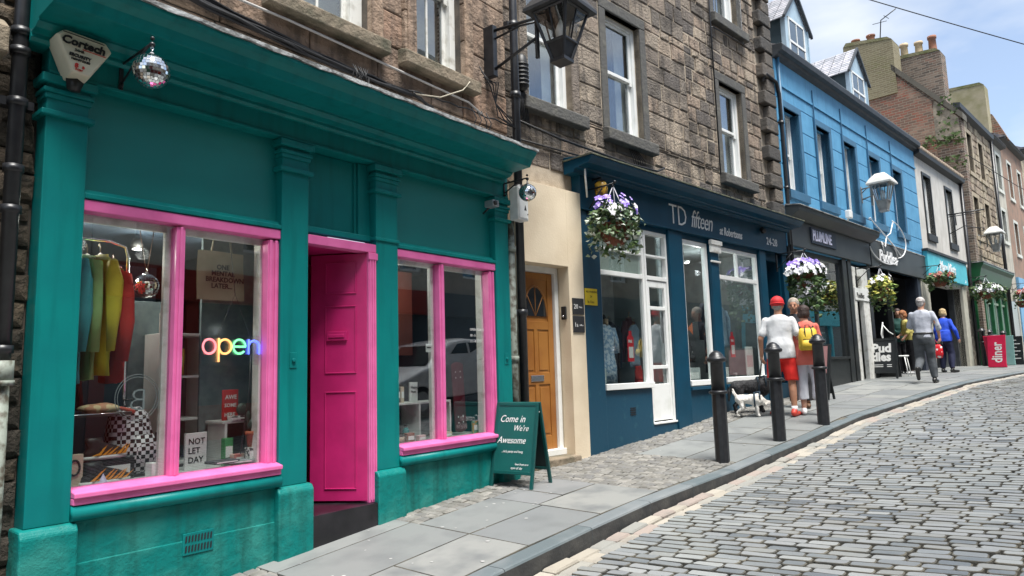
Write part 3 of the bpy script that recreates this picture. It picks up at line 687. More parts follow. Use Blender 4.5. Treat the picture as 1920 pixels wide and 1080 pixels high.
def discoball(label, c, r, wall_s, wall_y, name='disco_ball', F=FA, chain=.06):
    T = Thing(name, label, 'disco ball', F, c)
    b = MB(); mirrorball(b, c, r, 34); T.part('mirror_tiles', b, MIRROR)
    b = MB(); b.ell(c, r * .985, r * .985, r * .985, 24, 16); b.tube([(c[0], c[1], c[2] + r * .97), (c[0], c[1], c[2] + r + .012)], .012, 8); T.part('core', b, GROUT)
    b = MB(); z = c[2] + r + .01
    k = 0
    while z < c[2] + r + chain: b.tube([(c[0] + math.cos(t) * (.008 if k % 2 else 0), c[1] + math.cos(t) * (0 if k % 2 else .008), z + .012 + .012 * math.sin(t)) for t in [i * math.pi / 4 for i in range(8)]], .003, 5, closed=True); z += .018; k += 1
    T.part('chain', b, CHROME)
    return T
b1c = (1.73, -.46, 1.865)
discoball('mirrored disco ball hanging from a bracket beside the cream alarm box', b1c, .105, 1.71, -.03)
def scroll_bracket(label, s, y0, y1, z, drop, F=FA, group=None, name='wall_bracket'):
    b = MB(); b.box(s - .012, s + .012, y0 - .012, y0, z - drop, z + .03)
    b.tube([(s, y0, z), (s, y1, z)], .008, 8); b.tube([(s, y0, z - drop * .8), (s, (y0 + y1) / 2, z - drop * .25), (s, y1 + .04, z)], .007, 8)
    b.tube([(s, y0 - .02 + .02 * math.cos(t), z - drop * .82 + .02 * math.sin(t)) for t in [i * .6 for i in range(10)]], .005, 6)
    b.ell((s, y1, z + .03), .013, .013, .013); b.ell((s, y1, z - .01), .017, .017, .017)
    return single(name, b, BLACK, label, 'bracket', F, (s, y0, z), group)
scroll_bracket('small black bracket holding the disco ball beside the cream alarm box', 1.73, -.01, -.46, 2.045, .17)
b2c = (5.63, -.33, 1.87)
discoball('mirrored disco ball hanging off the right end of the teal shopfront', b2c, .095, 5.5, 0)
scroll_bracket('small black bracket holding the disco ball at the right end of the teal shopfront', 5.63, -.005, -.33, 2.03, .14)
# camera at the top of the right pier
T = Thing('security_camera', 'small silver camera beside the capital of the right teal pilaster', 'camera', FA, (5.33, -.08, 1.74))
b = MB(); b.box(5.27, 5.37, -.15, -.03, 1.70, 1.77); T.part('housing', b, mat('silver_paint', (.4, .42, .44), .4, metal=.6), bev=.008)
b = MB(); b.tube([(5.30, -.15, 1.735), (5.30, -.165, 1.735)], .025, 12); T.part('lens', b, BLACKP)
b = MB(); b.tube([(5.33, -.05, 1.71), (5.34, .05, 1.66)], .01, 8); T.part('mount', b, BLACKP)
# white meter box
T = Thing('meter_box', 'white meter box hung on the pipes right of the teal shopfront', 'meter box', FA, (5.79, 0, 1.8))
b = MB(); b.box(5.70, 5.885, -.14, -.02, 1.63, 2.0); c_ = T.part('case', b, mat('white_enamel', (.75, .76, .74), .4, col2=(.62, .63, .6), nscale=7), bev=.01)
b = MB(); b.box(5.715, 5.87, -.147, -.14, 1.65, 1.98); T.part('door', b, MATS['white_enamel'], bev=.003)
b = MB(); b.prism([(5.80, 1.74), (5.84, 1.74), (5.82, 1.80)], -.149, -.147, 'xz'); b.cbox((5.86, -.149, 1.7), .012, .006, .012); T.part('warning_mark', b, BLACKP, c_)
# pipes between the houses
T = Thing('drainpipe', 'tall black drainpipe running down beside the lamp to the teal shopfront end', 'drainpipe', FA, (5.92, 0, -1.1))
b = MB(); b.tube([(5.92, .02, 9), (5.92, .02, -1.15)], .048, 14)
for z in (5.3, 3.95, 3.1, 2.0, .6, -.6): b.tube([(5.92, .02, z), (5.92, .02, z + .07)], .062, 14)
T.part('pipe', b, BLACK)
b = MB(); b.cbox((5.92, .06, 3.98), .2, .06, .05); b.cbox((5.92, .06, .62), .2, .06, .05); T.part('pipe_clamp', b, BLACK)
T = Thing('waste_pipe', 'weathered grey pipe standing between the teal pilaster and the black drainpipe', 'pipe', FA, (5.78, 0, -1.1))
b = MB(); b.tube([(5.78, .05, 1.65), (5.78, .05, -1.15)], .05, 14); T.part('pipe', b, MATS['bare_grey_pipe'])
b = MB()
for z in (1.3, .1, -.8): b.tube([(5.78, .05, z), (5.78, .05, z + .06)], .064, 14)
T.part('pipe_collar', b, MATS['bare_grey_pipe'])

# cables strung along the stone above the shops
CBL = mat('black_cable', (.012, .012, .014), .6); CBW = mat('dusty_white_conduit', (.5, .48, .46), .6)
b = MB(); b.tube([(1.0, .05, 2.865), (3.0, .05, 2.885), (5.15, .05, 2.83), (5.35, .05, 2.76)], .011, 8); single('cable_conduit', b, CBW, 'straight pale conduit fixed under the sills above the teal cornice', 'conduit', FA, (1, 0, 2.88))
def sag(x0, z0, x1, z1, y, sagd, n=14, seed=0): 
    r_ = random.Random(seed); return [(x0 + (x1 - x0) * i / n, y + r_.uniform(-.01, .01), z0 + (z1 - z0) * i / n - sagd * 4 * (i / n) * (1 - i / n) + r_.uniform(-.012, .012)) for i in range(n + 1)]
b = MB()
for k in range(9): b.tube(sag(1.2, 2.86 + k * .016, 4.35, 2.66 + k * .007, .05 + .008 * k, .06 + .02 * (k % 3), seed=k), .010 if k % 2 else .014, 6)
for k in range(2): b.tube(sag(4.35, 2.665 + k * .02, 5.05, 2.42, .05, -.03, seed=20 + k), .012, 6)
b.tube(sag(4.3, 2.7, 5.9, 2.75, .05, -.02, seed=30), .009, 6)
for k in range(7): # hanging loops
    x = 3.62 + k * .028; b.tube([(x, .03, 2.72), (x + R_.uniform(-.05, .05), .0, 2.64), (x + R_.uniform(-.04, .04), .01, 2.56 + R_.uniform(0, .05)), (x + .02, .04, 2.66)], .005, 5)
single('cable_bundle', b, CBL, 'thick bundle of black cables sagging along the wall above the teal cornice', 'cable bundle', FA, (2, 0, 2.8))
b = MB(); b.tube([(4.35, .05, 2.68), (4.7, .02, 2.74), (5.0, -.01, 2.9), (5.1, -.02, 3.02)], .007, 6); single('cable', b, mat('cream_cable', (.5, .45, .35), .6), 'thin cream cable curling up to the right sill above the teal cornice', 'cable', FA, (4.5, 0, 2.7))
b = MB()
for k in range(4):
    b.tube([(5.35 + k * .03, .06, 3.3 - k * .05), (5.5 + k * .05, .04, 3.12 + .03 * k), (5.6, .05, 2.95), (5.62 + .1 * k, .04, 2.8), (5.9, .0, 2.72)], .007, 6)
    x = 5.2 + k * .08; b.tube([(x, .06, 2.8), (x + .05, .03, 2.68), (x + R_.uniform(-.05, .1), .05, 2.5)], .006, 5)
single('loose_cables', b, CBL, 'loose thin cables tangled on the stone below the street lamp bracket', 'cables', FA, (5.6, 0, 3))

# ================================================================ STONE HOUSE WITH THE DARK BLUE SHOPFRONT
TDB = mat('navy_teal_paint', (.004, .052, .095), .38, col2=(.003, .042, .078), nscale=3, bump=.15, bscale=25, bdist=.004, rvar=.06, spec=.25)
TDBW = mat('worn_navy_teal_paint', (.004, .052, .095), .5, col2=(.025, .10, .13), nscale=5, lo=.62, hi=.8, bump=.35, bscale=18, bdist=.008)
T = Thing('tall_shop_building', 'tall tan stone house above the cream doorway and the dark blue shopfront', 'shop building', FB, (2.5, 0, -1.0))
TB = T; S0, S1 = -1.17, 6.1
def op(s0, s1, z0, z1): return (s0, s1, z0, z1)
opB = [(-.74, .10, 3.30, 5.05), (.88, 1.72, 3.28, 5.05), (4.08, 4.92, 3.24, 4.92), (.88, 1.72, 6.15, 7.8), (4.08, 4.98, 6.12, 7.8), (-.74, .1, 6.15, 7.8)]
mb = MB(); ops = [(a - .15, b + .15, c - .02, d + .18) for a, b, c, d in opB]
ashlar(mb, S0 + .0, 3.0, 2.46, 9.4, ops, ch=.25, ln=(.2, .55), y=.12, proud=.002, jit=.014, bev=.014, joint=.018, seed=21, rough=.007)
ashlar(mb, 3.0, 5.62, 2.46, 9.4, ops, ch=.22, ln=(.16, .48), y=.12, proud=.002, jit=.018, bev=.016, joint=.024, seed=24, rough=.01)
T.part('wall', mb, STONEB)
mb = MB(); z = 2.46; i = 0
while z < 9.3:
    h_ = .27; l = .42 if i % 2 else .24
    mb.box(6.1 - l - .06, 6.12, -.02 if i % 2 else -.005, .2, z + .012, z + h_ - .012); mb.box(6.04, 6.16 if i % 2 else 6.14, .1, .5, z + .014, z + h_ - .014); z += h_; i += 1
T.part('quoins', mb, STONEQ, bev=.02)
mb = MB(); slab(mb, S0, S1, 2.2, 9.4, opB, .125, .5); mb.box(6.05, 6.13, .1, 6, 2.2, 9.4); mb.box(S0, S0 + .05, .12, 6, 2.2, 9.4); T.part('wall_core', mb, MORT)
for a, b, c, d in opB:
    mb = MB(); surround(mb, a, b, c, d, .14, .02, .12); T.part('window_surround', mb, SILLD if a > 0 else STONEB, bev=.012)
    w = sash(T, a, b, c, d, y=.22, rail=(c + d) / 2 + .06, wt=.055, frame=.06)
    mb = MB(); mb.prism([(-.01, c - .19), (.2, c - .19), (.2, c), (.05, c), (-.01, c - .03)], a - .17, b + .19, 'yz'); T.part('sill', mb, SILLD, w, bev=.015)
mb = MB(); mb.tube([(3.86, .07, 9.3), (3.86, .07, 3.18)], .014, 8); mb.tube([(3.86, .07, 5.8), (3.9, .05, 5.82), (5.0, .05, 5.86), (5.03, .05, 9.3)], .012, 8); T.part('wall_cable', mb, BLACK)
# cream rendered doorway
mb = MB(); ops = [(-.62, -.02 + -.14, -1.4, 1.27)]
slab(mb, -1.10, .0, -1.6, 2.2, [(-1.04, -.28, -1.6, 1.24)], -.02, .14)
mb.box(-.28, -.275, .14, .30, -1.6, 1.24); mb.box(-1.04, -.28, .14, .3, 1.24, 1.3)
T.part('rendered_wall', mb, CREAM, bev=.012)
mb = MB(); mb.box(-1.12, 0, .141, .5, 1.3, 2.4); mb.box(-.28, 0, .141, .5, -1.6, 1.3); T.part('inner_wall', mb, CREAM)
mb = MB(); y = .16
mb.box(-1.04, -.98, y, y + .12, -1.0, 1.24); mb.box(-.345, -.28, y, y + .12, -1.0, 1.24); mb.box(-.98, -.345, y, y + .12, 1.17, 1.24); mb.box(-1.04, -.28, y - .05, y + .14, -1.0, -.93)
fr_ = T.part('entry_door_frame', mb, WHITE, bev=.005)
mb = MB(); a, b = -.975, -.35; z0, z1 = -.93, 1.165
mb.box(a, b, y + .05, y + .09, z0, z1)
for p, q in ((a, a + .09), (b - .09, b), ((a + b) / 2 - .03, (a + b) / 2 + .03)): mb.box(p, q, y + .038, y + .05, z0, z1 if p != (a + b) / 2 - .03 else .55)
for p, q in ((z0, z0 + .16), (-.17, -.03), (.48, .58), (1.08, z1)): mb.box(a + .09, b - .09, y + .039, y + .05, p, q)
for (p, q) in ((a + .11, (a + b) / 2 - .05), ((a + b) / 2 + .05, b - .11)):
    for (u, v) in ((z0 + .19, -.2), (0, .45)): mb.box(p, q, y + .042, y + .05, u, v)
dr = T.part('entry_door', mb, mat('varnished_wood', (.36, .155, .035), .35, col2=(.27, .10, .022), nscale=3, bump=.15, bscale=40, bdist=.003), bev=.006)
g = MB(); cx = (a + b) / 2; g.v = [(cx + .2 * math.cos(t), y + .036, .64 + .36 * math.sin(t)) for t in [i * math.pi / 12 for i in range(13)]]; g.f = [tuple(range(13))]; g.sm = [False]
T.part('fanlight', g, mat('dark_fan_glass', (.02, .025, .03), .08, spec=.8), dr)
g = MB()
for t in (45, 90, 135): g.tube([(cx, y + .034, .64), (cx + .2 * math.cos(rad(t)), y + .034, .64 + .36 * math.sin(rad(t)))], .006, 6)
g.tube([(cx + .2 * math.cos(t), y + .036, .64 + .36 * math.sin(t)) for t in [i * math.pi / 12 for i in range(13)]], .012, 6); T.part('fanlight_bars', g, MATS['varnished_wood'], dr)
g = MB(); g.box(a + .2, a + .42, y + .028, y + .04, -.13, -.06); T.part('letterbox', g, CHROME, dr, bev=.003)
mb = MB(); mb.box(-1.08, -.26, -.10, .3, -1.5, -1.0); T.part('entry_step', mb, SILLS, bev=.015)
# shopfront
mb = MB(); mb.box(-.0, 6.02, -.03, .12, 2.0, 2.5); mb.box(0, 6.02, -.042, -.03, 2.0, 2.02); T.part('fascia', mb, TDB, bev=.005)
mb = MB(); mb.prism([(.1, 2.44), (-.06, 2.44), (-.08, 2.48), (-.14, 2.485), (-.15, 2.50), (-.30, 2.51), (-.33, 2.55), (-.36, 2.58), (-.36, 2.60), (.1, 2.66)], -.16, 6.10, 'yz'); T.part('cornice', mb, TDB, bev=.005)
mb = MB(); mb.box(-.18, 6.12, -.372, .12, 2.601, 2.618); T.part('cornice_capping', mb, mat('mossy_felt', (.13, .14, .09), .9, col2=(.05, .05, .045), nscale=8, bump=.8, bscale=30, bdist=.02))
mb = MB(); mb.tube([(-.1, -.2, 2.46), (-.1, -.2, 2.36), (-.08, -.2, 2.1)], .012, 6); T.part('overflow_pipe', mb, WHITEW)
for i, (a, b) in enumerate([(0, .38), (2.03, 2.40), (3.22, 3.47), (4.94, 5.18), (5.86, 6.04)]):
    p = MB(); p.box(a, b, 0, .16, -1.7, 2.0)
    T.part('pilaster', p, TDB if i else TDBW, bev=.006)
    if i == 2:
        c = MB(); c.box(a - .03, b + .03, -.04, 0.0, 1.78, 1.98); c.box(a - .045, b + .045, -.06, -.0, 1.90, 1.97); c.box(a - .02, b + .02, -.03, 0, 1.62, 1.65); T.part('pilaster_capital', c, WHITEW, bev=.006)
mb = MB(); mb.box(.36, 1.43, .02, .2, -1.7, -.29); mb.box(2.38, 6.0, .02, .2, -1.7, -.36); mb.box(2.02, 2.4, .01, .1, -1.7, -.9); mb.box(2.40, 3.22, -.03, .1, -.36, -.31); mb.box(3.46, 4.96, -.03, .1, -.36, -.31); mb.box(1.42, 2.04, .03, .2, -1.7, -.78)
T.part('stall_riser', mb, TDBW, bev=.006)
v = MB()
for i in range(4): v.box(.90, 1.02, .012, .02, -.62 + i * .028, -.61 + i * .028)
T.part('air_vent', v, DARKIN)
def wframe(T, s0, s1, z0, z1, hor=(), ver=(), y=.05, w=.055, sillw=.075, name='display_window'):
    f = MB(); f.box(s0, s0 + w, y, y + .07, z0, z1); f.box(s1 - w, s1, y, y + .07, z0, z1); f.box(s0 + w, s1 - w, y, y + .07, z1 - w, z1)
    f.box(s0 - .01, s1 + .01, y - .07, y + .08, z0 - sillw, z0)
    for h_, t in hor: f.box(s0 + w, s1 - w, y + .003, y + .067, h_ - t / 2, h_ + t / 2)
    for x, p, q, t in ver: f.box(x - t / 2, x + t / 2, y + .006, y + .064, p, q)
    o = T.part(name, f, WHITE, bev=.005)
    g = MB(); g.box(s0 + w, s1 - w, y + .032, y + .036, z0, z1 - w); T.part('pane', g, GLASS, o)
    if len(hor) == 2: g = MB(); g.box(s0 + w, s1 - w, y + .045, y + .05, 1.25, z1 - w); T.part('frosted_pane', g, mat('frosted_glass', (.36, .43, .40), .35, col2=(.42, .48, .45), nscale=60), o)
    return o
wframe(T, .39, 1.44, -.205, 1.93, hor=[(1.57, .035), (1.25, .06)], ver=[])
# door-like bay with its white lower panel
f = MB(); y = .045; a, b = 1.445, 2.025
f.box(a, a + .04, y, y + .08, -.76, 1.93); f.box(b - .04, b, y, y + .08, -.76, 1.93); f.box(a + .04, b - .04, y, y + .08, 1.88, 1.93); f.box(a + .04, b - .04, y, y + .08, 1.555, 1.585); f.box(a + .04, b - .04, y, y + .08, 1.22, 1.28)
f.box(a + .045, a + .10, y + .015, y + .06, -.74, 1.21); f.box(b - .10, b - .045, y + .015, y + .06, -.74, 1.21); f.box(a + .1, b - .1, y + .015, y + .06, 1.12, 1.21); f.box(a + .1, b - .1, y + .015, y + .06, .80, .85); f.box(a + .1, b - .1, y + .015, y + .06, -.03, .02); f.box(a + .1, b - .1, y + .02, y + .06, -.74, -.24); f.box(a - .0, b + .0, y - .03, y + .1, -.785, -.76)
o = T.part('glazed_side_door', f, WHITE, bev=.005); g = MB(); g.box(a + .04, b - .04, y + .062, y + .066, -.24, 1.9); T.part('pane', g, GLASS, o)
wframe(T, 2.42, 3.20, -.22, 1.92, w=.07); wframe(T, 3.49, 4.92, -.20, 1.92, hor=[(1.42, .07)], ver=[(4.2, 1.42, 1.9, .035)], w=.06)
# recessed entrance at the right end
f = MB(); f.box(5.18, 5.23, .06, .4, -1, 2.0); f.box(5.8, 5.87, .06, .4, -1, 2.0); f.box(5.2, 5.87, .06, .12, 1.86, 2.0); T.part('entrance_frame', f, TDB)
f = MB(); y = .36; f.box(5.23, 5.30, y, y + .05, -.75, 1.86); f.box(5.72, 5.8, y, y + .05, -.75, 1.86); f.box(5.3, 5.72, y, y + .05, 1.78, 1.86); f.box(5.3, 5.72, y, y + .05, .9, 1.0); f.box(5.3, 5.72, y, y + .05, -.75, -.2); f.box(5.68, 5.72, y - .03, y, .0, .3)
o = T.part('entrance_door', f, WHITE, bev=.005); g = MB(); g.box(5.3, 5.72, y + .02, y + .024, -.2, 1.78); T.part('pane', g, GLASS, o)
f = MB(); f.box(5.18, 5.87, -.02, 1, -1.7, -.76); T.part('entrance_step', f, SILLD, bev=.01)
room(T, .1, 5.15, .2, 3.2, -.3, 1.98, mat('pale_shop_wall', (.22, .26, .26), .8, col2=(.16, .19, .2)), mat('shop_deck', (.25, .24, .22), .7)); room(T, 5.16, 5.9, .42, 3, -.76, 1.98, DARKIN, name='shop_hallway')
# boards behind: a pale panelled partition in the second window
f = MB()
for i in range(14): f.box(2.3, 3.7, .95 + .004 * (i % 2), 1.0, -.3 + i * .165, -.14 + i * .165)
T.part('panelled_partition', f, mat('pale_blue_boards', (.36, .45, .45), .6), bev=.006)
f = MB(); f.box(.32, .36, .2, 1.4, -.3, 1.98); f.box(1.96, 2.0, .2, 1.0, -.3, 1.98); T.part('window_return', f, MATS['pale_blue_boards'])
T.part('window_header', MB().box(.38, 5.2, .035, .2, 1.925, 2.005), TDB)
# fascia lettering
f = MB(); M = lambda s, z: wallM(s, -.032, z)
f.text('TD', .44, M(2.02, 2.09), off=-.006, sx=.86, space=.95); f.text('fifteen', .40, M(2.62, 2.11), off=-.003, shear=.35, sx=.74, space=.9); f.text('at Robertsons', .19, M(3.50, 2.10), off=.002, shear=.2, sx=.70); f.text('24-28', .19, M(5.18, 2.12), off=.001, sx=1.0)
T.part('fascia_lettering', f, mat('sign_white', (.8, .8, .78), .5))
# roof
mb = MB(); mb.prism([(-.1, 9.4), (3, 12.0), (6, 9.4)], S0, 6.13, 'yz'); T.part('roof', mb, SLATE)
# gutter pipe at right corner
T = Thing('drainpipe', 'black drainpipe in the corner between the stone house and the blue house', 'drainpipe', FB, (6.2, 0, -.9))
b = MB(); b.tube([(5.72, .06, 5.35), (5.76, -.0, 5.5), (6.12, -.04, 5.42), (6.22, -.04, 5.2), (6.22, -.04, 2.7), (6.2, -.04, -.9)], .034, 10)
for z in (4.6, 3.3, 1.5): b.tube([(6.22, -.04, z), (6.22, -.04, z + .06)], .046, 10)
T.part('pipe', b, BLACK); b = MB(); b.cbox((6.2, .04, 4.63), .12, .12, .04); T.part('pipe_clamp', b, BLACK)

# signs and fittings on this house
T = Thing('intercom', 'slim black door buzzer on the cream jamb beside the wooden door', 'intercom', FB, (-.285, .06, .65))
b = MB(); b.box(-.31, -.281, .03, .10, .60, .76); T.part('case', b, BLACKP, bev=.006)
b = MB(); b.tube([(-.31, .065, .64), (-.316, .065, .64)], .014, 12); T.part('button', b, CHROME)
def plaque(label, s0, s1, z0, z1, lines, m, ink, y=-.001, name='wall_plaque'):
    T = Thing(name, label, 'sign', FB, ((s0 + s1) / 2, y, (z0 + z1) / 2))
    b = MB(); b.box(s0, s1, y - .014, y, z0, z1); p = T.part('plate', b, m, bev=.003)
    b = MB()
    for t, sz, s, z in lines: b.text(t, sz, wallM(s, y - .0145, z), depth=.001)
    T.part('lettering', b, ink, p)
    return T
INKW = mat('white_ink', (.75, .75, .73), .6); DG = mat('charcoal_plate', (.03, .032, .035), .4)
plaque('upper dark grey plaque reading 20 on the cream wall edge', -.24, -.03, .66, .86, [('20', .08, -.225, .73), ('Flats', .032, -.125, .74)], DG, INKW, y=-.022)
plaque('lower dark grey plaque reading 1a on the cream wall edge', -.24, -.03, .44, .64, [('1a', .075, -.225, .51), ('Office', .03, -.13, .52)], DG, INKW, y=-.022)
plaque('yellow notice on the dark blue pilaster beside the cream wall', .03, .27, .79, 1.0, [('NO PARKING', .038, .042, .945), ('24', .04, .12, .885), ('In Use', .05, .07, .815)], mat('sign_yellow', (.72, .52, .02), .5), MATS['black_ink'], name='notice_sign')
T = Thing('lantern_sign', 'amber glass lantern fixed to the dark blue fascia behind the flower basket', 'lantern', FB, (.28, -.12, 2.3))
b = MB(); b.tube([(.26, -.03, 2.42), (.26, -.16, 2.42), (.26, -.16, 2.38)], .012, 6); T.part('arm', b, BLACK)
b = MB(); b.lathe([(.05, 0), (.075, .02), (.085, .1), (.08, .17), (.05, .2)], (.26, -.16, 2.17), 8); l = T.part('glass_body', b, mat('amber_glass', (.65, .38, .05), .25, col2=(.2, .1, .02), nscale=12, lo=.45, hi=.55))
b = MB()
for k in range(8): t = math.pi / 4 * k; b.tube([(.26 + .05 * math.cos(t), -.16 + .05 * math.sin(t), 2.17), (.26 + .088 * math.cos(t), -.16 + .088 * math.sin(t), 2.27), (.26 + .05 * math.cos(t), -.16 + .05 * math.sin(t), 2.37)], .006, 5)
b.lathe([(.07, 0), (.01, .04)], (.26, -.16, 2.37), 8); T.part('cage', b, BLACK)
T = Thing('alarm_light', 'small dark dome camera on the navy fascia near the street number', 'camera', FB, (4.98, -.08, 2.34))
b = MB(); b.ell((4.98, -.085, 2.33), .05, .05, .05); T.part('dome', b, BLACKP); b = MB(); b.tube([(4.98, -.03, 2.36), (4.98, -.09, 2.38)], .03, 10); T.part('mount', b, BLACKP)
# dusty pipe run above the navy cornice
b = MB(); b.tube([(-1.1, .06, 2.95), (-.3, .02, 2.86), (1.2, .03, 2.83), (1.9, .04, 2.86), (2.1, .05, 2.95)], .016, 8); b.tube([(-1.1, .08, 2.72), (.5, .05, 2.74), (2.3, .06, 2.76), (2.45, .05, 2.68)], .012, 8)
single('pipe_run', b, CBL, 'pair of dark pipes running along the stone above the dark blue cornice', 'pipes', FB, (0, 0, 2.8))
b = MB()
for k in range(6): b.tube([(1.25 + .04 * k, .07, 3.08), (1.3 + .06 * k, .05, 2.95), (1.36 + .05 * k, .06, 2.84 + .01 * k)], .005, 5)
single('hanging_wires', b, CBL, 'few thin wires dangling under the middle sill of the stone house', 'wires', FB, (1.3, 0, 3.0))
# black cable box under the street lamp
T = Thing('cable_box', 'ribbed black cable splice box on the stone wall below the street lamp', 'cable box', FB, (-.9, .05, 3.4))
b = MB(); b.lathe([(.03, 0), (.07, .03), (.08, .1), (.08, .34), (.065, .42), (.03, .46)], (-.95, .02, 3.3), 12); T.part('case', b, BLACKP)
b = MB()
for k in range(6): b.lathe([(.09, 0), (.09, .018)], (-.95, .02, 3.36 + k * .05), 12)
T.part('ribs', b, BLACKP)
b = MB()
for k in range(5): b.tube([(-.97 + k * .015, .02, 3.3), (-.98 + .03 * k, .03, 3.1), (-.92 + .03 * k, .05, 2.95 - .02 * k)], .009, 6)
T.part('cable_tails', b, CBL)

# ================================================================ BLUE HOUSE
BLUE = mat('blue_wall_paint', (.105, .33, .54), .6, streak=(.07, .24, .41), col2=(.08, .28, .48), nscale=3, bump=.3, bscale=30, bdist=.006)
BLUED = mat('dark_blue_surround_paint', (.045, .15, .26), .5, col2=(.035, .12, .21), nscale=4, bump=.15, bscale=30)
T = Thing('blue_building', 'bright blue two storey house with dormers above the dark cafe fronts', 'shop building', FB, (10.7, 0, -.6))
S0, S1 = 6.14, 15.2
cs = [6.78, 8.38, 9.95, 11.62, 13.42]; opC = [(c - .36, c + .36, 3.34, 5.02) for c in cs]
# grooved blocks
mb = MB(); ashlar(mb, S0, S1, 2.96, 5.42, [(a - .12, b + .12, c - .0, d + .13) for a, b, c, d in opC], ch=.42, ln=(9, 9), y=0, proud=.006, jit=0, bev=.01, joint=.016, seed=2)
mb.box(S0, S1, -.03, .1, 5.42, 5.47); mb.box(S0, S1, -.012, .1, 5.475, 5.95)
T.part('wall', mb, BLUE)
mb = MB(); slab(mb, S0, S1, 2.2, 6.1, opC, .004, .35); T.part('wall_core', mb, BLUE)
for a, b, c, d in opC:
    mb = MB(); surround(mb, a, b, c, d, .12, .02, 0); T.part('window_surround', mb, BLUED, bev=.006)
    w = sash(T, a, b, c, d, y=.17, frame=.05, wt=.045, curtain=(a < 9 or a > 11))
    mb = MB(); mb.box(a - .14, b + .16, -.06, .17, c - .17, c); T.part('sill', mb, BLUED, w, bev=.006)
    mb = MB(); mb.box(a - .0, b, .002, .17, c, c + .003); mb.box(b, b + .003, .005, .169, c, d); T.part('reveal', mb, BLUED, w)
    mb = MB(); mb.box(a - .125, a - .105, -.045, -.021, c + .1, 5.75 if a > 7 else 5.2); T.part('cable_trunking', mb, BLUED)
mb = MB(); mb.prism([(0, 5.93), (-.10, 5.97), (-.12, 6.02), (-.2, 6.04), (-.22, 6.14), (-.2, 6.18), (0, 6.2)], S0 - .02, S1 + .02, 'yz'); T.part('gutter', mb, mat('dark_slate_paint', (.03, .035, .04), .5, col2=(.05, .055, .06)), bev=.006)
mb = MB(); mb.prism([(-.1, 6.19), (4.2, 8.6), (7, 6.6)], S0, S1, 'yz'); T.part('roof', mb, SLATE)
def dormer(T, s0, s1, zb, zt, za, y0=.28, depth=2.6):
    m = (s0 + s1) / 2
    d = MB(); d.box(s0 + .012, s1 - .012, y0 + .06, y0 + depth, zb, zt); o = T.part('dormer', d, mat('dormer_slate_blue', (.035, .062, .075), .6, col2=(.045, .075, .09)))
    f = MB(); f.prism([(s0, zb), (s1, zb), (s1, zt), (m, za - .06), (s0, zt)], y0, y0 + .06, 'xz'); f.box(s0 - .01, s0 + .03, y0 - .03, y0 + .07, zb, zt + .02); f.box(s1 - .03, s1 + .01, y0 - .03, y0 + .07, zb, zt + .02)
    f.box(s0, s1, y0 - .06, y0, zb - .05, zb + .05); T.part('dormer_front', f, mat('pale_blue_trim', (.42, .55, .64), .5), o)
    g = MB(); a, b, c, e = s0 + .2, s1 - .2, zb + .14, zt + .04
    g.box(a, a + .05, y0 - .02, y0, c, e); g.box(b - .05, b, y0 - .02, y0, c, e); g.box(a, b, y0 - .02, y0, e - .05, e); g.box(a, b, y0 - .03, y0, c, c + .06); g.box(a, b, y0 - .025, y0, (c + e) / 2 - .025, (c + e) / 2 + .025); g.box(m - .015, m + .015, y0 - .018, y0, c, e)
    T.part('dormer_window', g, WHITE, o)
    g = MB(); g.box(a + .04, b - .04, y0 - .008, y0 - .003, c, e); T.part('dormer_pane', g, mat('dark_window_glass', (.10, .13, .15), .08, spec=.9), o)
    r = MB(); nsl = 11
    for sgn in (-1, 1):
        for i in range(nsl):
            t0, t1 = i / nsl, (i + 1) / nsl; e0 = m + sgn * ((s1 - s0) / 2 + .10) * (1 - t0); e1 = m + sgn * ((s1 - s0) / 2 + .10) * (1 - t1); z0 = zt - .09 + (za - zt + .13) * t0; z1 = zt - .09 + (za - zt + .13) * t1
            y = y0 - .07
            while y < y0 + depth: 
                r.add([(e0, y, z0 + .018), (e0, y + .26, z0 + .018), (e1, y + .26, z1 + .005), (e1, y, z1 + .005), (e0, y, z0 - .004), (e0, y + .26, z0 - .004)], [(0, 1, 2, 3), (0, 1, 5, 4)]); y += .27
    T.part('dormer_slates', r, mat('pale_slate', (.42, .38, .41), .6, pal=[(.38, .38, .41), (.44, .43, .46), (.31, .32, .35), (.48, .47, .5)], col2=(.26, .27, .3), nscale=6), o)
    q = MB()
    q.prism([(s0 - .12, zt - .13), (m, za - .01), (s1 + .12, zt - .13), (s1 + .12, zt - .06), (m, za + .07), (s0 - .12, zt - .06)], y0 - .085, y0 - .03, 'xz'); T.part('barge_boards', q, MATS['dark_slate_paint'], o)
dormer(T, 7.5, 8.75, 6.25, 7.45, 8.15); dormer(T, 11.25, 12.55, 6.25, 7.35, 8.05)
# cafe fronts
GREYF = mat('charcoal_fascia_paint', (.035, .042, .045), .45, col2=(.045, .053, .056), nscale=2)
DGRN = mat('black_timber_paint', (.012, .014, .015), .4, col2=(.02, .024, .024), nscale=12, bump=.2, bscale=30)
mb = MB(); mb.box(6.16, 10.58, -.05, .05, 2.22, 2.76); mb.prism([(.02, 2.74), (-.08, 2.74), (-.26, 2.86), (-.28, 2.95), (.02, 2.99)], 6.16, 10.66, 'yz'); T.part('cafe_fascia', mb, GREYF, bev=.006)
mb = MB(); mb.box(10.62, 15.1, -.06, .05, 2.20, 2.84); T.part('corner_cafe_fascia', mb, GREYF, bev=.006)
mb = MB(); mb.prism([(.02, 2.99), (-.30, 2.952), (-.30, 2.965), (.02, 3.02)], 6.15, 10.66, 'yz'); mb.box(10.62, 15.1, -.07, 0, 2.845, 2.87); T.part('fascia_flashing', mb, LEAD)
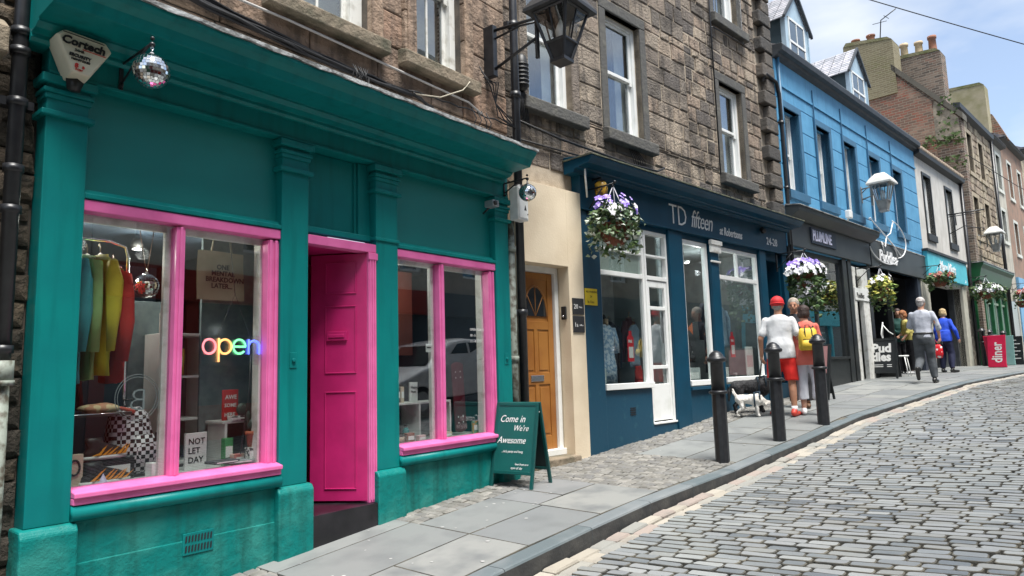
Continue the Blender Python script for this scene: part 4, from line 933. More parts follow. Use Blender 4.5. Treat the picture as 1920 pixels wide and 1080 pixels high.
for a, b, mm in ((6.16, 6.32, DGRN), (8.88, 9.12, DGRN), (9.2, 9.4, DGRN), (10.42, 10.62, DGRN)):
    p = MB(); p.box(a, b, 0, .2, -1.2, 2.22); T.part('pilaster', p, mm, bev=.006)
p = MB(); p.box(14.3, 14.55, -.02, .3, -.8, 2.22); T.part('pilaster', p, mat('dark_navy_post', (.03, .04, .06), .5), bev=.006)
mb = MB(); mb.box(6.32, 8.88, .02, .2, -1.2, .05); mb.box(6.3, 8.9, -.02, .2, .05, .1); T.part('stall_riser', mb, DGRN, bev=.006)
f = MB(); f.box(6.32, 6.40, .05, .12, .1, 2.2); f.box(8.80, 8.88, .05, .12, .1, 2.2); f.box(6.4, 8.8, .05, .12, 2.1, 2.2); f.box(7.42, 7.50, .05, .12, .1, 2.2)
o = T.part('cafe_window', f, DGRN); g = MB(); g.box(6.4, 8.8, .08, .084, .1, 2.1); T.part('pane', g, glassmat('bright_shop_glass', boost=2.2, base=.22, tint=(.8, .86, .85)), o)
f = MB(); f.box(9.45, 9.60, .0, .1, -.6, 2.1); f.box(10.0, 10.38, .0, .1, -.6, 2.1); f.box(9.6, 10.0, .0, .1, 1.9, 2.1); T.part('side_door_frame', f, WHITEW, bev=.01)
f = MB(); f.box(9.45, 10.38, -.02, .1, 1.35, 1.62); T.part('side_door_sign', f, WHITE)
f = MB(); f.text('Puddles', .17, wallM(9.52, -.022, 1.40), shear=.2, sx=.9); T.part('side_door_lettering', f, MATS['black_ink'])
f = MB(); f.box(9.6, 10.0, .12, .16, -.6, 1.9); T.part('side_door', f, DGRN)
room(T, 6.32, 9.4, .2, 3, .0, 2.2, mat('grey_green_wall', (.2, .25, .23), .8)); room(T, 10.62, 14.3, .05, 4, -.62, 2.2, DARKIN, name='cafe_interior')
f = MB(); f.box(9.1, 10.7, .16, .4, -1.2, 2.2); T.part('inner_wall', f, DGRN)
f = MB(); f.box(10.62, 12.0, .02, .1, -.9, .1); f.box(11.95, 12.03, .0, .1, -.9, 2.2); T.part('cafe_stall_riser', f, DGRN)
# lettering: purple-white box letters and the white umbrella emblem
f = MB(); f.box(7.13, 8.42, -.075, -.05, 2.36, 2.68); T.part('sign_board', f, mat('dark_sign_board', (.02, .03, .05), .5))
f = MB(); f.text('PLUMLINE', .30, wallM(7.18, -.078, 2.42), off=.006, sx=.72, depth=.01); T.part('sign_lettering', f, mat('lilac_white', (.62, .62, .78), .5))
SW = mat('white_tube', (.8, .8, .8), .4)
f = MB(); Y = -.09
c = (12.1, 3.0)
def arc(cx, cz, rx, rz, a0, a1, n=14): return [(cx + rx * math.cos(rad(a0 + (a1 - a0) * i / n)), Y, cz + rz * math.sin(rad(a0 + (a1 - a0) * i / n))) for i in range(n + 1)]
f.tube([(10.62, Y, 3.28), (10.60, Y, 3.33), (10.70, Y, 3.36), (10.80, Y, 3.3), (11.75, Y, 3.02), (12.9, Y, 2.62)], .015, 8)
f.tube(arc(12.25, 3.02, 1.05, .48, 85, -75), .015, 8); f.tube([(12.4, Y, 3.49), (12.1, Y, 3.15), (11.75, Y, 3.02)], .014, 8); f.tube([(11.75, Y, 3.02), (12.3, Y, 2.85), (12.55, Y, 2.56)], .014, 8); f.tube([(11.75, Y, 3.02), (11.6, Y, 2.75), (11.35, Y, 2.85)], .014, 8); f.tube([(11.35, Y, 2.85), (11.5, Y, 2.6)], .014, 8)
f.tube(arc(11.6, 2.75, 1.15, .42, 195, 320), .015, 8)
T.part('umbrella_emblem', f, SW)
f = MB(); f.text('Puddles', .42, wallM(11.1, -.09, 2.36), off=.004, sx=1.0, depth=.012, shear=.1); T.part('emblem_lettering', f, SW)
mb = MB()
mb.tube([(6.25, -.05, 6.0), (6.3, -.05, 3.1)], .03, 8); T.part('downpipe', mb, BLUED)

T = Thing('security_light', 'white floodlight on the blue wall above the charcoal cafe fascia', 'floodlight', FB, (9.2, -.1, 3.15))
b = MB(); b.cbox((9.2, -.12, 3.22), .2, .1, .17); T.part('lamp_head', b, WHITE, bev=.015); b = MB(); b.tube([(9.2, -.1, 3.15), (9.25, -.05, 3.05), (9.55, -.02, 3.0), (9.75, .0, 2.98)], .02, 8); T.part('arm', b, WHITE)

# ================================================================ WHITE HOUSE
T = Thing('white_building', 'narrow white rendered house with a turquoise shop sign', 'shop building', FB, (17.5, 0, -.4))
S0, S1 = 15.22, 20.45
WR = mat('white_render', (.62, .60, .56), .85, col2=(.52, .50, .46), nscale=2, bump=.2, bscale=40, streak=(.4, .38, .34))
opD = [(15.88, 16.62, 3.62, 5.38), (18.35, 19.1, 3.62, 5.38)]
mb = MB(); slab(mb, S0, S1, 2.2, 5.86, opD, 0, .35); T.part('wall', mb, WR)
BT = mat('black_window_trim', (.02, .022, .024), .5)
for a, b, c, d in opD:
    mb = MB(); surround(mb, a, b, c, d, .08, .03, 0); mb.box(a - .1, b + .1, -.06, .1, c - .2, c); T.part('window_surround', mb, BT, bev=.006)
    sash(T, a, b, c, d, y=.10, frame=.05)
mb = MB(); mb.prism([(0, 5.84), (-.16, 5.9), (-.18, 6.0), (0, 6.04)], S0, S1, 'yz'); T.part('gutter', mb, BT)
mb = MB()
for i in range(26):
    s = S0 + .1 + i * .2; mb.tube([(s, -.14, 6.05), (s, 2.4, 7.6)], .085, 8)
mb.prism([(-.1, 6.0), (2.4, 7.52), (5, 6.0)], S0, S1, 'yz'); T.part('pantile_roof', mb, mat('pale_pantile', (.42, .33, .25), .8, col2=(.25, .2, .15), nscale=6, bump=.4))
TURQ = mat('turquoise_sign', (.06, .45, .56), .5, col2=(.09, .52, .62), nscale=5)
mb = MB(); mb.box(15.1, 19.55, -.12, 0, 2.32, 3.02); T.part('sign_board', mb, TURQ, bev=.006)
mb = MB(); mb.box(15.05, 19.6, -.16, .0, 3.02, 3.09); T.part('sign_hood', mb, BT)
mb = MB(); mb.text('Mary Mints', .44, wallM(16.3, -.123, 2.55), off=.008, shear=.25, sx=.9, depth=.006); mb.text('21', .14, wallM(19.2, -.123, 2.38), depth=.004); T.part('sign_lettering', mb, SW)
mb = MB(); mb.box(14.62, 15.4, -.02, .3, -.7, 2.24); T.part('shopfront_pier', mb, mat('cream_paint', (.5, .48, .40), .6, bump=.2), bev=.01)
mb = MB(); mb.box(19.1, 19.6, -.04, .3, -.6, 2.3); T.part('shopfront_pier', mb, mat('cream_paint', ()), bev=.01)
room(T, 15.4, 19.1, .05, 3.6, -.5, 2.3, DARKIN, name='shop_interior')
mb = MB(); mb.box(17.0, 19.05, .3, .36, -.4, .2); mb.box(18.9, 19.05, .2, .35, -.4, 2.2); T.part('shop_counter', mb, mat('dark_slate_paint', ()))
mb = MB(); mb.box(19.62, 20.45, .0, .3, -.8, 3.0); T.part('pier_wall', mb, mat('dark_rubble', (.10, .085, .07), .95, col2=(.28, .24, .19), nscale=6, bump=1, bscale=12, bdist=.05))
mb = MB(); mb.tube([(20.35, -.06, 5.9), (20.35, -.06, 3.1), (20.2, -.06, 2.8), (20.2, -.06, -.3)], .05, 8); T.part('downpipe', mb, BLACK)
# iron sign bracket without a board
T = Thing('sign_bracket', 'empty black iron sign bracket projecting from the white house', 'sign bracket', FB, (18.2, 0, 4.4))
b = MB(); s = 18.35; b.tube([(s, 0, 4.52), (s, -1.0, 4.52)], .02, 8); b.tube([(s, 0, 4.45), (s, -.9, 4.45)], .012, 6); b.tube([(s, -.22, 4.5), (s, -.22, 4.15)], .018, 6); b.tube([(s, 0, 3.9), (s, -.45, 4.1), (s, -.85, 3.95)] , .014, 6); b.tube([(s, -.88 + .06 * math.cos(t), 3.92 + .06 * math.sin(t)) for t in [i * .63 for i in range(10)]], .012, 6, closed=True)
T.part('arm', b, BLACK); b = MB(); b.box(s - .03, s + .03, -.02, 0, 3.85, 4.6); T.part('wall_plate', b, BLACK)

# ================================================================ STONE HOUSE WITH THE BRICK GABLE AND GREEN SHOPFRONT
BR1 = brickmat('mottled_brick', (.33, .22, .16), (.15, .10, .075), (.30, .25, .19), mix=(.27, .10, .065), mscale=1.3, bw=.25, bh=.095, bump=1)
BR2 = brickmat('grey_brown_brick', (.25, .185, .14), (.10, .08, .065), (.32, .28, .23), mix=(.24, .14, .10), mscale=1.1, bw=.25, bh=.09, bump=1)
BR3 = brickmat('tan_brick', (.24, .21, .13), (.18, .15, .09), (.30, .27, .18), mix=(.16, .15, .07), mscale=.8, bw=.24, bh=.08)
RUB2 = mat('pale_rubble_wall', (.4, .33, .24), .95, pal=[(.42, .35, .25), (.34, .28, .2), (.48, .41, .3), (.25, .2, .15), (.4, .32, .24)], col2=(.16, .13, .1), nscale=3, lo=.45, hi=.7, bump=1, bscale=12, bdist=.05)
MOSS = mat('mossy_stone', (.22, .2, .12), .95, col2=(.12, .13, .05), nscale=3, bump=.8, bscale=20, bdist=.03)
T = Thing('stone_building', 'stone house with a tall brick gable and a green shopfront', 'shop building', FB, (23.5, 0, -.3))
S0, S1 = 20.5, 26.2
mb = MB()
gp_ = [(-.18, -1), (-.18, 8.35), (1.8, 10.75), (3.4, 10.75), (5.6, 8.35), (5.6, -1)]
mb.prism(gp_, S0 + .35, S0 + .75, 'yz'); T.part('gable_wall', mb, BR2)
mb = MB(); mb.prism([(.62, 6.2), (.62, 9.15), (1.8, 10.6), (3.4, 10.6), (5.5, 8.4), (5.5, 6.2)], S0 + .30, S0 + .351, 'yz'); T.part('gable_brick_patch', mb, BR1)
mb = MB(); mb.prism([(-.12, 7.55), (-.12, 8.35), (.55, 9.15), (.68, 8.6), (.6, 7.7)], S0 + .31, S0 + .352, 'yz'); T.part('gable_render_patch', mb, mat('old_lime_render', (.36, .31, .24), .95, col2=(.2, .18, .14), nscale=5, bump=.8, bscale=14, bdist=.04))
mb = MB(); mb.prism([(-.26, 8.24), (1.8, 10.70), (1.8, 10.95), (-.26, 8.47)], S0 + .25, S0 + .85, 'yz'); T.part('gable_coping', mb, mat('dark_coping', (.12, .11, .09), .9, bump=.5))
opE = [(s, s + w_, z, z + h_) for s, w_, z, h_ in ((22.3, .75, 6.7, 1.5), (24.1, .75, 6.7, 1.5), (22.3, .75, 4.3, 1.5), (24.1, .75, 4.3, 1.5))]
mb = MB(); ashlar(mb, S0 + .4, S1, 3.0, 8.7, [(a - .13, b + .13, c - .14, d + .16) for a, b, c, d in opE], ch=.26, ln=(.2, .6), y=0, proud=.01, jit=.03, bev=.02, joint=.03, seed=33, rough=.01)
T.part('wall', mb, RUB2)
mb = MB(); slab(mb, S0 + .4, S1, 2.4, 8.7, opE, .006, .3); T.part('wall_core', mb, mat('grey_brown_mortar', (.16, .13, .1), .95))
for a, b, c, d in opE:
    mb = MB(); surround(mb, a, b, c, d, .13, .02, 0); mb.box(a - .15, b + .15, -.06, .1, c - .14, c); T.part('window_surround', mb, mat('pale_dressed_stone', (.45, .38, .28), .9, col2=(.3, .25, .18), nscale=6))
    sash(T, a, b, c, d, y=.14, curtain=False, frame=.05)
mb = MB(); mb.prism([(0, 8.62), (-.2, 8.7), (-.22, 8.85), (0, 8.9)], S0 + .3, S1, 'yz'); T.part('gutter', mb, BT)
mb = MB(); mb.prism([(-.1, 8.8), (2.7, 11.0), (5.6, 8.8)], S0 + .76, S1, 'yz'); T.part('roof', mb, SLATE)
def chimney(T, s0, s1, y0, y1, z0, z1, m, pots, top=.1, potm=None, name='chimney', lean=0):
    mb = MB(); mb.prism([(y0, z0), (y1, z0), (y1, z1 - .12), (y1 - .1, z1), (y0 + .14, z1 + lean), (y0, z1 - .15 + lean)], s0, s1, 'yz'); c = T.part(name, mb, m)
    mb = MB(); mb.prism([(y0 + .02, z1 - .1 + lean), (y1 - .02, z1 - .1), (y1 - .12, z1 + .03), (y0 + .16, z1 + .03 + lean)], s0 - .02, s1 + .02, 'yz'); T.part('chimney_cap', mb, MOSS, c)
    for (y, h_, r, cm) in pots:
        p = MB(); zz = z1 - .02 + lean * .5; p.lathe([(r * 1.05, 0), (r, .1), (r * .9, h_ * .8), (r * 1.12, h_ * .84), (r * 1.12, h_), (r * .8, h_)], ((s0 + s1) / 2, y, zz), 12); T.part('chimney_pot', p, cm, c)
TC = mat('terracotta_pot', (.30, .13, .08), .8, col2=(.2, .1, .07)); CP = mat('buff_pot', (.55, .42, .28), .8, col2=(.4, .32, .2))
chimney(T, 20.75, 21.6, 1.67, 3.4, 9.8, 12.28, BR3, [(3.05, .36, .15, TC), (2.5, .36, .15, TC)], lean=-.28)
chimney(T, 22.0, 22.7, .44, 1.9, 8.9, 11.62, BR2, [(1.70, .66, .14, CP), (1.2, .56, .14, CP), (.74, .62, .14, TC)], lean=-.12)
mb = MB(); mb.tube([(21.2, 2.2, 12.1), (21.2, 2.1, 12.95), (21.2, 1.55, 13.2)], .02, 6); mb.tube([(21.2, 2.4, 12.9), (21.2, 1.9, 12.85)], .012, 6); mb.tube([(20.9, 1.9, 12.95), (21.5, 1.9, 13.05)], .012, 6); T.part('aerial', mb, BLACK)
GREEN = mat('green_shop_paint', (.012, .12, .04), .4, col2=(.01, .09, .03), nscale=5, bump=.15)
mb = MB(); mb.prism([(0, 2.55), (-.05, 2.55), (-.22, 2.62), (-.30, 3.0), (-.38, 3.12), (-.38, 3.18), (0, 3.25)], 20.75, 26.0, 'yz'); T.part('fascia', mb, GREEN)
mb = MB(); mb.box(20.7, 26.05, -.4, .05, 3.185, 3.22); T.part('lead_capping', mb, LEAD)
for a, b in ((20.8, 21.15), (22.1, 22.3), (23.3, 23.55), (24.6, 24.8), (25.7, 25.95)):
    p = MB(); p.box(a, b, -.06, .2, -.6, 2.56); p.box(a - .04, b + .04, -.1, .1, -.6, .0); T.part('pilaster', p, GREEN, bev=.01)
mb = MB(); mb.box(21.15, 25.7, .0, .2, -.6, .3); T.part('stall_riser', mb, GREEN)
mb = MB(); mb.box(21.15, 25.7, .05, .06, .3, 2.56); T.part('shop_window', mb, MATS['dark_window_glass'])
mb = MB()
for s in (21.7, 22.8, 24.1, 25.2): mb.box(s - .03, s + .03, .0, .05, .3, 2.5)
mb.box(21.15, 25.7, .0, .05, 1.9, 1.98); T.part('window_bars', mb, mat('sage_paint', (.3, .4, .3), .5))
mb = MB()
for i in range(160):
    y = R_.uniform(-.25, 1.0); z = R_.choice((R_.uniform(7.4, 7.8), R_.uniform(6.4, 7.0), 8 + R_.uniform(-.4, 1.2) * 1)); yy = y * .5 if z > 7.9 else y
    s = S0 + .28; a = R_.uniform(0, 6.3); r = R_.uniform(.04, .09)
    mb.add([(s - R_.uniform(0, .12), yy + r * math.cos(a + k * 2.1), z + r * math.sin(a + k * 2.1)) for k in range(3)], [(0, 1, 2)])
T.part('wall_weeds', mb, mat('weed_green', (.06, .1, .025), .8))

# ================================================================ HOUSES BEYOND
def simple_house(name, label, s0, s1, zt, wallm, ops, trim, yoff=0, rise=1.9, gabm=None, surr=.1):
    T = Thing(name, label, 'house', FB, ((s0 + s1) / 2, yoff, -.3))
    mb = MB(); slab(mb, s0, s1, -1, zt, ops, yoff, yoff + .3); T.part('wall', mb, wallm)
    for a, b, c, d in ops:
        mb = MB(); surround(mb, a, b, c, d, surr, .02, yoff); mb.box(a - .12, b + .12, yoff - .05, yoff + .1, c - .13, c); T.part('window_surround', mb, trim)
        sash(T, a, b, c, d, y=yoff + .14, curtain=False, frame=.05)
    mb = MB(); mb.box(s0 - .0, s0 + .3, yoff + .3, yoff + 6, -1, zt); mb.box(s1 - .3, s1 - .002, yoff + .3, yoff + 6, -1, zt); T.part('side_wall', mb, gabm or wallm)
    mb = MB(); mb.prism([(yoff - .25, zt), (yoff + 3, zt + rise), (yoff + 6, zt)], s0 - .02, s1 + .02, 'yz'); T.part('roof', mb, SLATE)
    mb = MB(); mb.prism([(yoff, zt - .1), (yoff - .2, zt - .05), (yoff - .22, zt + .08), (yoff, zt + .12)], s0, s1, 'yz'); T.part('gutter', mb, BT)
    return T
T = simple_house('pale_house', 'pale grey rendered house between the brick gabled house and the pink house', 26.22, 28.6, 8.9, mat('pale_render', (.5, .47, .40), .9, col2=(.38, .36, .3), nscale=2), [(27.3, 28.1, 6.9, 8.4), (27.2, 28.0, 4.7, 6.0)], mat('pale_trim', (.65, .66, .6), .7))
mb = MB(); mb.box(26.3, 28.5, -.03, 0, -.6, 2.6); T.part('ground_floor_panel', mb, MATS['cream_paint'])
mb = MB(); mb.box(26.9, 27.9, -.045, -.03, -.5, 2.2); T.part('shop_window', mb, MATS['dark_window_glass'])
mb = MB(); mb.tube([(26.3, -.08, 8.8), (26.3, -.08, -.3)], .06, 8); T.part('downpipe', mb, BLACK)
chimney(T, 28.3, 29.0, .25, 1.9, 8.8, 12.0, mat('render_chimney', (.34, .30, .2), .95, col2=(.24, .22, .12), nscale=2.2, bump=.7, bscale=20), [], lean=-.1)
T = simple_house('pink_house', 'salmon pink rendered house on the far bend of the street', 28.62, 33.5, 9.4, mat('salmon_render', (.32, .20, .145), .9, col2=(.22, .16, .12), nscale=2), [(29.7, 30.5, 6.9, 8.5), (32.0, 32.8, 6.9, 8.5), (29.7, 30.5, 4.4, 5.8), (32.0, 32.8, 4.4, 5.8)], MATS['pale_trim'], gabm=BR1)
mb = MB(); mb.prism([(-.28, 9.35), (.2, 10.6), (2.9, 11.6), (5, 9.4)], 28.98, 29.4, 'yz'); T.part('brick_gable', mb, BR1)
SKYB = mat('sky_blue_paint', (.16, .38, .60), .5); 
mb = MB(); mb.box(28.65, 33.0, -.10, .0, 2.5, 3.3); T.part('shop_fascia', mb, SKYB)
mb = MB(); mb.box(28.65, 29.6, -.05, .0, -.6, 2.5); T.part('shop_door_panel', mb, SKYB)
mb = MB(); mb.box(29.6, 33.0, -.04, .0, -.6, 2.5); T.part('shop_window', mb, MATS['dark_window_glass'])
mb = MB(); mb.text('GALLERY', .3, wallM(29.4, -.104, 2.75)); T.part('fascia_lettering', mb, MATS['white_ink'])
T = simple_house('brown_stone_house', 'brown stone house last in view up the street', 33.52, 40, 9.9, RUB2, [(34.5, 35.3, 7, 8.6), (37, 37.8, 7, 8.6), (34.5, 35.3, 4.3, 5.8), (37, 37.8, 4.3, 5.8)], MATS['pale_trim'])
T = simple_house('white_end_house', 'white house closing the end of the street', 40.02, 48, 9.0, WR, [(41.5, 42.3, 6, 7.6), (44, 44.8, 6, 7.6)], BT)

# ================================================================ THE OTHER SIDE OF THE STREET (seen in the shop glass)
FO = Frame((0, -3.5, 0), rad(180))
def opp(name, label, x0, x1, zt, wm, sf, nwin, nst=2):
    T = Thing(name, label, 'house', FO, ((x0 + x1) / 2, 0, -1.2)); ops = []; st = (x1 - x0) / nwin
    for k in range(nwin):
        for j in range(nst): ops.append((x0 + st * (k + .5) - .4, x0 + st * (k + .5) + .4, 2.6 + j * 2.4, 4.2 + j * 2.4))
    mb = MB(); slab(mb, x0, x1, 2.1, zt, ops, 0, .3); mb.box(x0, x0 + .3, .3, 6, -2, zt); mb.box(x1 - .3, x1, .3, 6, -2, zt); mb.box(x0, x1, .8, 1.0, -2, 2.1); T.part('wall', mb, wm)
    for o in ops: sash(T, *o, y=.12, frame=.05, curtain=False)
    mb = MB(); mb.box(x0, x1, -.1, .1, 1.5, 2.1); mb.box(x0, x1, 0, .1, -2.4, -.5)
    n = max(2, int((x1 - x0) / 1.6))
    for k in range(n + 1): c = x0 + .12 + (x1 - x0 - .24) * k / n; mb.box(c - .12, c + .12, -.04, .15, -2.4, 1.5)
    T.part('shopfront', mb, sf)
    mb = MB(); mb.box(x0 + .1, x1 - .1, .08, .09, -.5, 1.5); T.part('shop_window', mb, MATS['dark_window_glass'])
    mb = MB(); mb.prism([(-.2, zt), (3, zt + 1.9), (6, zt)], x0, x1, 'yz'); T.part('roof', mb, SLATE)
opp('grey_house', 'grey rendered house directly across the street behind the camera', -4.5, 3.0, 7.0, mat('pale_render', ()), mat('maroon_paint', (.12, .02, .02), .4), 3)
opp('sandstone_house', 'sandstone house across the street behind the camera to the left', 3.02, 12, 6.6, mat('plain_sandstone', (.34, .27, .2), .9, col2=(.25, .2, .15), nscale=2, bump=.5), mat('bottle_green_paint', (.02, .07, .04), .4), 4)
opp('cream_house', 'cream house across the street opposite the dark blue shopfront', -13, -4.52, 6.9, mat('cream_paint', ()), mat('red_paint', (.30, .03, .02), .4), 4)
opp('brown_house', 'brown stone house across the street opposite the blue house', -23, -13.02, 6.4, mat('plain_sandstone', ()), GREYF, 4)
opp('long_grey_house', 'long grey house across the street furthest up the hill', -36, -23.02, 6.5, WR, TURQ, 5)

# ================================================================ STREET LAMPS
LGL = glassmat('lamp_glass', boost=1.6, base=.06, tint=(.97, .98, .97))
def lamp(label, F, s, out_, z, hw, m, roofm, plate_s, plate_z, group=None, tipw=.07, hgt=.6):
    T = Thing('street_lamp', label, 'street lamp', F, (plate_s, 0, plate_z), group)
    y = -out_; zr = z + hgt; R4 = lambda w_, zz: [(s - w_, y - w_, zz), (s + w_, y - w_, zz), (s + w_, y + w_, zz), (s - w_, y + w_, zz)]
    b = MB(); t = R4(tipw, z); m_ = R4(tipw + (hw - tipw) * .36, z + hgt * .36); u = R4(hw, zr)
    for k in range(4): b.tube([t[k], u[k]], .017, 6, smooth=False)
    for ring, r in ((u, .020), (m_, .016), (t, .016)):
        for k in range(4): b.tube([ring[k], ring[(k + 1) % 4]], r, 6, smooth=False)
    for k in range(4):                      # middle glazing bars
        p = [(u[k][i] + u[(k + 1) % 4][i]) / 2 for i in range(3)]; q = [(m_[k][i] + m_[(k + 1) % 4][i]) / 2 for i in range(3)]; b.tube([p, q], .010, 6)
    f = T.part('lantern_frame', b, m)
    b = MB(); b.add(R4(tipw, z + .01) + R4(tipw + (hw - tipw) * .36, z + hgt * .36), [(0, 1, 5, 4), (1, 2, 6, 5), (2, 3, 7, 6), (3, 0, 4, 7)]); b.box(s - tipw - .02, s + tipw + .02, y - tipw - .02, y + tipw + .02, z - .03, z + .005); T.part('lantern_base', b, m)
    b = MB(); b.add(R4(tipw + (hw - tipw) * .36, z + hgt * .36) + R4(hw, zr), [(0, 1, 5, 4), (1, 2, 6, 5), (2, 3, 7, 6), (3, 0, 4, 7)]); T.part('lantern_glass', b, LGL)
    b = MB(); e = hw * 1.38
    vs = R4(e, zr) + R4(e, zr + .035) + R4(hw * 1.05, zr + .14) + R4(hw * .5, zr + .26)
    b.add(vs, [(0, 1, 5, 4), (1, 2, 6, 5), (2, 3, 7, 6), (3, 0, 4, 7), (4, 5, 9, 8), (5, 6, 10, 9), (6, 7, 11, 10), (7, 4, 8, 11), (8, 9, 13, 12), (9, 10, 14, 13), (10, 11, 15, 14), (11, 8, 12, 15), (12, 13, 14, 15)])
    # underside ring leaves the glazed middle open
    i_ = R4(hw * .98, zr + .001); b.add(R4(e, zr + .001) + i_, [(0, 1, 5, 4), (1, 2, 6, 5), (2, 3, 7, 6), (3, 0, 4, 7)]); T.part('lantern_roof', b, roofm)
    b = MB(); b.lathe([(.03, -.02), (.05, .05), (.06, .12), (.03, .2), (.012, .24)], (s, y, z + hgt * .36 + .02), 10); T.part('lamp_bulb', b, mat('frosted_lamp', (.7, .72, .7), .3, spec=.7))
    b = MB(); py = -max(out_ - hw - .06, .1); zt = zr + .02; ps = plate_s
    b.tube([(ps, -.02, zt), (ps + (s - ps) * .6, py, zt), (s, y + hw, zt)], .017, 8); b.tube([(ps, -.02, plate_z - .28), (ps + (s - ps) * .6, py, zt - .22), (ps + (s - ps) * .6, py, zt + .02)], .017, 8)
    b.tube([(ps + (s - ps) * .6, py, zt - .45), (ps + (s - ps) * .6, py, zt + .06)], .024, 8); b.tube([(ps, -.02, zt - .1), (ps + (s - ps) * .5, py * .6, zt - .02), (s, y + hw, zr)], .012, 8)
    T.part('bracket_arm', b, m)
    b = MB(); b.box(ps - .035, ps + .035, -.03, .14, plate_z - .36, zt + .06); T.part('wall_plate', b, m, bev=.006)
    return T
# the near one hangs high over the join of the first two houses
lamp('black four sided street lamp on a wall bracket high beside the tall drainpipe', FA, 5.68, .80, 3.21, .205, BLACK, mat('black_lead', (.03, .032, .035), .45), 5.52, 3.58, hgt=.52)
WL = mat('white_lamp_paint', (.62, .62, .58), .45, col2=(.5, .5, .47))
SG = mat('silver_grey_lamp_paint', (.28, .29, .28), .4, col2=(.2, .2, .2))
lamp('pale domed street lamp bracketed to the blue house wall', FB, 10.30, .52, 3.40, .19, SG, WL, 10.47, 4.05, 'pale street lamps up the street')
lamp('pale domed street lamp over the green shopfront further up the street', FB, 22.3, .52, 3.70, .2, SG, WL, 22.5, 4.35, 'pale street lamps up the street')
# overhead wires
b = MB(); P_ = lambda t: Vector((14.23 + 5.98 * t, 3.3 - 6.9 * t, 7.72 - 2.81 * t - .25 * t * (1 - t)))
b.tube([P_(i / 24) for i in range(25)], .011, 6)
single('overhead_wire', b, mat('wire_black', (.03, .03, .035), .6), 'thin wire crossing the sky from the stone house roof', 'wire')
b = MB(); b.tube([FB.p((20.6, -.1, 7.1)), FB.p((28, -.55, 7.0)), FB.p((40, -1.2, 7.4))], .014, 5); single('overhead_wire', b, MATS['wire_black'], 'thin wire slung across the upper windows of the far stone houses', 'wire')

# ================================================================ HANGING BASKETS
LEAFG = mat('leaf_green', (.05, .10, .025), .6, pal=[(.05, .11, .025), (.03, .07, .018), (.09, .15, .04), (.12, .17, .07), (.04, .08, .03)])
LEAFS = mat('leaf_silver', (.35, .42, .33), .6, pal=[(.30, .37, .27), (.48, .54, .44), (.12, .18, .09), (.20, .26, .16), (.62, .65, .58)])
FLW = mat('white_petals', (.75, .75, .74), .6, pal=[(.8, .8, .78), (.7, .7, .74), (.8, .78, .8)])
FLP = mat('purple_petals', (.25, .16, .62), .6, pal=[(.30, .18, .68), (.42, .34, .75), (.20, .12, .5), (.62, .55, .82)])
FLY = mat('yellow_leaves', (.35, .36, .05), .6, pal=[(.38, .38, .06), (.2, .28, .05), (.48, .44, .12)])
FLR = mat('red_petals', (.4, .03, .03), .6, pal=[(.32, .03, .03), (.2, .05, .04), (.4, .16, .12)])
def leaves(c, rx, ry, rz, n, size, seed, low=-.6, shell=.75, droop=0):
    r = random.Random(seed); b = MB()
    for i in range(n):
        while True:
            v = Vector((r.uniform(-1, 1), r.uniform(-1, 1), r.uniform(low, 1)))
            if shell < v.length < 1.05: break
        p = Vector((c[0] + v.x * rx, c[1] + v.y * ry, c[2] + v.z * rz - (droop * 2.4 * r.random() ** 4 if v.z < .2 else 0)))
        a = r.uniform(0, 6.28); t = Vector((math.cos(a), math.sin(a), r.uniform(-.8, .5))).normalized(); u = t.cross((v + Vector((r.uniform(-.6, .6), r.uniform(-.6, .6), r.uniform(-.2, .8)))).normalized()).normalized()
        s = size * r.uniform(.6, 1.3); w_ = s * .42; nrm = t.cross(u) * s * .18
        b.add([p, p + t * s * .4 + u * w_ + nrm, p + t * s, p + t * s * .4 - u * w_ + nrm], [(0, 1, 2, 3)])
    return b
def blooms(c, rx, ry, rz, n, size, seed, zmin=0):
    r = random.Random(seed); b = MB()
    for i in range(n):
        while True:
            v = Vector((r.uniform(-1, 1), r.uniform(-1, .6), r.uniform(zmin, 1)))
            if .8 < v.length < 1.1: break
        p = Vector((c[0] + v.x * rx, c[1] + v.y * ry, c[2] + v.z * rz)); nr = (v + Vector((0, -.5, .1))).normalized(); t = nr.orthogonal().normalized(); u = nr.cross(t); s = size * r.uniform(.7, 1.25)
        for k in range(5):
            a = k * 1.257 + r.uniform(0, .3); d = t * math.cos(a) + u * math.sin(a); e = t * math.cos(a + 1.57) + u * math.sin(a + 1.57)
            b.add([p, p + d * s * .6 + e * s * .38 + nr * s * .15, p + d * s + nr * s * .05, p + d * s * .6 - e * s * .38 + nr * s * .15], [(0, 1, 2, 3)])
    return b
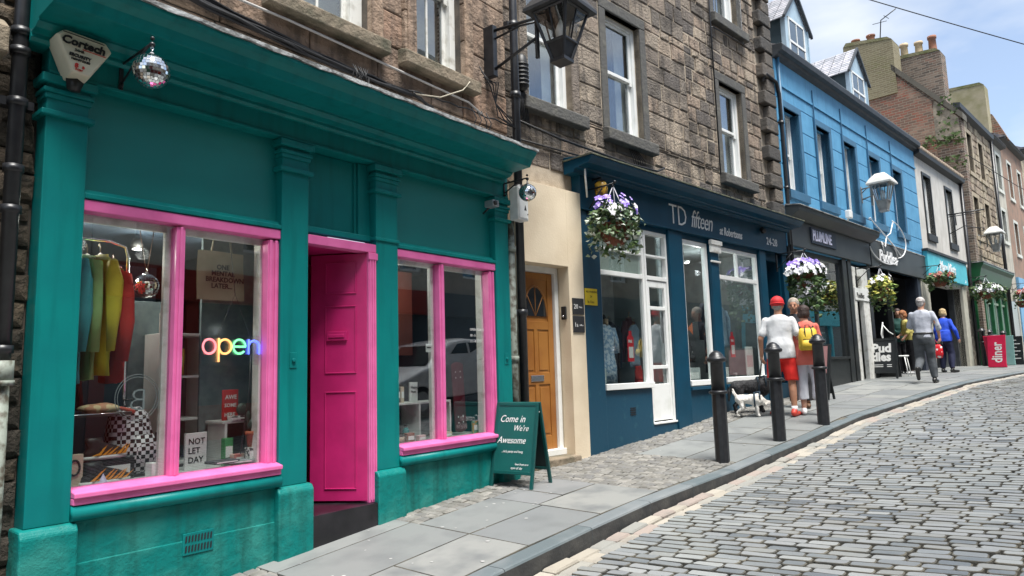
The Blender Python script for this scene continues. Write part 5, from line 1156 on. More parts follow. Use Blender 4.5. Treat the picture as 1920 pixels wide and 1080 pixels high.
def basket(label, F, s, out_, z, r, hookz, specs, seed=1, pot=True, arm=True, group='hanging flower baskets along the shops', armz=None):
    T = Thing('hanging_basket', label, 'hanging basket', F, (s, -out_, z - .2), group)
    y = -out_; b = MB(); b.lathe([(r * .28, -.22), (r * .42, -.16), (r * .62, 0), (r * .66, .02), (r * .6, .03)], (s, y, z), 20); p = T.part('basket', b, mat('brown_basket', (.22, .07, .035), .75, col2=(.14, .05, .03), nscale=30, bump=.6, bscale=60))
    b = MB()
    for k in range(14): t = k * .449; b.tube([(s + r * .67 * math.cos(t), y + r * .67 * math.sin(t), z + .01), (s + r * .45 * math.cos(t), y + r * .45 * math.sin(t), z - .15), (s + r * .28 * math.cos(t), y + r * .28 * math.sin(t), z - .225)], .005, 4)
    T.part('basket_ribs', b, MATS['brown_basket'], p)
    b = MB()
    for k in range(3): t = k * 2.094 + .5; b.tube([(s, y, hookz), (s + r * .64 * math.cos(t), y + r * .64 * math.sin(t), z + .02)], .006, 5)
    T.part('hanging_chains', b, mat('pale_chain', (.5, .5, .55), .5))
    for i, (kind, n, size, dz, rx, rz, m) in enumerate(specs):
        c = (s + (R_.random() - .5) * .04, y, z + dz)
        T.part('foliage' if kind == 'leaf' else 'flowers', (leaves(c, rx, rx * .9, rz, n, size, seed + i, droop=.12) if kind == 'leaf' else blooms(c, rx, rx * .9, rz, n, size, seed + i)), m)
    if arm:
        b = MB(); az = armz or hookz + .03; b.tube([(s, .0, az), (s, y - .03, az)], .011, 6); b.tube([(s, .0, az - .28), (s, y * .6, az - .02)], .009, 6); b.ell((s, y - .03, az + .015), .02, .02, .02); b.ell((s, y, az - .03), .018, .018, .018); b.box(s - .015, s + .015, -.015, .01, az - .32, az + .05); T.part('bracket', b, BLACK)
    return T
basket('hanging basket of purple and white flowers in front of the amber lantern', FB, .16, .42, 1.72, .34, 2.24, [('leaf', 520, .075, .04, .31, .27, LEAFG), ('leaf', 330, .065, -.02, .37, .24, LEAFS), ('bloom', 26, .036, .10, .34, .22, FLW), ('bloom', 26, .05, .16, .31, .24, FLP)], 5)
basket('large hanging basket of white and violet flowers before the first cafe window', FB, 5.60, .5, 1.52, .36, 1.95, [('leaf', 500, .09, .0, .34, .26, LEAFG), ('bloom', 110, .055, .02, .39, .22, FLW), ('bloom', 50, .06, .14, .30, .16, FLP), ('leaf', 260, .09, -.35, .30, .4, LEAFG), ('bloom', 26, .05, -.35, .28, .35, FLW)], 15)
basket('hanging basket of yellow green leaves before the open dark cafe', FB, 9.65, .5, 1.52, .26, 2.02, [('leaf', 260, .10, .06, .26, .26, FLY), ('leaf', 260, .08, -.1, .27, .25, LEAFG), ('bloom', 16, .05, .15, .3, .2, FLW)], 25)
basket('low red and green hanging basket under the turquoise shop sign', FB, 14.75, .45, 2.16, .32, 2.5, [('leaf', 320, .10, .02, .40, .16, LEAFG), ('bloom', 30, .06, .03, .38, .15, FLR)], 35)
basket('pale flowered hanging basket at the left end of the green shopfront', FB, 20.1, .5, 2.1, .36, 2.6, [('leaf', 360, .12, .05, .55, .26, LEAFG), ('bloom', 90, .07, .0, .52, .28, FLW)], 45)
basket('dark red hanging basket beside the sky blue shopfront at the right edge', FB, 27.6, .5, 2.4, .36, 2.9, [('leaf', 300, .14, .05, .5, .25, LEAFG), ('bloom', 70, .09, .05, .5, .26, FLR)], 55)
basket('empty brown hanging basket lower down beside the sky blue shopfront', FB, 26.4, .5, 2.1, .4, 2.6, [('leaf', 60, .1, .0, .3, .08, LEAFG)], 65)

# ================================================================ BOLLARDS
def bollard(label, x, y, rz=0, group='black bollards along the kerb'):
    z = pave(x, y); T = Thing('bollard', label, 'bollard', FW, (x, y, z), group)
    b = MB(); r = .078
    b.lathe([(r + .004, -.1), (r, 0), (r, .66), (r - .002, .74)], (x, y, z), 10, smooth=False); T.part('post', b, BLACK, bev=.004)
    b = MB(); b.lathe([(r + .002, .735), (r + .022, .742), (r + .024, .765), (r + .004, .775)], (x, y, z), 24)
    b.lathe([(r - .004, .77), (r - .008, 1.09), (r + .004, 1.10)], (x, y, z), 24); T.part('upper_post', b, BLACK)
    b = MB(); b.lathe([(r + .004, 1.085), (r + .028, 1.10), (r + .032, 1.12), (r + .02, 1.14), (r + .005, 1.145), (r - .002, 1.17), (r - .03, 1.20), (.02, 1.215), (.0, 1.218)], (x, y, z), 24); T.part('cap', b, BLACK)
    return T
B0 = bollard('nearest black bollard, standing alone at the edge of the small setts', 7.43, 3.06)
for (x, y, l) in ((8.76, 2.86, 'middle black bollard, right in front of the man in red shorts'), (9.93, 2.64, 'third black bollard, beside the woman with the yellow backpack'),
                  (26.5, 2.05, 'far black bollard behind the red board'), (28.6, 2.0, 'far black bollard with a notice wrapped round it behind the teal board'), (31, 1.75, 'farthest black bollard at the right edge beside the sky blue shop')):
    copy_thing(B0.o, Matrix.Translation((x, y, pave(x, y))), l)

# ================================================================ A-BOARDS AND SIGN STANDS
T = Thing('a_board', 'dark green chalk A-board with white handwriting beside the wooden door', 'sandwich board', FW, (5.35, 4.36, pave(5.3, 4.36)))
zb = pave(5.2, 4.36); GRB = mat('green_board_paint', (.004, .085, .078), .45, col2=(.006, .10, .09), nscale=4); GRD = mat('green_board_frame', (.003, .07, .065), .4)
# panel local: u across, v up the slope
def panelM(x0, ztop, ybase, lean): 
    return Matrix.Translation((x0 + .10, 4.34, zb)) @ Matrix.Rotation(rad(6), 4, 'Z') @ Matrix.Rotation(lean, 4, 'Y') @ Matrix.Rotation(rad(-90), 4, 'Z') @ Matrix.Rotation(rad(90), 4, 'X')
Mp = panelM(5.19, 0, 0, rad(12)) @ Matrix.Scale(.95, 4); W = .262
b = MB(); b.box(-W + .03, W - .03, .16, .86, -.012, 0.0, Mp); pnl = T.part('board', b, GRB)
b = MB(); b.box(-W, -W + .035, 0, .88, -.022, .006, Mp); b.box(W - .035, W, 0, .88, -.022, .006, Mp); b.box(-W + .035, W - .035, .845, .88, -.022, .006, Mp); b.box(-W + .035, W - .035, .14, .175, -.022, .006, Mp); T.part('frame', b, GRD, bev=.004)
Mq = Matrix.Translation((5.29 + .36, 4.34 + .02, zb + .025)) @ Matrix.Rotation(rad(6), 4, 'Z') @ Matrix.Rotation(rad(-12), 4, 'Y') @ Matrix.Rotation(rad(-90), 4, 'Z') @ Matrix.Rotation(rad(90), 4, 'X') @ Matrix.Scale(.94, 4)
b = MB(); b.box(-W + .03, W - .03, .16, .86, -.0, .012, Mq); T.part('rear_board', b, mat('dark_board_back', (.008, .02, .02), .5))
b = MB(); b.box(-W, -W + .035, -.02, .87, -.006, .022, Mq); b.box(W - .035, W, -.02, .87, -.006, .022, Mq); b.box(-W + .035, W - .035, .83, .87, -.006, .022, Mq); b.box(-W + .035, W - .035, .14, .17, -.006, .022, Mq); T.part('rear_frame', b, GRD, bev=.004)
b = MB(); b.box(-W + .0, -W + .02, -.0, .0, 0, 0, Mp); b.tube([Mp @ Vector((W - .02, .77, 0)), Mq @ Vector((W - .02, .77, 0))], .008, 6); T.part('stay', b, WHITE)
b = MB(); C = lambda u, v: Mp @ Matrix.Translation((u, v, .002))
CH = mat('chalk_white', (.8, .8, .78), .7)
for t, sz, u, v, o, sh in (('Come in', .105, -.205, .675, .0, .35), ("We're", .085, -.03, .585, -.0, .4), ('Awesome', .10, -.215, .455, 0, .4), ("...let's party and hang", .036, -.15, .36, 0, .3), ('love from us x', .032, .03, .235, 0, .3), ('open all day', .034, -.02, .195, 0, .3)):
    b.text(t, sz, C(u, v), depth=.0008, shear=sh, off=o, sx=.86)
T.part('handwriting', b, CH, pnl)

T = Thing('a_board', 'black A-board with big white letters Puddles outside the dark cafe', 'sandwich board', FB, (10.7, -.35, -.5))
fx, fy = 17.3, 3.25; zz = pave(fx, fy); Mb = Matrix.Translation((fx, fy, zz)) @ Matrix.Rotation(rad(-8), 4, 'Z') @ Matrix.Rotation(rad(9), 4, 'Y') @ Matrix.Rotation(rad(-90), 4, 'Z') @ Matrix.Rotation(rad(90), 4, 'X')
def wp(T, M): return T.F.M.inverted() @ M
BB = mat('black_board', (.015, .018, .02), .5)
b = MB(); b.box(-.3, .3, .12, .86, -.02, 0, wp(T, Mb)); pn = T.part('board', b, BB)
b = MB(); b.box(-.3, -.26, 0, .9, -.025, .01, wp(T, Mb)); b.box(.26, .3, 0, .9, -.025, .01, wp(T, Mb)); b.box(-.26, .26, .86, .9, -.025, .01, wp(T, Mb)); T.part('frame', b, DGRN)
b = MB(); Mr = Matrix.Translation((fx + .42, fy, zz + .02)) @ Matrix.Rotation(rad(-8), 4, 'Z') @ Matrix.Rotation(rad(-10), 4, 'Y') @ Matrix.Rotation(rad(-90), 4, 'Z') @ Matrix.Rotation(rad(90), 4, 'X'); b.box(-.3, .3, .0, .9, -.02, 0, wp(T, Mr)); T.part('rear_board', b, BB)
b = MB(); b.text('Pud', .27, wp(T, Mb @ Matrix.Translation((-.23, .60, .003))), off=.012, depth=.001, sx=1.0); b.text('dles', .27, wp(T, Mb @ Matrix.Translation((-.23, .40, .003))), off=.012, depth=.001, sx=.92); b.box(-.2, .0, .30, .315, 0, .004, wp(T, Mb)); b.box(-.2, .0, .26, .275, 0, .004, wp(T, Mb)); b.box(.08, .18, .30, .315, 0, .004, wp(T, Mb)); b.box(.08, .18, .26, .275, 0, .004, wp(T, Mb)); T.part('lettering', b, INKW, pn)

T = Thing('a_board', 'plain black A-board edge on behind the women by the cafe window', 'sandwich board', FW, (12.6, 3.45, pave(12.6, 3.45)))
zz = pave(12.6, 3.45)
for nm, sg in (('board', 1), ('rear_board', -1)):
    Mb = Matrix.Translation((12.6 - .19 * sg, 3.42, zz)) @ Matrix.Rotation(rad(-20), 4, 'Z') @ Matrix.Rotation(rad(11 * sg), 4, 'Y') @ Matrix.Rotation(rad(-90), 4, 'Z') @ Matrix.Rotation(rad(90), 4, 'X'); b = MB(); b.box(-.28, .28, .1, .95, -.012, .012, Mb); b.box(-.28, -.24, 0, .1, -.012, .012, Mb); b.box(.24, .28, 0, .1, -.012, .012, Mb); T.part(nm, b, BB, bev=.004)
b = MB(); b.box(-.22, .22, .45, .92, .0125, .015, Matrix.Translation((12.41, 3.42, zz)) @ Matrix.Rotation(rad(-20), 4, 'Z') @ Matrix.Rotation(rad(11), 4, 'Y') @ Matrix.Rotation(rad(-90), 4, 'Z') @ Matrix.Rotation(rad(90), 4, 'X')); T.part('poster', b, mat('pink_poster', (.4, .2, .2), .6))

def stand(label, x, y, w_, h_, m, txt=None, rz=0, lean=0, name='a_board', cat='sandwich board', vert=False):
    z = pave(x, y); T = Thing(name, label, cat, FW, (x, y, z)); M = Matrix.Translation((x, y, z)) @ Matrix.Rotation(rad(rz), 4, 'Z') @ Matrix.Rotation(rad(lean), 4, 'Y') @ Matrix.Rotation(rad(-90), 4, 'Z') @ Matrix.Rotation(rad(90), 4, 'X')
    b = MB(); b.box(-w_ / 2, w_ / 2, .02, h_, -.02, 0, M); p = T.part('board', b, m, bev=.006)
    b = MB(); M2 = Matrix.Translation((x + .35, y, z)) @ Matrix.Rotation(rad(rz), 4, 'Z') @ Matrix.Rotation(rad(-lean - 4), 4, 'Y') @ Matrix.Rotation(rad(-90), 4, 'Z') @ Matrix.Rotation(rad(90), 4, 'X'); b.box(-w_ / 2, w_ / 2, .0, h_, -.02, 0, M2); T.part('rear_board', b, m, bev=.006)
    if txt:
        b = MB(); Mt = M @ Matrix.Translation((w_ * .28, .14, .003)) @ Matrix.Rotation(rad(90), 4, 'Z') if vert else M @ Matrix.Translation((-w_ * .4, h_ * .7, .003))
        b.text(txt, w_ * (.8 if vert else .22), Mt, off=.008, depth=.001, sx=.75); T.part('lettering', b, INKW, p)
    return T
stand('bright pinkish red board with white sideways lettering by the kerb', 23.6, 1.55, .46, .92, mat('crimson_board', (.62, .015, .07), .4), 'diner', -20, 8, vert=True)
stand('pale teal sign panel right of the red board', 27.0, 1.62, .7, .95, mat('pale_teal_board', (.25, .45, .42), .5), None, -20, 4)
T2 = stand('black menu board with white lines at the right edge', 28.2, 1.35, .5, .95, BB, None, -20, 4)
b = MB()
M = Matrix.Translation((28.2, 1.35, pave(28.2, 1.35))) @ Matrix.Rotation(rad(-20), 4, 'Z') @ Matrix.Rotation(rad(4), 4, 'Y') @ Matrix.Rotation(rad(-90), 4, 'Z') @ Matrix.Rotation(rad(90), 4, 'X')
for i in range(6): b.box(-.18, .18 - .1 * (i % 2), .2 + i * .12, .23 + i * .12, .001, .003, M)
T2.part('menu_lines', b, INKW)
# litter bin behind the red board
T = Thing('litter_bin', 'dark green litter bin between the red board and the pale teal board', 'litter bin', FW, (26.2, 1.75, pave(26.2, 1.75)))
z = pave(26.2, 1.75); b = MB(); b.lathe([(.2, 0), (.22, .05), (.22, .62), (.24, .64)], (26.2, 1.75, z), 16); T.part('body', b, BLACK); b = MB(); b.lathe([(.24, .64), (.24, .68), (.2, .74), (.19, .86), (.23, .88), (.2, .95), (.05, 1.0)], (26.2, 1.75, z), 16); T.part('hood', b, BLACK)

# white metal cafe chair with tall curved back
T = Thing('cafe_chair', 'white metal cafe chair with a tall curved back outside the dark cafe', 'chair', FW, (18.2, 3.05, pave(18.2, 3.05)))
x, y, z = 18.2, 3.05, pave(18.2, 3.05)
b = MB(); b.lathe([(.19, 0), (.2, .015), (.2, .03), (.19, .035)], (x, y, z + .45), 20); T.part('seat', b, WHITE)
for i, (dx, dy) in enumerate(((-.16, -.16), (.16, -.16), (.16, .16), (-.16, .16))):
    b = MB(); b.tube([(x + dx * .8, y + dy * .8, z + .45), (x + dx * 1.15, y + dy * 1.15, z)], .012, 6); T.part('leg', b, WHITE)
b = MB()
b.tube([(x - .1, y + .18, z + .46), (x - .1, y + .26, z + .75), (x - .1, y + .32, z + 1.0), (x, y + .28, z + 1.28)], .013, 6); b.tube([(x + .1, y + .18, z + .46), (x + .1, y + .3, z + .75), (x + .05, y + .32, z + 1.0), (x, y + .28, z + 1.28)], .013, 6); b.tube([(x, y + .29, z + 1.22), (x - .02, y + .17, z + 1.05), (x, y + .08, z + .98)], .013, 6); T.part('backrest', b, WHITE)
T = Thing('cafe_table', 'small dark cafe table beside the Puddles board', 'table', FW, (17.9, 3.5, pave(17.9, 3.5)))
x, y, z = 18.6, 3.42, pave(18.6, 3.42); T.o.location = (x, y, z); T.base = Vector((x, y, z))
b = MB(); b.lathe([(.28, 0), (.29, .02), (.28, .035)], (x, y, z + .7), 20); T.part('tabletop', b, DGRN)
b = MB(); b.tube([(x, y, z + .7), (x, y, z + .05)], .02, 8); b.lathe([(.18, 0), (.16, .03), (.02, .05)], (x, y, z), 16); T.part('pedestal', b, BLACK)

# ================================================================ WHAT STANDS IN THE SHOP WINDOWS
def cloth_noise(b, amp, seed, freq=6):
    v2 = []
    for v in b.v:
        n = mnoise.noise(Vector(v) * freq + Vector((seed * 3.1, 0, 0))); n2 = mnoise.noise(Vector((v[0] * freq * 1.5, v[1] * freq * 1.5, v[2] * freq * .35)) + Vector((0, seed * 1.7, 0)))
        v2.append((v[0] + amp * n2, v[1] + amp * (n + n2) * .5, v[2] + amp * .4 * n))
    b.v = v2; return b
def shirt(label, F, s, y, ztop, m, rot=90, W=.20, H=.72, seed=1, group=None, name='shirt', sleeve=True, cat='shirt', thick=.03, hook=True):
    T = Thing(name, label, cat, F, (s, y, ztop), group); M = Matrix.Translation((s, y, ztop)) @ Matrix.Rotation(rad(rot), 4, 'Z')
    b = MB(); b.loft([(0, 0, 0, .06, .04), (0, 0, -.035, W * .75, thick), (0, 0, -.07, W, thick), (0, 0, -.13, W * .95, thick), (0, 0, -.2, W * .92, thick * 1.1), (0, 0, -.28, W * .93, thick), (0, 0, -.36, W * .91, thick * 1.2), (0, 0, -.45, W * .94, thick), (0, 0, -H * .8, W * .93, thick * 1.2), (0, 0, -H * .9, W * .97, thick * 1.05), (0, 0, -H, W * 1.0, thick * 1.25)], 26)
    if sleeve:
        for sg in (-1, 1):
            b.tube([(sg * W * .88, 0, -.07), (sg * (W + .045), 0, -.2), (sg * (W + .06), .01, -.4), (sg * (W + .05), .015, -.66)], [.04, .045, .042, .034], 14)
    cloth_noise(b, .034, seed, 9); bb = MB(); bb.add(b.v, b.f, M, True); T.part('cloth', bb, m)
    if hook:
        b = MB(); b.tube([(0, 0, -.01), (0, 0, .06), (.02, 0, .085), (.035, 0, .07)], .004, 5); b.tube([(-W * .8, 0, -.04), (0, 0, .015), (W * .8, 0, -.04)], .006, 5); b2 = MB(); b2.add(b.v, b.f, M, True); T.part('hanger', b2, mat('wood_hanger', (.3, .18, .08), .5))
    return T
cm = lambda n, c, c2=None: mat(n, c, .8, col2=c2, nscale=5, bump=.3, bscale=30)
# clothes rail
T = Thing('clothes_rail', 'chrome clothes rail with a shelf in the left teal shop window', 'clothes rail', FA, (1.7, .5, -.62))
b = MB(); b.tube([(1.45, .5, .98), (1.9, .5, .98), (2.0, .5, .95), (2.02, .5, .88), (2.03, .5, -.62)], .012, 8); b.tube([(1.72, .72, -.6), (1.76, .72, .7), (1.80, .72, .86), (1.9, .72, .86), (1.96, .6, .86)], .010, 8); b.tube([(1.45, .3, -.2), (2.0, .3, -.2)], .008, 6)
T.part('frame', b, CHROME); b = MB(); b.box(1.42, 1.99, .28, .72, -.215, -.2); T.part('shelf', b, mat('dark_shelf', (.03, .03, .03), .5))
shirt('teal shirt, leftmost of the clothes on the rail', FA, 1.67, .50, .86, cm('teal_cloth', (.06, .42, .46), (.04, .33, .36)), 90, H=.86, seed=1)
shirt('pale green shirt between the teal and the yellow shirts on the rail', FA, 1.765, .52, .86, cm('green_cloth', (.30, .52, .20), (.24, .44, .16)), 88, H=.84, seed=2)
shirt('yellow shirt between the green and the red shirts on the rail', FA, 1.84, .50, .87, cm('yellow_cloth', (.68, .55, .04), (.55, .44, .03)), 92, H=.82, seed=3)
shirt('red hooded shirt, rightmost of the clothes on the rail', FA, 1.93, .50, .80, cm('red_cloth', (.55, .03, .02), (.40, .02, .015)), 90, H=.80, seed=4)
shirt('dark maroon shirt hanging low behind the bright clothes', FA, 1.80, .74, .62, cm('maroon_cloth', (.2, .02, .02)), 80, H=.8, seed=5, sleeve=False)
# glasses-ball hanging planter
discoball('small mirrored globe hanging by strings inside the left teal window', (2.20, .62, .70), .09, 0, 0, name='hanging_globe', chain=.02)
b = MB(); b.tube([(2.20, .62, .79), (2.13, .6, 1.12)], .003, 4); b.tube([(2.20, .62, .79), (2.25, .64, 1.12)], .003, 4); single('hanging_strings', b, mat('brown_string', (.15, .08, .05), .8), 'pair of thin strings holding the mirrored globe inside the left teal window', 'strings', FA, (2.2, .6, 1))
# display partition and shelf unit
single('display_board', MB().box(2.62, 3.10, .62, .65, -.62, 1.12), GREYIN, 'grey display board behind the neon sign', 'display board', FA, (2.85, .6, -.62), bev=.003)
single('display_board', MB().box(2.22, 2.60, .93, .96, -.62, .62), GREYIN, 'grey display board behind the checked backpack', 'display board', FA, (2.4, .95, -.62), bev=.003)
T = Thing('shelf_unit', 'white cube shelf unit behind the pink mullion of the left window', 'shelves', FA, (2.6, .8, -.62))
b = MB(); x0, x1, y0, y1 = 2.33, 2.68, .64, .92
for x in (x0, x1 - .02): b.box(x, x + .02, y0, y1, -.62, .36)
for z in (-.62, -.30, .02, .34): b.box(x0 + .02, x1 - .02, y0, y1, z, z + .02)
T.part('carcass', b, SHELFW, bev=.003); b = MB(); b.box(x0, x1, y1, y1 + .01, -.62, .36); T.part('back_panel', b, GREYIN)
T = Thing('low_shelf_unit', 'low white cube shelf under the neon sign', 'shelves', FA, (2.85, .5, -.62))
b = MB(); b.box(2.66, 3.04, .34, .60, -.33, -.31); b.box(2.99, 3.01, .34, .60, -.62, -.33); b.box(2.68, 2.70, .34, .6, -.62, -.33); T.part('carcass', b, SHELFW, bev=.003); b = MB(); b.box(2.68, 3.0, .60, .61, -.62, -.33); T.part('back_panel', b, GREYIN)
single('window_deck', MB().box(1.5, 3.1, .165, .60, -.66, -.635), SHELFW, 'white window deck carrying the goods in the left teal window', 'deck', FA, (2.3, .3, -.65), bev=.003)
single('window_deck', MB().box(4.0, 5.55, .165, .60, -.66, -.635), SHELFW, 'white window deck carrying the goods in the right teal window', 'deck', FA, (4.7, .3, -.65), bev=.003)
# tote bag with printed words
T = Thing('tote_bag', 'cream tote bag with black printed words hanging behind the left window', 'tote bag', FA, (2.62, .40, .98))
b = MB(); n = 10; vs = []
for i in range(n + 1):
    for k in range(n + 1): u, v = i / n, k / n; vs.append((2.46 + .36 * u, .36 + .012 * math.sin(u * 5 + v * 3), .60 + .37 * v))
b.add(vs, [(i * (n + 1) + k, (i + 1) * (n + 1) + k, (i + 1) * (n + 1) + k + 1, i * (n + 1) + k + 1) for i in range(n) for k in range(n)], smooth=True)
b.add([(x, y + .02, z) for x, y, z in vs], [(i * (n + 1) + k, (i + 1) * (n + 1) + k, (i + 1) * (n + 1) + k + 1, i * (n + 1) + k + 1) for i in range(n) for k in range(n)], smooth=True)
p = T.part('cloth', b, cm('canvas_cloth', (.42, .38, .27), (.34, .3, .2)))
b = MB(); b.tube([(2.56, .37, .96), (2.57, .36, 1.07), (2.70, .36, 1.07), (2.72, .37, .96)], .008, 5); T.part('handles', b, MATS['canvas_cloth'])
b = MB()
for i, (t, sz, s) in enumerate((('ONE', .052, 2.585), ('MENTAL', .052, 2.545), ('BREAKDOWN', .052, 2.50), ('LATER...', .052, 2.545))): b.text(t, sz, wallM(s, .334, .83 - i * .048), off=.0015, depth=.001, sx=.92)
T.part('printed_words', b, MATS['black_ink'], p)
# neon sign
T = Thing('neon_sign', 'lit rainbow neon sign reading open in the left teal window', 'neon sign', FA, (2.68, .16, .25))
def neon(pts, r, c, nm, e=2.6): b = MB(); b.tube(pts, r, 8); return T.part('letter', b, mat(nm, c, .3, emit=c, estr=e * .5))
Yn = .107; DX = -.05; zc = .235; hh = .052
circ = lambda cx, a0, a1, n=18, rx=.047, rz=.052: [(cx + rx * math.cos(rad(a0 + (a1 - a0) * i / n)), Yn, zc + rz * math.sin(rad(a0 + (a1 - a0) * i / n))) for i in range(n + 1)]
neon(circ((2.475+DX), 90, 445), .0075, (1.0, .22, .25), 'neon_red'); neon([((2.545+DX), Yn, zc + .06)] + [((2.545+DX), Yn, zc - .11)], .0075, (1.0, .45, .15), 'neon_orange'); neon(circ((2.592+DX), 170, -170), .0075, (1.0, .55, .2), 'neon_orange')
neon([((2.655+DX), Yn, zc)] + [((2.75+DX), Yn, zc)] + circ((2.702+DX), 0, 320, 16), .0075, (.2, .9, .35), 'neon_green'); neon([((2.775+DX), Yn, zc - .055), ((2.775+DX), Yn, zc + .055)], .0075, (.1, .15, 1.0), 'neon_blue', 4); neon([((2.775+DX), Yn, zc + .02)] + circ((2.818+DX), 170, 0, 12, .042, .045)[0:] + [((2.86+DX), Yn, zc - .055)], .0075, (.1, .15, 1.0), 'neon_blue', 4)
b = MB(); b.tube([((2.53+DX), Yn, .30), ((2.66+DX), Yn, .62), ((2.79+DX), Yn, .30)], .003, 4); b.tube([((2.66+DX), Yn, .62), ((2.66+DX), .2, 1.05)], .003, 4); b.tube([((2.80+DX), Yn + .01, .18), ((2.79+DX), Yn + .01, -.1), ((2.81+DX), .2, -.3), ((2.79+DX), .22, -.55)], .005, 5); T.part('hanging_wire', b, BLACKP)
b = MB(); b.box((2.44+DX), (2.87+DX), Yn + .012, Yn + .016, .10, .32); T.part('clear_backing', b, LGL)
# ceiling spots that are lit
for i, (s, y) in enumerate(((1.80, .9), (2.28, 1.0), (2.9, .9), (4.55, .7))):
    T = Thing('ceiling_spot', ['lit ceiling spot above the coloured shirts', 'lit ceiling spot above the hanging mirrored globe', 'lit ceiling spot above the tote bag', 'lit ceiling spot in the right teal window'][i], 'spotlight', FA, (s, y, 1.1), 'lit spots on the teal shop ceiling')
    b = MB(); b.lathe([(.035, 0), (.045, .03), (.03, .08)], (s, y, 1.04), 14); T.part('housing', b, BLACKP); b = MB(); b.lathe([(.032, 0), (.032, .004)], (s, y, 1.034), 14); T.part('lamp_face', b, mat('spot_glow', (1, .97, .9), emit=(1, .96, .88), estr=9))
    ld = bpy.data.lights.new('spot_lamp', 'POINT'); ld.energy = 9; ld.shadow_soft_size = .05; ld.color = (1, .95, .86); lo_ = bpy.data.objects.new('spot_lamp', ld); COL.objects.link(lo_); lo_.parent = T.o; lo_.location = (0, -.12, -.12)
# goods
def boxthing(name, label, cat, c, sx, sy, sz, m, rz=0, F=FA, txt=None, ink=None, parts=None, tilt=0):
    T = Thing(name, label, cat, F, (c[0], c[1], c[2])); M = Matrix.Translation(c) @ Matrix.Rotation(rad(rz), 4, 'Z') @ Matrix.Rotation(rad(tilt), 4, 'X'); b = MB(); b.box(-sx / 2, sx / 2, -sy / 2, sy / 2, 0, sz, M); p = T.part('body', b, m, bev=.003)
    b = MB()
    if txt:
        for t, s_, u, v in txt: b.text(t, s_, M @ wallM(u, -sy / 2 - .002, v), depth=.0008, off=.0008)
        T.part('lettering', b, ink or MATS['black_ink'], p)
    elif parts: parts(T, M, p)
    else: b.box(-sx * .4, sx * .4, -sy / 2 - .003, -sy / 2, sz * .3, sz * .7, M); T.part('label', b, ink or WHITE, p)
    return T
PAPER = mat('paper_white', (.7, .7, .68), .7); CREAMP = mat('cream_paper', (.62, .52, .38), .7)
# backpack in black and white check
ck = bpy.data.materials.new('check_fabric'); ck.use_nodes = True; MATS['check_fabric'] = ck; nt = ck.node_tree; t_ = N(nt, 'ShaderNodeTexCoord'); c_ = N(nt, 'ShaderNodeTexChecker'); c_.inputs['Scale'].default_value = 38; c_.inputs['Color1'].default_value = (.75, .72, .74, 1); c_.inputs['Color2'].default_value = (.01, .01, .012, 1); L(nt, t_.outputs['Object'], c_.inputs[0]); L(nt, c_.outputs[0], nt.nodes['Principled BSDF'].inputs['Base Color']); nt.nodes['Principled BSDF'].inputs['Roughness'].default_value = .8
T = Thing('backpack', 'black and white checked backpack standing in the left window', 'backpack', FA, (2.05, .42, -.62))
b = MB(); b.loft([(2.06, .45, -.62, .12, .07), (2.06, .45, -.58, .15, .09), (2.05, .45, -.35, .145, .09), (2.04, .45, -.22, .12, .08), (2.04, .45, -.17, .07, .05)], 24, pw=3); T.part('bag', b, ck)
b = MB(); b.loft([(2.12, .36, -.60, .09, .04), (2.12, .35, -.45, .085, .045), (2.11, .36, -.36, .06, .03)], 20, pw=3); T.part('front_pocket', b, ck)
b = MB(); b.tube([(2.0, .45, -.18), (2.0, .44, -.12), (2.06, .44, -.12), (2.07, .45, -.18)], .008, 6); T.part('top_handle', b, BLACKP)
# flame trainers and boots
ora = mat('flame_orange', (.8, .33, .03), .5)
def shoe(label, s, y, z, rz, m, fl, L_=.28, seed=0, F=FA, sole=None):
    T = Thing('shoe', label, 'shoe', F, (s, y, z)); M = Matrix.Translation((s, y, z)) @ Matrix.Rotation(rad(rz), 4, 'Z'); b = MB()
    b.loft([(0, 0, .02, L_ / 2, .045), (0, 0, .05, L_ / 2 - .005, .045), (-.02, 0, .08, L_ / 2 - .05, .04), (-.07, 0, .11, .055, .035), (-.075, 0, .14, .05, .034)], 20, M); u = T.part('upper', b, m)
    b = MB(); b.loft([(0, 0, 0, L_ / 2 + .005, .048), (0, 0, .025, L_ / 2 + .008, .05)], 20, M); T.part('sole', b, sole or PAPER)
    if fl:
        b = MB(); r = random.Random(seed)
        for sg in (-1, 1):
            for k in range(7): x = -.11 + k * .032; y_ = sg * .0485; q_ = r.uniform(.05, .105); e_ = r.uniform(.03, .07); b.add([(x, y_, .028), (x + .028, y_, .028), (x + e_ * .6 + .01, y_, q_ * .7), (x + e_ + .03, y_ * .95, q_)], [(0, 1, 2, 3)], M)
        T.part('flames', b, fl, u)
    return T
shoe('black trainer with orange flames, upper one of the pair on the deck', 1.86, .34, -.49, 8, BLACKP, ora, seed=1); shoe('black trainer with orange flames, lower one of the pair on the deck', 1.83, .24, -.635, 4, BLACKP, ora, seed=2, L_=.30)
boxthing('shoe_box', 'black shoe box carrying the upper flame trainer', 'box', (1.88, .38, -.635), .3, .16, .14, BLACKP, 6)
boxthing('card_box', 'cream box with a black round logo at the left of the left window', 'box', (1.62, .24, -.635), .15, .05, .20, CREAMP, 10, parts=lambda T, M, p: T.part('round_logo', MB().tube([(.02 + .032 * math.cos(t), -.028, .12 + .045 * math.sin(t)) for t in [i * .4 for i in range(16)]], .007, 5, M, closed=True), BLACKP, p))
boxthing('card_box', 'small yellow and green box behind the round logo box', 'box', (1.66, .45, -.635), .13, .07, .17, mat('yellow_card', (.55, .48, .1), .6), -4)
boxthing('card_box', 'small white edged photo box behind the shoes', 'box', (1.76, .5, -.635), .12, .05, .16, CREAMP, 3)
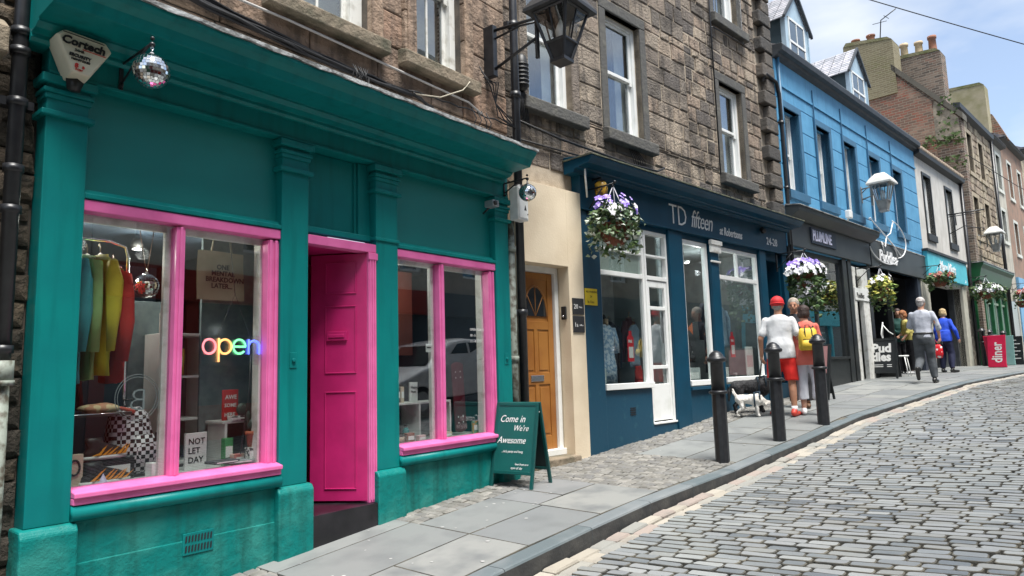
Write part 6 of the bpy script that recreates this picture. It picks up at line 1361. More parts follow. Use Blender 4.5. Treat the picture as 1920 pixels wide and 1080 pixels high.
boxthing('card_box', 'little dark green box next to the rail leg', 'box', (1.58, .56, -.635), .1, .05, .22, mat('green_card', (.04, .16, .06), .6))
T = Thing('clutch_bag', 'striped orange cloth pouch lying on the rail shelf', 'pouch', FA, (1.86, .4, -.2)); b = MB(); b.ell((1.84, .40, -.165), .13, .08, .035); cloth_noise(b, .02, 8, 12); T.part('pouch', b, mat('striped_cloth', (.6, .3, .18), .8, pal=None, col2=(.75, .6, .35), nscale=14, lo=.48, hi=.52)); b = MB(); b.tube([(1.95, .36, -.17), (2.02, .34, -.19), (2.04, .36, -.2)], .012, 6); T.part('tassel', b, mat('coral_tassel', (.6, .12, .08), .8))
boxthing('tin_cup', 'white enamel mug with a smiling face on the left window deck', 'mug', (2.12, .20, -.635), .09, .08, .10, WHITE, 8, txt=[('u', .05, .01, .03)])
single('paper_cone', MB().lathe([(.045, 0), (.03, .01), (.0, .07)], (1.80, .19, -.635), 12), mat('lilac_crystal', (.5, .45, .62), .3), 'small lilac crystal on the left window deck', 'ornament', FA, (1.8, .19, -.63))
boxthing('boot_stand', 'tall dark patterned sock on a stand left of the pink mullion', 'sock', (2.24, .42, -.635), .05, .04, .28, mat('dark_teal_sock', (.02, .05, .06), .8), -10)
boxthing('cushion', 'yellow print box on the middle shelf of the white unit', 'box', (2.44, .74, .045), .17, .12, .2, mat('mustard_print', (.55, .42, .06), .7, col2=(.35, .25, .04), nscale=18))
boxthing('picture_frame', 'white card with a dark bird drawing on top of the white shelf unit', 'card', (2.42, .70, .365), .16, .02, .15, mat('ivory_card', (.5, .47, .42), .7), 0, parts=lambda T, M, p: T.part('drawing', MB().add([(-.06, -.012, .12), (0, -.012, .02), (.05, -.012, .12), (.0, -.012, .06)], [(0, 1, 2, 3)], M), BLACKP, p))
boxthing('word_sign', 'white sign with bold black capitals at the foot of the mullion', 'sign', (2.46, .34, -.635), .17, .02, .26, PAPER, 8, txt=[('NOT', .06, -.065, .18), ('LET', .06, -.065, .115), ('DAY', .06, -.065, .05)])
boxthing('word_sign', 'tilted red sign with pale capitals on the low white shelf', 'sign', (2.76, .42, -.31), .13, .02, .23, mat('sign_red', (.5, .03, .03), .5), 6, txt=[('AWE', .045, -.05, .16), ('SOME', .04, -.055, .1), ('HERE', .04, -.055, .03)], ink=INKW)
boxthing('book', 'zebra striped book lying on the low white shelf', 'book', (2.80, .38, -.31), .14, .1, .03, mat('zebra_print', (.7, .7, .7), .7, col2=(.02, .02, .02), nscale=22, lo=.49, hi=.51))
T = Thing('toy_car', 'small glossy black toy car on the low white shelf', 'toy car', FA, (2.93, .36, -.31)); b = MB(); b.loft([(2.93, .36, -.305, .06, .03), (2.93, .36, -.28, .062, .03), (2.93, .36, -.265, .035, .022)], 20, pw=3); T.part('body', b, BLACK); b = MB()
for q in (-.035, .035): b.tube([(2.93 + q, .325, -.298), (2.93 + q, .395, -.298)], .013, 10)
T.part('wheels', b, BLACKP)
boxthing('card_box', 'green and white tin in the low shelf', 'tin', (2.70, .34, -.635), .07, .05, .2, mat('green_tin', (.06, .3, .1), .5), 5); boxthing('card_box', 'red and cream box in the low shelf', 'box', (2.76, .30, -.635), .1, .05, .08, mat('red_cream_card', (.5, .12, .1), .6, col2=(.6, .5, .4), nscale=16), 20)
for i, (s, y, rz, c, l) in enumerate(((2.86, .30, 25, CREAMP, 'cream book leaning across the others'), (2.95, .28, 5, PAPER, 'white magazine lying flat under the cactus box'), (2.72, .22, -12, mat('grey_print', (.25, .27, .28), .6), 'grey magazine lying near the glass'), (2.60, .22, 4, mat('dark_print', (.06, .06, .07), .6), 'dark magazine lying next to the mullion'))):
    boxthing('book', l + ' in the left window', 'book', (s, y, -.634 + .012 * i), .2, .13, .02, c, rz)
boxthing('leopard_box', 'black and white leopard print box under the cactus pot', 'box', (2.86, .215, -.60), .14, .08, .09, mat('leopard_print', (.65, .66, .63), .6, col2=(.02, .02, .02), nscale=45, lo=.5, hi=.53))
T = Thing('cactus', 'round lobed cactus in a terracotta pot in the left window', 'potted cactus', FA, (2.84, .22, -.51)); cx, cy, cz = 2.84, .225, -.505
b = MB(); b.lathe([(.038, 0), (.05, .085), (.058, .087), (.058, .115), (.045, .115)], (cx, cy, cz), 18); T.part('pot', b, mat('terracotta', (.36, .10, .05), .8, col2=(.3, .08, .04)))
b = MB(); b.ell((cx, cy, cz + .16), .055, .03, .055); b.ell((cx - .045, cy, cz + .22), .024, .018, .05); b.ell((cx + .04, cy, cz + .22), .022, .018, .05); b.ell((cx - .09, cy, cz + .28), .048, .022, .048); b.ell((cx + .085, cy, cz + .30), .045, .022, .055); T.part('pads', b, mat('cactus_green', (.01, .035, .028), .5, bump=.4, bscale=90))
# etched roundel on the glass
b = MB()
for r in (.135, .120): b.tube([(1.95 + r * math.cos(t), .1, -.10 + r * math.sin(t) * 1.1) for t in [i * math.pi / 20 for i in range(40)]], .0022, 4, closed=True)
b.text('B', .21, wallM(2.015, .098, -.185), depth=.0006, off=-.004, sx=-1)
single('window_logo', b, mat('etched_white', (.30, .33, .34), .5), 'faint round logo with a large B stuck on the left teal window glass', 'window logo', FA, (1.95, .1, -.1))
# ---- right teal window
T = Thing('skateboard', 'dark red skateboard deck with white bolts standing in the right window', 'skateboard', FA, (5.22, .34, -.62)); M = Matrix.Translation((5.24, .33, -.62)) @ Matrix.Rotation(rad(-4), 4, 'Y')
b = MB(); out_ = [(.085 * math.copysign(1, math.cos(t)) * min(1, abs(math.cos(t)) * 1.4 + .0), .37 + (.27 if math.sin(t) > 0 else -.27) + .09 * math.sin(t)) for t in [i * math.pi / 12 for i in range(24)]]; b.prism(out_, 0, .012, 'xz', M); p = T.part('deck', b, mat('maroon_deck', (.09, .008, .018), .45)); b = MB()
for zc_ in (.14, .60):
    for dx in (-.035, .035):
        for dz in (-.03, .03): b.ell((dx, -.004, zc_ + dz), .008, .004, .008, 8, 6, M)
T.part('bolts', b, PAPER, p)
T = Thing('white_shelf', 'white shelf box in the right teal window', 'shelves', FA, (4.6, .4, -.62)); b = MB(); b.box(4.1, 5.06, .30, .56, -.29, -.27); b.box(5.04, 5.06, .30, .56, -.62, -.29); b.box(4.62, 4.64, .30, .56, -.62, -.29); T.part('boards', b, SHELFW, bev=.003); b = MB(); b.box(4.1, 5.06, .56, .57, -.62, -.27); T.part('back_panel', b, GREYIN)
for i, (s, y, w_, h_, m_, l) in enumerate(((4.60, .36, .10, .19, PAPER, 'white leaflet with black lettering standing on the white shelf'), (4.47, .42, .04, .15, CREAMP, 'slim cream book upright on the white shelf'), (4.42, .42, .03, .15, BLACKP, 'slim black book upright on the white shelf'), (4.88, .4, .08, .10, MATS['grey_print'], 'small grey picture card on the white shelf beyond the mullion'))): boxthing('leaflet' if i == 0 else 'book', l, 'book', (s, y, -.27), w_, .02 if i in (0, 3) else .1, h_, m_, 5 * i, txt=[('Happy', .035, -.04, .13), ('Place', .03, -.04, .09)] if i == 0 else None)
T = Thing('cap', 'white baseball cap on the left of the white shelf', 'cap', FA, (4.28, .4, -.27)); b = MB(); b.ell((4.28, .42, -.22), .075, .075, .055); T.part('crown', b, cm('white_cloth', (.65, .65, .62))); b = MB(); b.ell((4.34, .36, -.235), .06, .05, .01); T.part('peak', b, MATS['white_cloth'])
T = Thing('water_bottle', 'teal glass bottle under the white shelf', 'bottle', FA, (4.50, .38, -.62)); b = MB(); b.lathe([(.03, 0), (.034, .02), (.034, .10), (.016, .13)], (4.50, .36, -.635), 14); T.part('body', b, mat('teal_bottle', (.02, .2, .2), .2)); b = MB(); b.lathe([(.016, .13), (.017, .16), (.012, .17)], (4.50, .36, -.635), 12); T.part('lid', b, BLACKP)
T = Thing('tin_drum', 'small red and white striped tin at the front left of the right window', 'tin', FA, (4.30, .24, -.63)); b = MB(); b.lathe([(.055, 0), (.055, .085)], (4.30, .24, -.635), 18); T.part('body', b, CREAMP); b = MB(); b.lathe([(.058, .0), (.058, .012)], (4.30, .24, -.632), 18); b.lathe([(.058, .07), (.058, .085)], (4.30, .24, -.635), 18); T.part('rims', b, BLACKP)
boxthing('card_box', 'brown and red box beside the striped tin', 'box', (4.43, .24, -.635), .09, .06, .09, mat('brown_card', (.25, .08, .04), .6)); boxthing('card_box', 'small pink and white box beside the brown box', 'box', (4.56, .22, -.635), .09, .05, .06, mat('pink_card', (.6, .4, .4), .6)); boxthing('card_box', 'lilac and white box just right of the pink mullion', 'box', (4.86, .25, -.635), .07, .05, .17, mat('lilac_card', (.55, .5, .6), .6)); boxthing('card_box', 'green patterned card at the right end of the right window', 'card', (5.36, .25, -.635), .08, .03, .13, mat('floral_card', (.15, .35, .25), .6, col2=(.5, .3, .1), nscale=40, lo=.48, hi=.52)); boxthing('card_box', 'open cream jewellery box under the white shelf', 'box', (4.98, .3, -.635), .10, .08, .05, CREAMP)
T = Thing('mannequin_dress', 'red floral dress at the left edge of the right window', 'dress', FA, (4.16, .35, 0)); b = MB(); b.loft([(4.15, .35, -.60, .09, .06), (4.15, .35, -.3, .06, .05), (4.14, .35, .1, .045, .04), (4.14, .35, .3, .05, .04), (4.14, .35, .42, .03, .03)], 20); cloth_noise(b, .02, 3, 9); T.part('cloth', b, mat('floral_cloth', (.5, .10, .07), .8, col2=(.6, .5, .45), nscale=28, lo=.49, hi=.53)); b = MB(); b.tube([(4.14, .35, .42), (4.14, .35, 1.1)], .004, 5); T.part('hanging_cord', b, BLACKP)
T = Thing('light_switch', 'small white card taped beside the pink mullion in the right window', 'card', FA, (4.56, .13, .26)); b = MB(); b.box(4.53, 4.60, .10, .105, .20, .28); p = T.part('card', b, PAPER); b = MB(); b.box(4.54, 4.59, .097, .10, .24, .25); T.part('print', b, BLACKP, p)
b = MB()
for i, t in enumerate(('OPEN 7 DAYS', '10 - 5', '11 - 4')): b.text(t, .035, wallM(5.13, .082, .42 - i * .06), depth=.0006)
single('opening_hours', b, INKW, 'small white opening hours lettering on the right teal window glass', 'lettering', FA, (5.2, .08, .35))
T = Thing('hanging_curtain', 'dark green patterned hanging in the right teal window', 'hanging', FA, (4.5, .8, .5)); b = MB(); n = 16; vs = []
for i in range(n + 1): vs += [(4.46 + .10 * i / n, .8 + .02 * math.sin(i * 1.9), -.1), (4.40 + .10 * i / n, .8 + .02 * math.sin(i * 1.9), 1.1)]
b.add(vs, [(2 * i, 2 * i + 2, 2 * i + 3, 2 * i + 1) for i in range(n)], smooth=True); T.part('cloth', b, mat('ivy_print', (.05, .08, .05), .9, col2=(.25, .3, .22), nscale=30, lo=.5, hi=.56)); b = MB(); b.tube([(4.38, .8, 1.1), (4.6, .8, 1.1)], .008, 6); T.part('rod', b, CHROME)
single('wall_panel', MB().box(4.75, 5.1, .9, .93, .2, 1.1), mat('maroon_panel', (.12, .03, .02), .6), 'dark red panel deep inside the right teal window', 'panel', FA, (4.9, .9, .2), bev=.003)

# ---- dark blue shop windows: clothes displays
DEN = cm('denim_cloth', (.13, .22, .34), (.25, .34, .44)); NAVC = cm('navy_cloth', (.015, .02, .04)); OR = cm('orange_cloth', (.62, .16, .04), (.5, .12, .03)); WC = cm('pale_blue_cloth', (.35, .47, .58), (.25, .36, .48)); BLC = cm('black_cloth', (.012, .013, .016)); REDC = MATS['red_cloth']
def dress(label, s, y, z0, z1, m, seed, w=.16, F=FB):
    T = Thing('dress_form', label, 'dress', F, (s, y, z0)); h_ = z1 - z0; b = MB(); b.loft([(s, y, z0, w * 1.2, .1), (s, y, z0 + h_ * .3, w * 1.0, .09), (s, y, z0 + h_ * .55, w * .72, .075), (s, y, z0 + h_ * .72, w * .85, .08), (s, y, z0 + h_ * .9, w * .9, .06), (s, y, z0 + h_ * .96, w * .45, .045)], 28)
    for sg in (-1, 1): b.tube([(s + sg * w * .8, y, z0 + h_ * .92), (s + sg * w * 1.2, y, z0 + h_ * .72), (s + sg * w * 1.3, y - .02, z0 + h_ * .5)], [.045, .045, .04], 12)
    cloth_noise(b, .045, seed, 6); T.part('cloth', b, m); b = MB(); b.lathe([(.04, 0), (.035, .05), (.04, .08), (.0, .1)], (s, y, z1 - h_ * .04), 12); T.part('neck_cap', b, mat('mannequin_tan', (.45, .33, .22), .5)); return T
dress('pale blue printed dress in the first navy shop window', .98, .42, -.22, .62, mat('blue_print_cloth', (.16, .27, .40), .8, col2=(.42, .5, .58), nscale=26, lo=.46, hi=.54, bump=.3), 4)
shirt('dark knitted top hanging behind the blue dress', FB, .72, .55, .70, mat('dark_knit', (.05, .06, .08), .9, col2=(.2, .2, .22), nscale=30, lo=.48, hi=.54), 10, H=.7, seed=7); shirt('black cardigan hanging above the blue dress', FB, 1.02, .62, .82, BLC, 0, H=.6, seed=8, W=.17); shirt('navy jacket hanging right of the blue dress', FB, 1.30, .62, .66, NAVC, 0, H=.9, seed=9)
def sale(label, s, y, z):
    T = Thing('sale_sign', label, 'sale sign', FB, (s, y, z)); b = MB(); b.prism([(-.07, 0), (.07, 0), (.07, .33), (.03, .36), (.03, .42), (-.03, .42), (-.03, .36), (-.07, .33)], y, y + .01, 'xz', Matrix.Translation((s, 0, z))); p = T.part('card', b, mat('sale_red', (.6, .01, .02), .4)); b = MB(); b.box(s - .05, s + .05, y - .004, y, z + .05, z + .2); T.part('price_panel', b, PAPER, p); b = MB(); b.text('SALE', .05, wallM(s - .06, y - .003, z + .26), off=.002, depth=.001, sx=.85); T.part('lettering', b, INKW, p)
sale('red sale sign in the first navy shop window', 1.18, .16, .08); sale('red sale sign in the third navy shop window', 4.05, .16, .12)
shirt('striped bag and shawl hanging behind the white side door', FB, 1.74, .5, .62, WC, 0, H=.62, seed=10, W=.13, sleeve=False, name='shawl', cat='shawl'); shirt('dark red shirt hanging behind the white side door', FB, 1.80, .62, .74, mat('wine_cloth', (.10, .02, .03), .8), 0, H=.4, seed=11, W=.10); shirt('red skirt on the floor of the side bay', FB, 1.74, .45, .02, REDC, 0, H=.2, seed=12, W=.10, sleeve=False, name='skirt', cat='skirt', hook=False)
shirt('black dress on a form in the second navy shop window', FB, 2.85, .55, 1.02, BLC, 0, H=.9, seed=13, W=.15, name='dress', cat='dress'); T = Thing('cushion', 'orange fish shaped cushion hanging in the second navy window', 'cushion', FB, (2.75, .28, .6)); b = MB(); b.ell((2.72, .28, .58), .16, .04, .13); b.add([(2.86, .27, .58), (3.0, .27, .68), (3.0, .27, .48)], [(0, 1, 2)]); T.part('cushion', b, OR); b = MB(); b.ell((2.66, .24, .62), .03, .01, .03); T.part('eye', b, WHITE)
T = Thing('handbag', 'small black handbag hanging in the second navy window', 'handbag', FB, (3.0, .3, .2)); b = MB(); b.loft([(2.98, .3, .05, .07, .03), (2.98, .3, .16, .06, .03)], 16, pw=3); T.part('bag', b, BLC); b = MB(); b.tube([(2.93, .3, .16), (2.96, .3, .36), (3.02, .3, .16)], .006, 5); T.part('strap', b, BLC)
boxthing('display_box', 'glass shelf box with small cards at the foot of the second navy window', 'display box', (2.8, .3, -.28), .5, .18, .25, mat('pale_display', (.45, .5, .5), .4), F=FB)
shirt('dark navy dungarees hanging in the third navy window', FB, 3.82, .45, 1.08, NAVC, 0, H=1.2, seed=14, W=.17, name='dungarees', cat='dungarees'); shirt('pale blue shirt hanging in the third navy window', FB, 4.42, .55, 1.0, WC, 0, H=.7, seed=15); shirt('blue striped scarf beside the third navy window frame', FB, 3.62, .36, .9, DEN, 20, H=.9, seed=16, W=.08, sleeve=False, name='scarf', cat='scarf')
boxthing('poster_stand', 'white framed pink poster at the right of the third navy window', 'poster', (4.72, .22, -.2), .26, .02, .5, PAPER, F=FB, ink=mat('pale_pink_print', (.62, .4, .4), .6)); boxthing('price_card', 'small white price card on the floor of the third navy window', 'card', (3.95, .25, -.26), .12, .02, .22, PAPER, F=FB)
for i, (s, l) in enumerate(((3.8, 'left'), (4.2, 'right'))):
    shoe('grey trainer on the ' + l + ' of the third navy window floor', s + .1, .3, -.28, 20 + 20 * i, mat('grey_leather', (.3, .3, .3), .6), None, F=FB)
T = Thing('hat_pile', 'blue and black folded hats in the corner of the first navy window', 'hats', FB, (.55, .35, .1)); b = MB(); b.ell((.56, .35, .12), .12, .09, .05); b.ell((.57, .35, .2), .11, .08, .045); cloth_noise(b, .02, 5, 10); T.part('hats', b, DEN); b = MB(); b.box(.44, .7, .27, .44, .02, .06); T.part('tray', b, mat('pink_card', ()))
boxthing('plinth', 'pale blue plinth in the corner of the first navy window', 'plinth', (.58, .36, -.3), .3, .22, .3, mat('pale_blue_boards', ()), F=FB)
for i, s in enumerate((3.75, 4.0)):
    T = Thing('ceiling_spot', ['lit ceiling spot at the left behind the third navy window', 'lit ceiling spot at the right behind the third navy window'][i], 'spotlight', FB, (s, .9, 1.8), 'lit spots on the navy shop ceiling'); b = MB(); b.lathe([(.05, 0), (.06, .04)], (s, .9, 1.8), 14); T.part('housing', b, WHITE); b = MB(); b.lathe([(.04, 0), (.04, .004)], (s, .9, 1.794), 14); T.part('lamp_face', b, MATS['spot_glow'])
    ld = bpy.data.lights.new('spot_lamp', 'POINT'); ld.energy = 10; ld.shadow_soft_size = .05; lo_ = bpy.data.objects.new('spot_lamp', ld); COL.objects.link(lo_); lo_.parent = T.o; lo_.location = (-1.4 if i == 0 else -.0, -.2, -.2)
# ---- cafe window
T = Thing('picture_frame', 'pale framed picture leaning in the cafe window', 'picture', FB, (7.9, .25, .1)); b = MB(); b.box(7.55, 8.15, .2, .23, .1, .62); p = T.part('frame', b, WHITE, bev=.004); b = MB(); b.box(7.6, 8.1, .194, .2, .15, .57); T.part('print', b, MATS['grey_print'], p)

# ================================================================ PEOPLE AND DOGS
SKIN = mat('skin', (.52, .29, .2), .55, col2=(.46, .24, .16), nscale=8); SKINT = mat('tanned_skin', (.42, .21, .13), .55, col2=(.36, .17, .10), nscale=8)
def mirx(v): return (-v[0], v[1], v[2])
def hand(b, w, d, side, curl=.5, k=1.0, pn=(0, 1, 0)):
    """palm, five fingers and thumb; w wrist, d direction of the hand, pn palm normal"""
    w = Vector(w); d = Vector(d).normalized(); n = Vector(pn); n = (n - d * n.dot(d)).normalized(); s = d.cross(n) * side
    b.cap(w, w + d * .045 * k, .023 * k, .028 * k, 10)
    for i, off in enumerate((-.030, -.010, .010, .030)):
        r = w + d * .075 * k + s * off * k; L_ = (.066, .078, .073, .058)[i] * k; ang = curl * (1 + .1 * i)
        b.cap(w + d * .03 * k + s * off * .7 * k, r, .0125 * k, .011 * k, 8)
        d1 = (d * math.cos(ang * .6) + n * math.sin(ang * .6)).normalized(); d2 = (d * math.cos(ang * 1.5) + n * math.sin(ang * 1.5)).normalized(); d3 = (d * math.cos(ang * 2.3) + n * math.sin(ang * 2.3)).normalized()
        p1 = r + d1 * L_ * .45; p2 = p1 + d2 * L_ * .32; p3 = p2 + d3 * L_ * .25
        b.cap(r, p1, .0105 * k, .0098 * k, 8); b.cap(p1, p2, .0098 * k, .009 * k, 8); b.cap(p2, p3, .009 * k, .0078 * k, 8)
    t0 = w + d * .02 * k - s * .02 * k; t1 = t0 + (d * .6 - s * .7 + n * .35).normalized() * .038 * k; t2 = t1 + (d * .85 - s * .3 + n * .5).normalized() * .032 * k
    b.cap(t0, t1, .0135 * k, .012 * k, 8); b.cap(t1, t2, .0115 * k, .009 * k, 8)
def xyz(M, b): bb = MB(); bb.add(b.v, b.f, M, True); bb.sm = b.sm[:]; return bb
def person(label, x, y, face, H, pose, top, bottom, shoes, hair, skin=SKIN, lean=(0, 0), head=(0, 0), female=False, vox=.011, topm=None, extras=None, z=None, belly=0, sleeve='short', legs='long', hairm=None, hairlen='short', socks=None):
    """built facing local +Y, right hand at +X; lean = shift of the shoulders (x forward,y side)"""
    z = pave(x, y) if z is None else z; T = Thing('person', label, 'person', FW, (x, y, z)); k = H / 1.75
    M = Matrix.Translation((x, y, z)) @ Matrix.Rotation(rad(face - 90), 4, 'Z') @ Matrix.Scale(k, 4)
    lf, ls = lean; wsh = .165 if female else .19; hip = .095
    def tz(zz): t = max(0, (zz - .95) / .5); return ls * t, lf * t       # torso shift (x,y)
    def tp(px, py, pz): a, b_ = tz(pz); return (px + a, py + b_, pz - .25 * lf * lf * max(0, (pz - .95)))
    S = {1: tp(wsh - .012, -.005, 1.405), -1: tp(-wsh + .012, -.005, 1.405)}
    P = dict(RE=(.25, .0, 1.13), RW=(.27, .04, .87), LE=(-.25, .0, 1.13), LW=(-.27, .04, .87), RK=(.10, .02, .5), RA=(.10, -.02, .09), LK=(-.10, .02, .5), LA=(-.10, -.02, .09), RT=(0, 1, 0), LT=(0, 1, 0)); P.update(pose)
    b = MB()
    tors = [(.0, 0, .84, .14, .10), (0, -.005, .92, .168 + (.01 if female else 0), .122), (0, 0, 1.0, .16, .115 + belly * .5), (0, .0 + belly * .4, 1.1, .142 + belly * .4, .102 + belly), (0, .01, 1.22, .158, .112 + belly * .4), (0, 0, 1.34, .178 if not female else .155, .108), (0, -.01, 1.41, .165 if not female else .142, .09), (0, -.01, 1.455, .125 if not female else .108, .075), (0, -.01, 1.49, .065, .058)]
    def torso(bb, ex, z0=.0, z1=9): 
        rr_ = [(tp(cx, cy, cz)[0], tp(cx, cy, cz)[1], cz - .25 * lf * lf * max(0, cz - .95), rx + ex, ry + ex) for cx, cy, cz, rx, ry in tors if z0 <= cz <= z1]; bb.loft(rr_, 24)
    torso(b, 0)
    nk = tp(0, -.01, 1.46); hd = (nk[0] - head[0] * .0004, nk[1] + .02 + lf * .12 + .01, nk[2] + .165)
    b.cap(nk, (hd[0], hd[1] - .015, hd[2] - .06), .06, .055, 14)
    hM = Matrix.Translation(hd) @ Matrix.Rotation(rad(head[0]), 4, 'Z') @ Matrix.Rotation(rad(-head[1]), 4, 'X')
    hb = MB(); hb.ell((0, -.005, .02), .076, .094, .098, 20, 14); hb.ell((0, .02, -.045), .058, .068, .062, 16, 10); hb.ell((0, .062, -.085), .026, .022, .022); hb.cap((0, .088, .012), (0, .108, -.028), .009, .015, 8); hb.cap((-.03, .078, .026), (.03, .078, .026), .012, .012, 8)
    hb.cap((-.02, .088, -.056), (.02, .088, -.056), .008, .008, 8)
    for sg in (-1, 1): hb.ell((sg * .077, -.005, -.008), .012, .02, .032, 10, 8); hb.ell((sg * .04, .06, -.03), .025, .02, .025)
    b.add(hb.v, hb.f, hM, True)
    for sg, E, W_, nm in ((1, 'RE', 'RW', 'R'), (-1, 'LE', 'LW', 'L')):
        e, w_ = P[E], P[W_]; kf = .9 if female else 1
        b.cap(S[sg], e, .052 * kf, .042 * kf, 14); b.cap(e, w_, .041 * kf, .027 * kf, 14)
        d = Vector(P.get(nm + 'D', Vector(w_) - Vector(e))); hand(b, w_, d, sg, P.get(nm + 'C', .55), .95 if female else 1.05, P.get(nm + 'N', (-sg * 1.0, .2, 0)))
    for sg, K, A in ((1, 'RK', 'RA'), (-1, 'LK', 'LA')):
        h_ = (sg * hip, 0, .90); kn, an = P[K], P[A]; b.cap(h_, kn, .088, .058, 16)
        m_ = [kn[i] * .68 + an[i] * .32 for i in range(3)]; m_[1] -= .015; b.cap(kn, m_, .055, .056, 14); b.cap(m_, an, .056, .036, 14)
    rb = remesh(b, vox, 3); body = T.part('body', xyz(M, rb), skin)
    # eyes and mouth
    fb = MB()
    for sg in (-1, 1): fb.ell((sg * .03, .086, .008), .012, .006, .006, 10, 6)
    fb.ell((0, .096, -.056), .02, .006, .004, 10, 6); f2 = MB(); f2.add(fb.v, fb.f, hM, True); T.part('face_features', xyz(M, f2), mat('dark_features', (.06, .03, .025), .4), body)
    # hair
    hm = hairm or mat('grey_hair', (.35, .33, .30), .7, bump=.8, bscale=90, col2=(.22, .2, .18), nscale=30)
    if hair:
        h_ = MB(); h_.ell((0, -.016, .043), .086, .098, .094, 20, 14)
        if hair == 'bob': h_.ell((0, -.03, -.01), .09, .085, .10, 20, 14); h_.ell((-.07, -.01, -.03), .03, .05, .06); h_.ell((.07, -.01, -.03), .03, .05, .06)
        if hair == 'short': h_.ell((0, -.05, -.01), .068, .05, .07)
        if hair == 'long': h_.loft([(0, -.04, -.22, .05, .03), (0, -.04, -.1, .085, .06), (0, -.03, 0, .09, .085), (0, -.02, .05, .085, .09)], 20)
        for i in range(26):
            a = R_.uniform(0, 6.28); e = R_.uniform(-.2, 1.2); v = Vector((math.cos(a) * math.cos(e), math.sin(a) * math.cos(e), math.sin(e)))
            if v.y > .45 and v.z < .62: continue
            h_.ell((v.x * .078, -.025 + v.y * .082, .035 + v.z * .09), .018, .018, .014, 8, 6)
        # keep the face clear
        hh = remesh(h_, .011, 2); T.part('hair', xyz(M, MBadd(hh, hM)), hm)
    # clothes
    c = MB(); torso(c, .018, .9)
    if sleeve != 'rolled': c.loft([(0, -.004, .84, .20, .158), (0, -.004, .93, .202, .158 + belly * .5), (0, 0, 1.04, .19, .145 + belly * .7), (0, .01, 1.14, .165, .12 + belly)], 24)
    wr = [] 
    for sg, E, W_ in ((1, 'RE', 'RW'), (-1, 'LE', 'LW')):
        e, w_ = Vector(P[E]), Vector(P[W_]); s_ = Vector(S[sg])
        if sleeve == 'short': c.cap(s_, s_.lerp(e, .72), .060, .064, 14)
        elif sleeve == 'rolled': c.cap(s_, e, .059, .056, 14); c.cap(e, e.lerp(w_, .25), .057, .054, 14); c.cap(e.lerp(w_, .18), e.lerp(w_, .27), .06, .058, 14)
        else: c.cap(s_, e, .060, .055, 14); c.cap(e, e.lerp(w_, .93), .055, .042, 14)
    cs = remesh(c, .013, 3); cloth_noise(cs, .024, R_.randint(1, 99), 8); T.part('top', xyz(M, cs), top)
    g = MB(); g.loft([(0, 0, .80, .165, .125), (0, -.01, .90, .186 + (.008 if female else 0), .142), (0, 0, 1.0, .178, .133 + belly * .5), (0, 0, 1.03, .172, .13 + belly * .5)], 24)
    for sg, K, A in ((1, 'RK', 'RA'), (-1, 'LK', 'LA')):
        h_ = Vector((sg * hip, 0, .88)); kn, an = Vector(P[K]), Vector(P[A])
        if legs == 'short': g.cap(h_, h_.lerp(kn, .5), .108, .106, 16); g.loft([(h_.x * .05 + kn.x * .95, h_.y * .05 + kn.y * .95, kn.z + .02, .098, .10), (h_.lerp(kn, .5).x, h_.lerp(kn, .5).y, h_.lerp(kn, .5).z, .104, .106)], 18)
        elif legs == 'crop': g.cap(h_, kn, .104, .080, 16); g.tube([kn, kn.lerp(an, .62)], [.080, .086], 16)
        else: g.cap(h_, kn, .10, .083, 16); g.tube([kn, kn.lerp(an, .4) + Vector((0, -.012, 0)), kn.lerp(an, .95)], [.083, .078, .064], 16)
    gs = remesh(g, .013, 2); cloth_noise(gs, .018, R_.randint(1, 99), 9); T.part('shorts' if legs == 'short' else 'trousers', xyz(M, gs), bottom)
    for sg, A, D in ((1, 'RA', 'RT'), (-1, 'LA', 'LT')):
        a_ = Vector(P[A]); d = Vector(P[D]).normalized(); s_ = MB(); up_ = Vector((0, 0, 1)); side = d.cross(up_).normalized() if abs(d.z) < .95 else Vector((1, 0, 0)); nrm = side.cross(d)
        heel = a_ - d * .045 - nrm * .05; toe = a_ + d * .17 - nrm * .055
        s_.cap(heel, heel.lerp(toe, .5), .038, .042, 12); s_.cap(heel.lerp(toe, .45), toe, .042, .034, 12); s_.cap(heel + nrm * .01, a_ - d * .01 - nrm * .005, .040, .044, 12)
        T.part('shoe', xyz(M, remesh(s_, .009, 2)), shoes)
        if socks:
            q = MB(); kn = Vector(P['RK' if sg > 0 else 'LK']); q.tube([a_ - nrm * .02, a_.lerp(kn, .14)], [.046, .045], 14); T.part('sock', xyz(M, q), socks)
    if extras: extras(T, M, P, tp, hM)
    return T
def MBadd(b, M): r = MB(); r.add(b.v, b.f, M, True); return r
cloth = lambda n, c, c2=None: mat(n, c, .85, col2=c2 or [v * .8 for v in c], nscale=5, bump=.5, bscale=14, bdist=.012)
WT = cloth('white_tshirt', (.62, .63, .64), (.52, .53, .55)); REDS = cloth('red_shorts_cloth', (.68, .02, .012), (.55, .012, .01)); WHS = mat('white_shoe', (.7, .7, .7), .5); REDSH = mat('red_shoe', (.6, .06, .04), .5)
def cap_x(T, M, P, tp, hM):
    b = MB(); b.ell((0, -.014, .052), .097, .113, .10, 20, 12); b.tube([(-.096 * math.cos(t), -.014 + .112 * math.sin(t), .03) for t in [i * .4 for i in range(16)]], .01, 6, closed=True); T.part('cap_crown', xyz(M, MBadd(b, hM)), mat('red_cap', (.55, .015, .02), .7))
    b = MB(); b.ell((0, .11, .032), .06, .06, .010, 14, 6); T.part('cap_peak', xyz(M, MBadd(b, hM)), MATS['red_cap'])
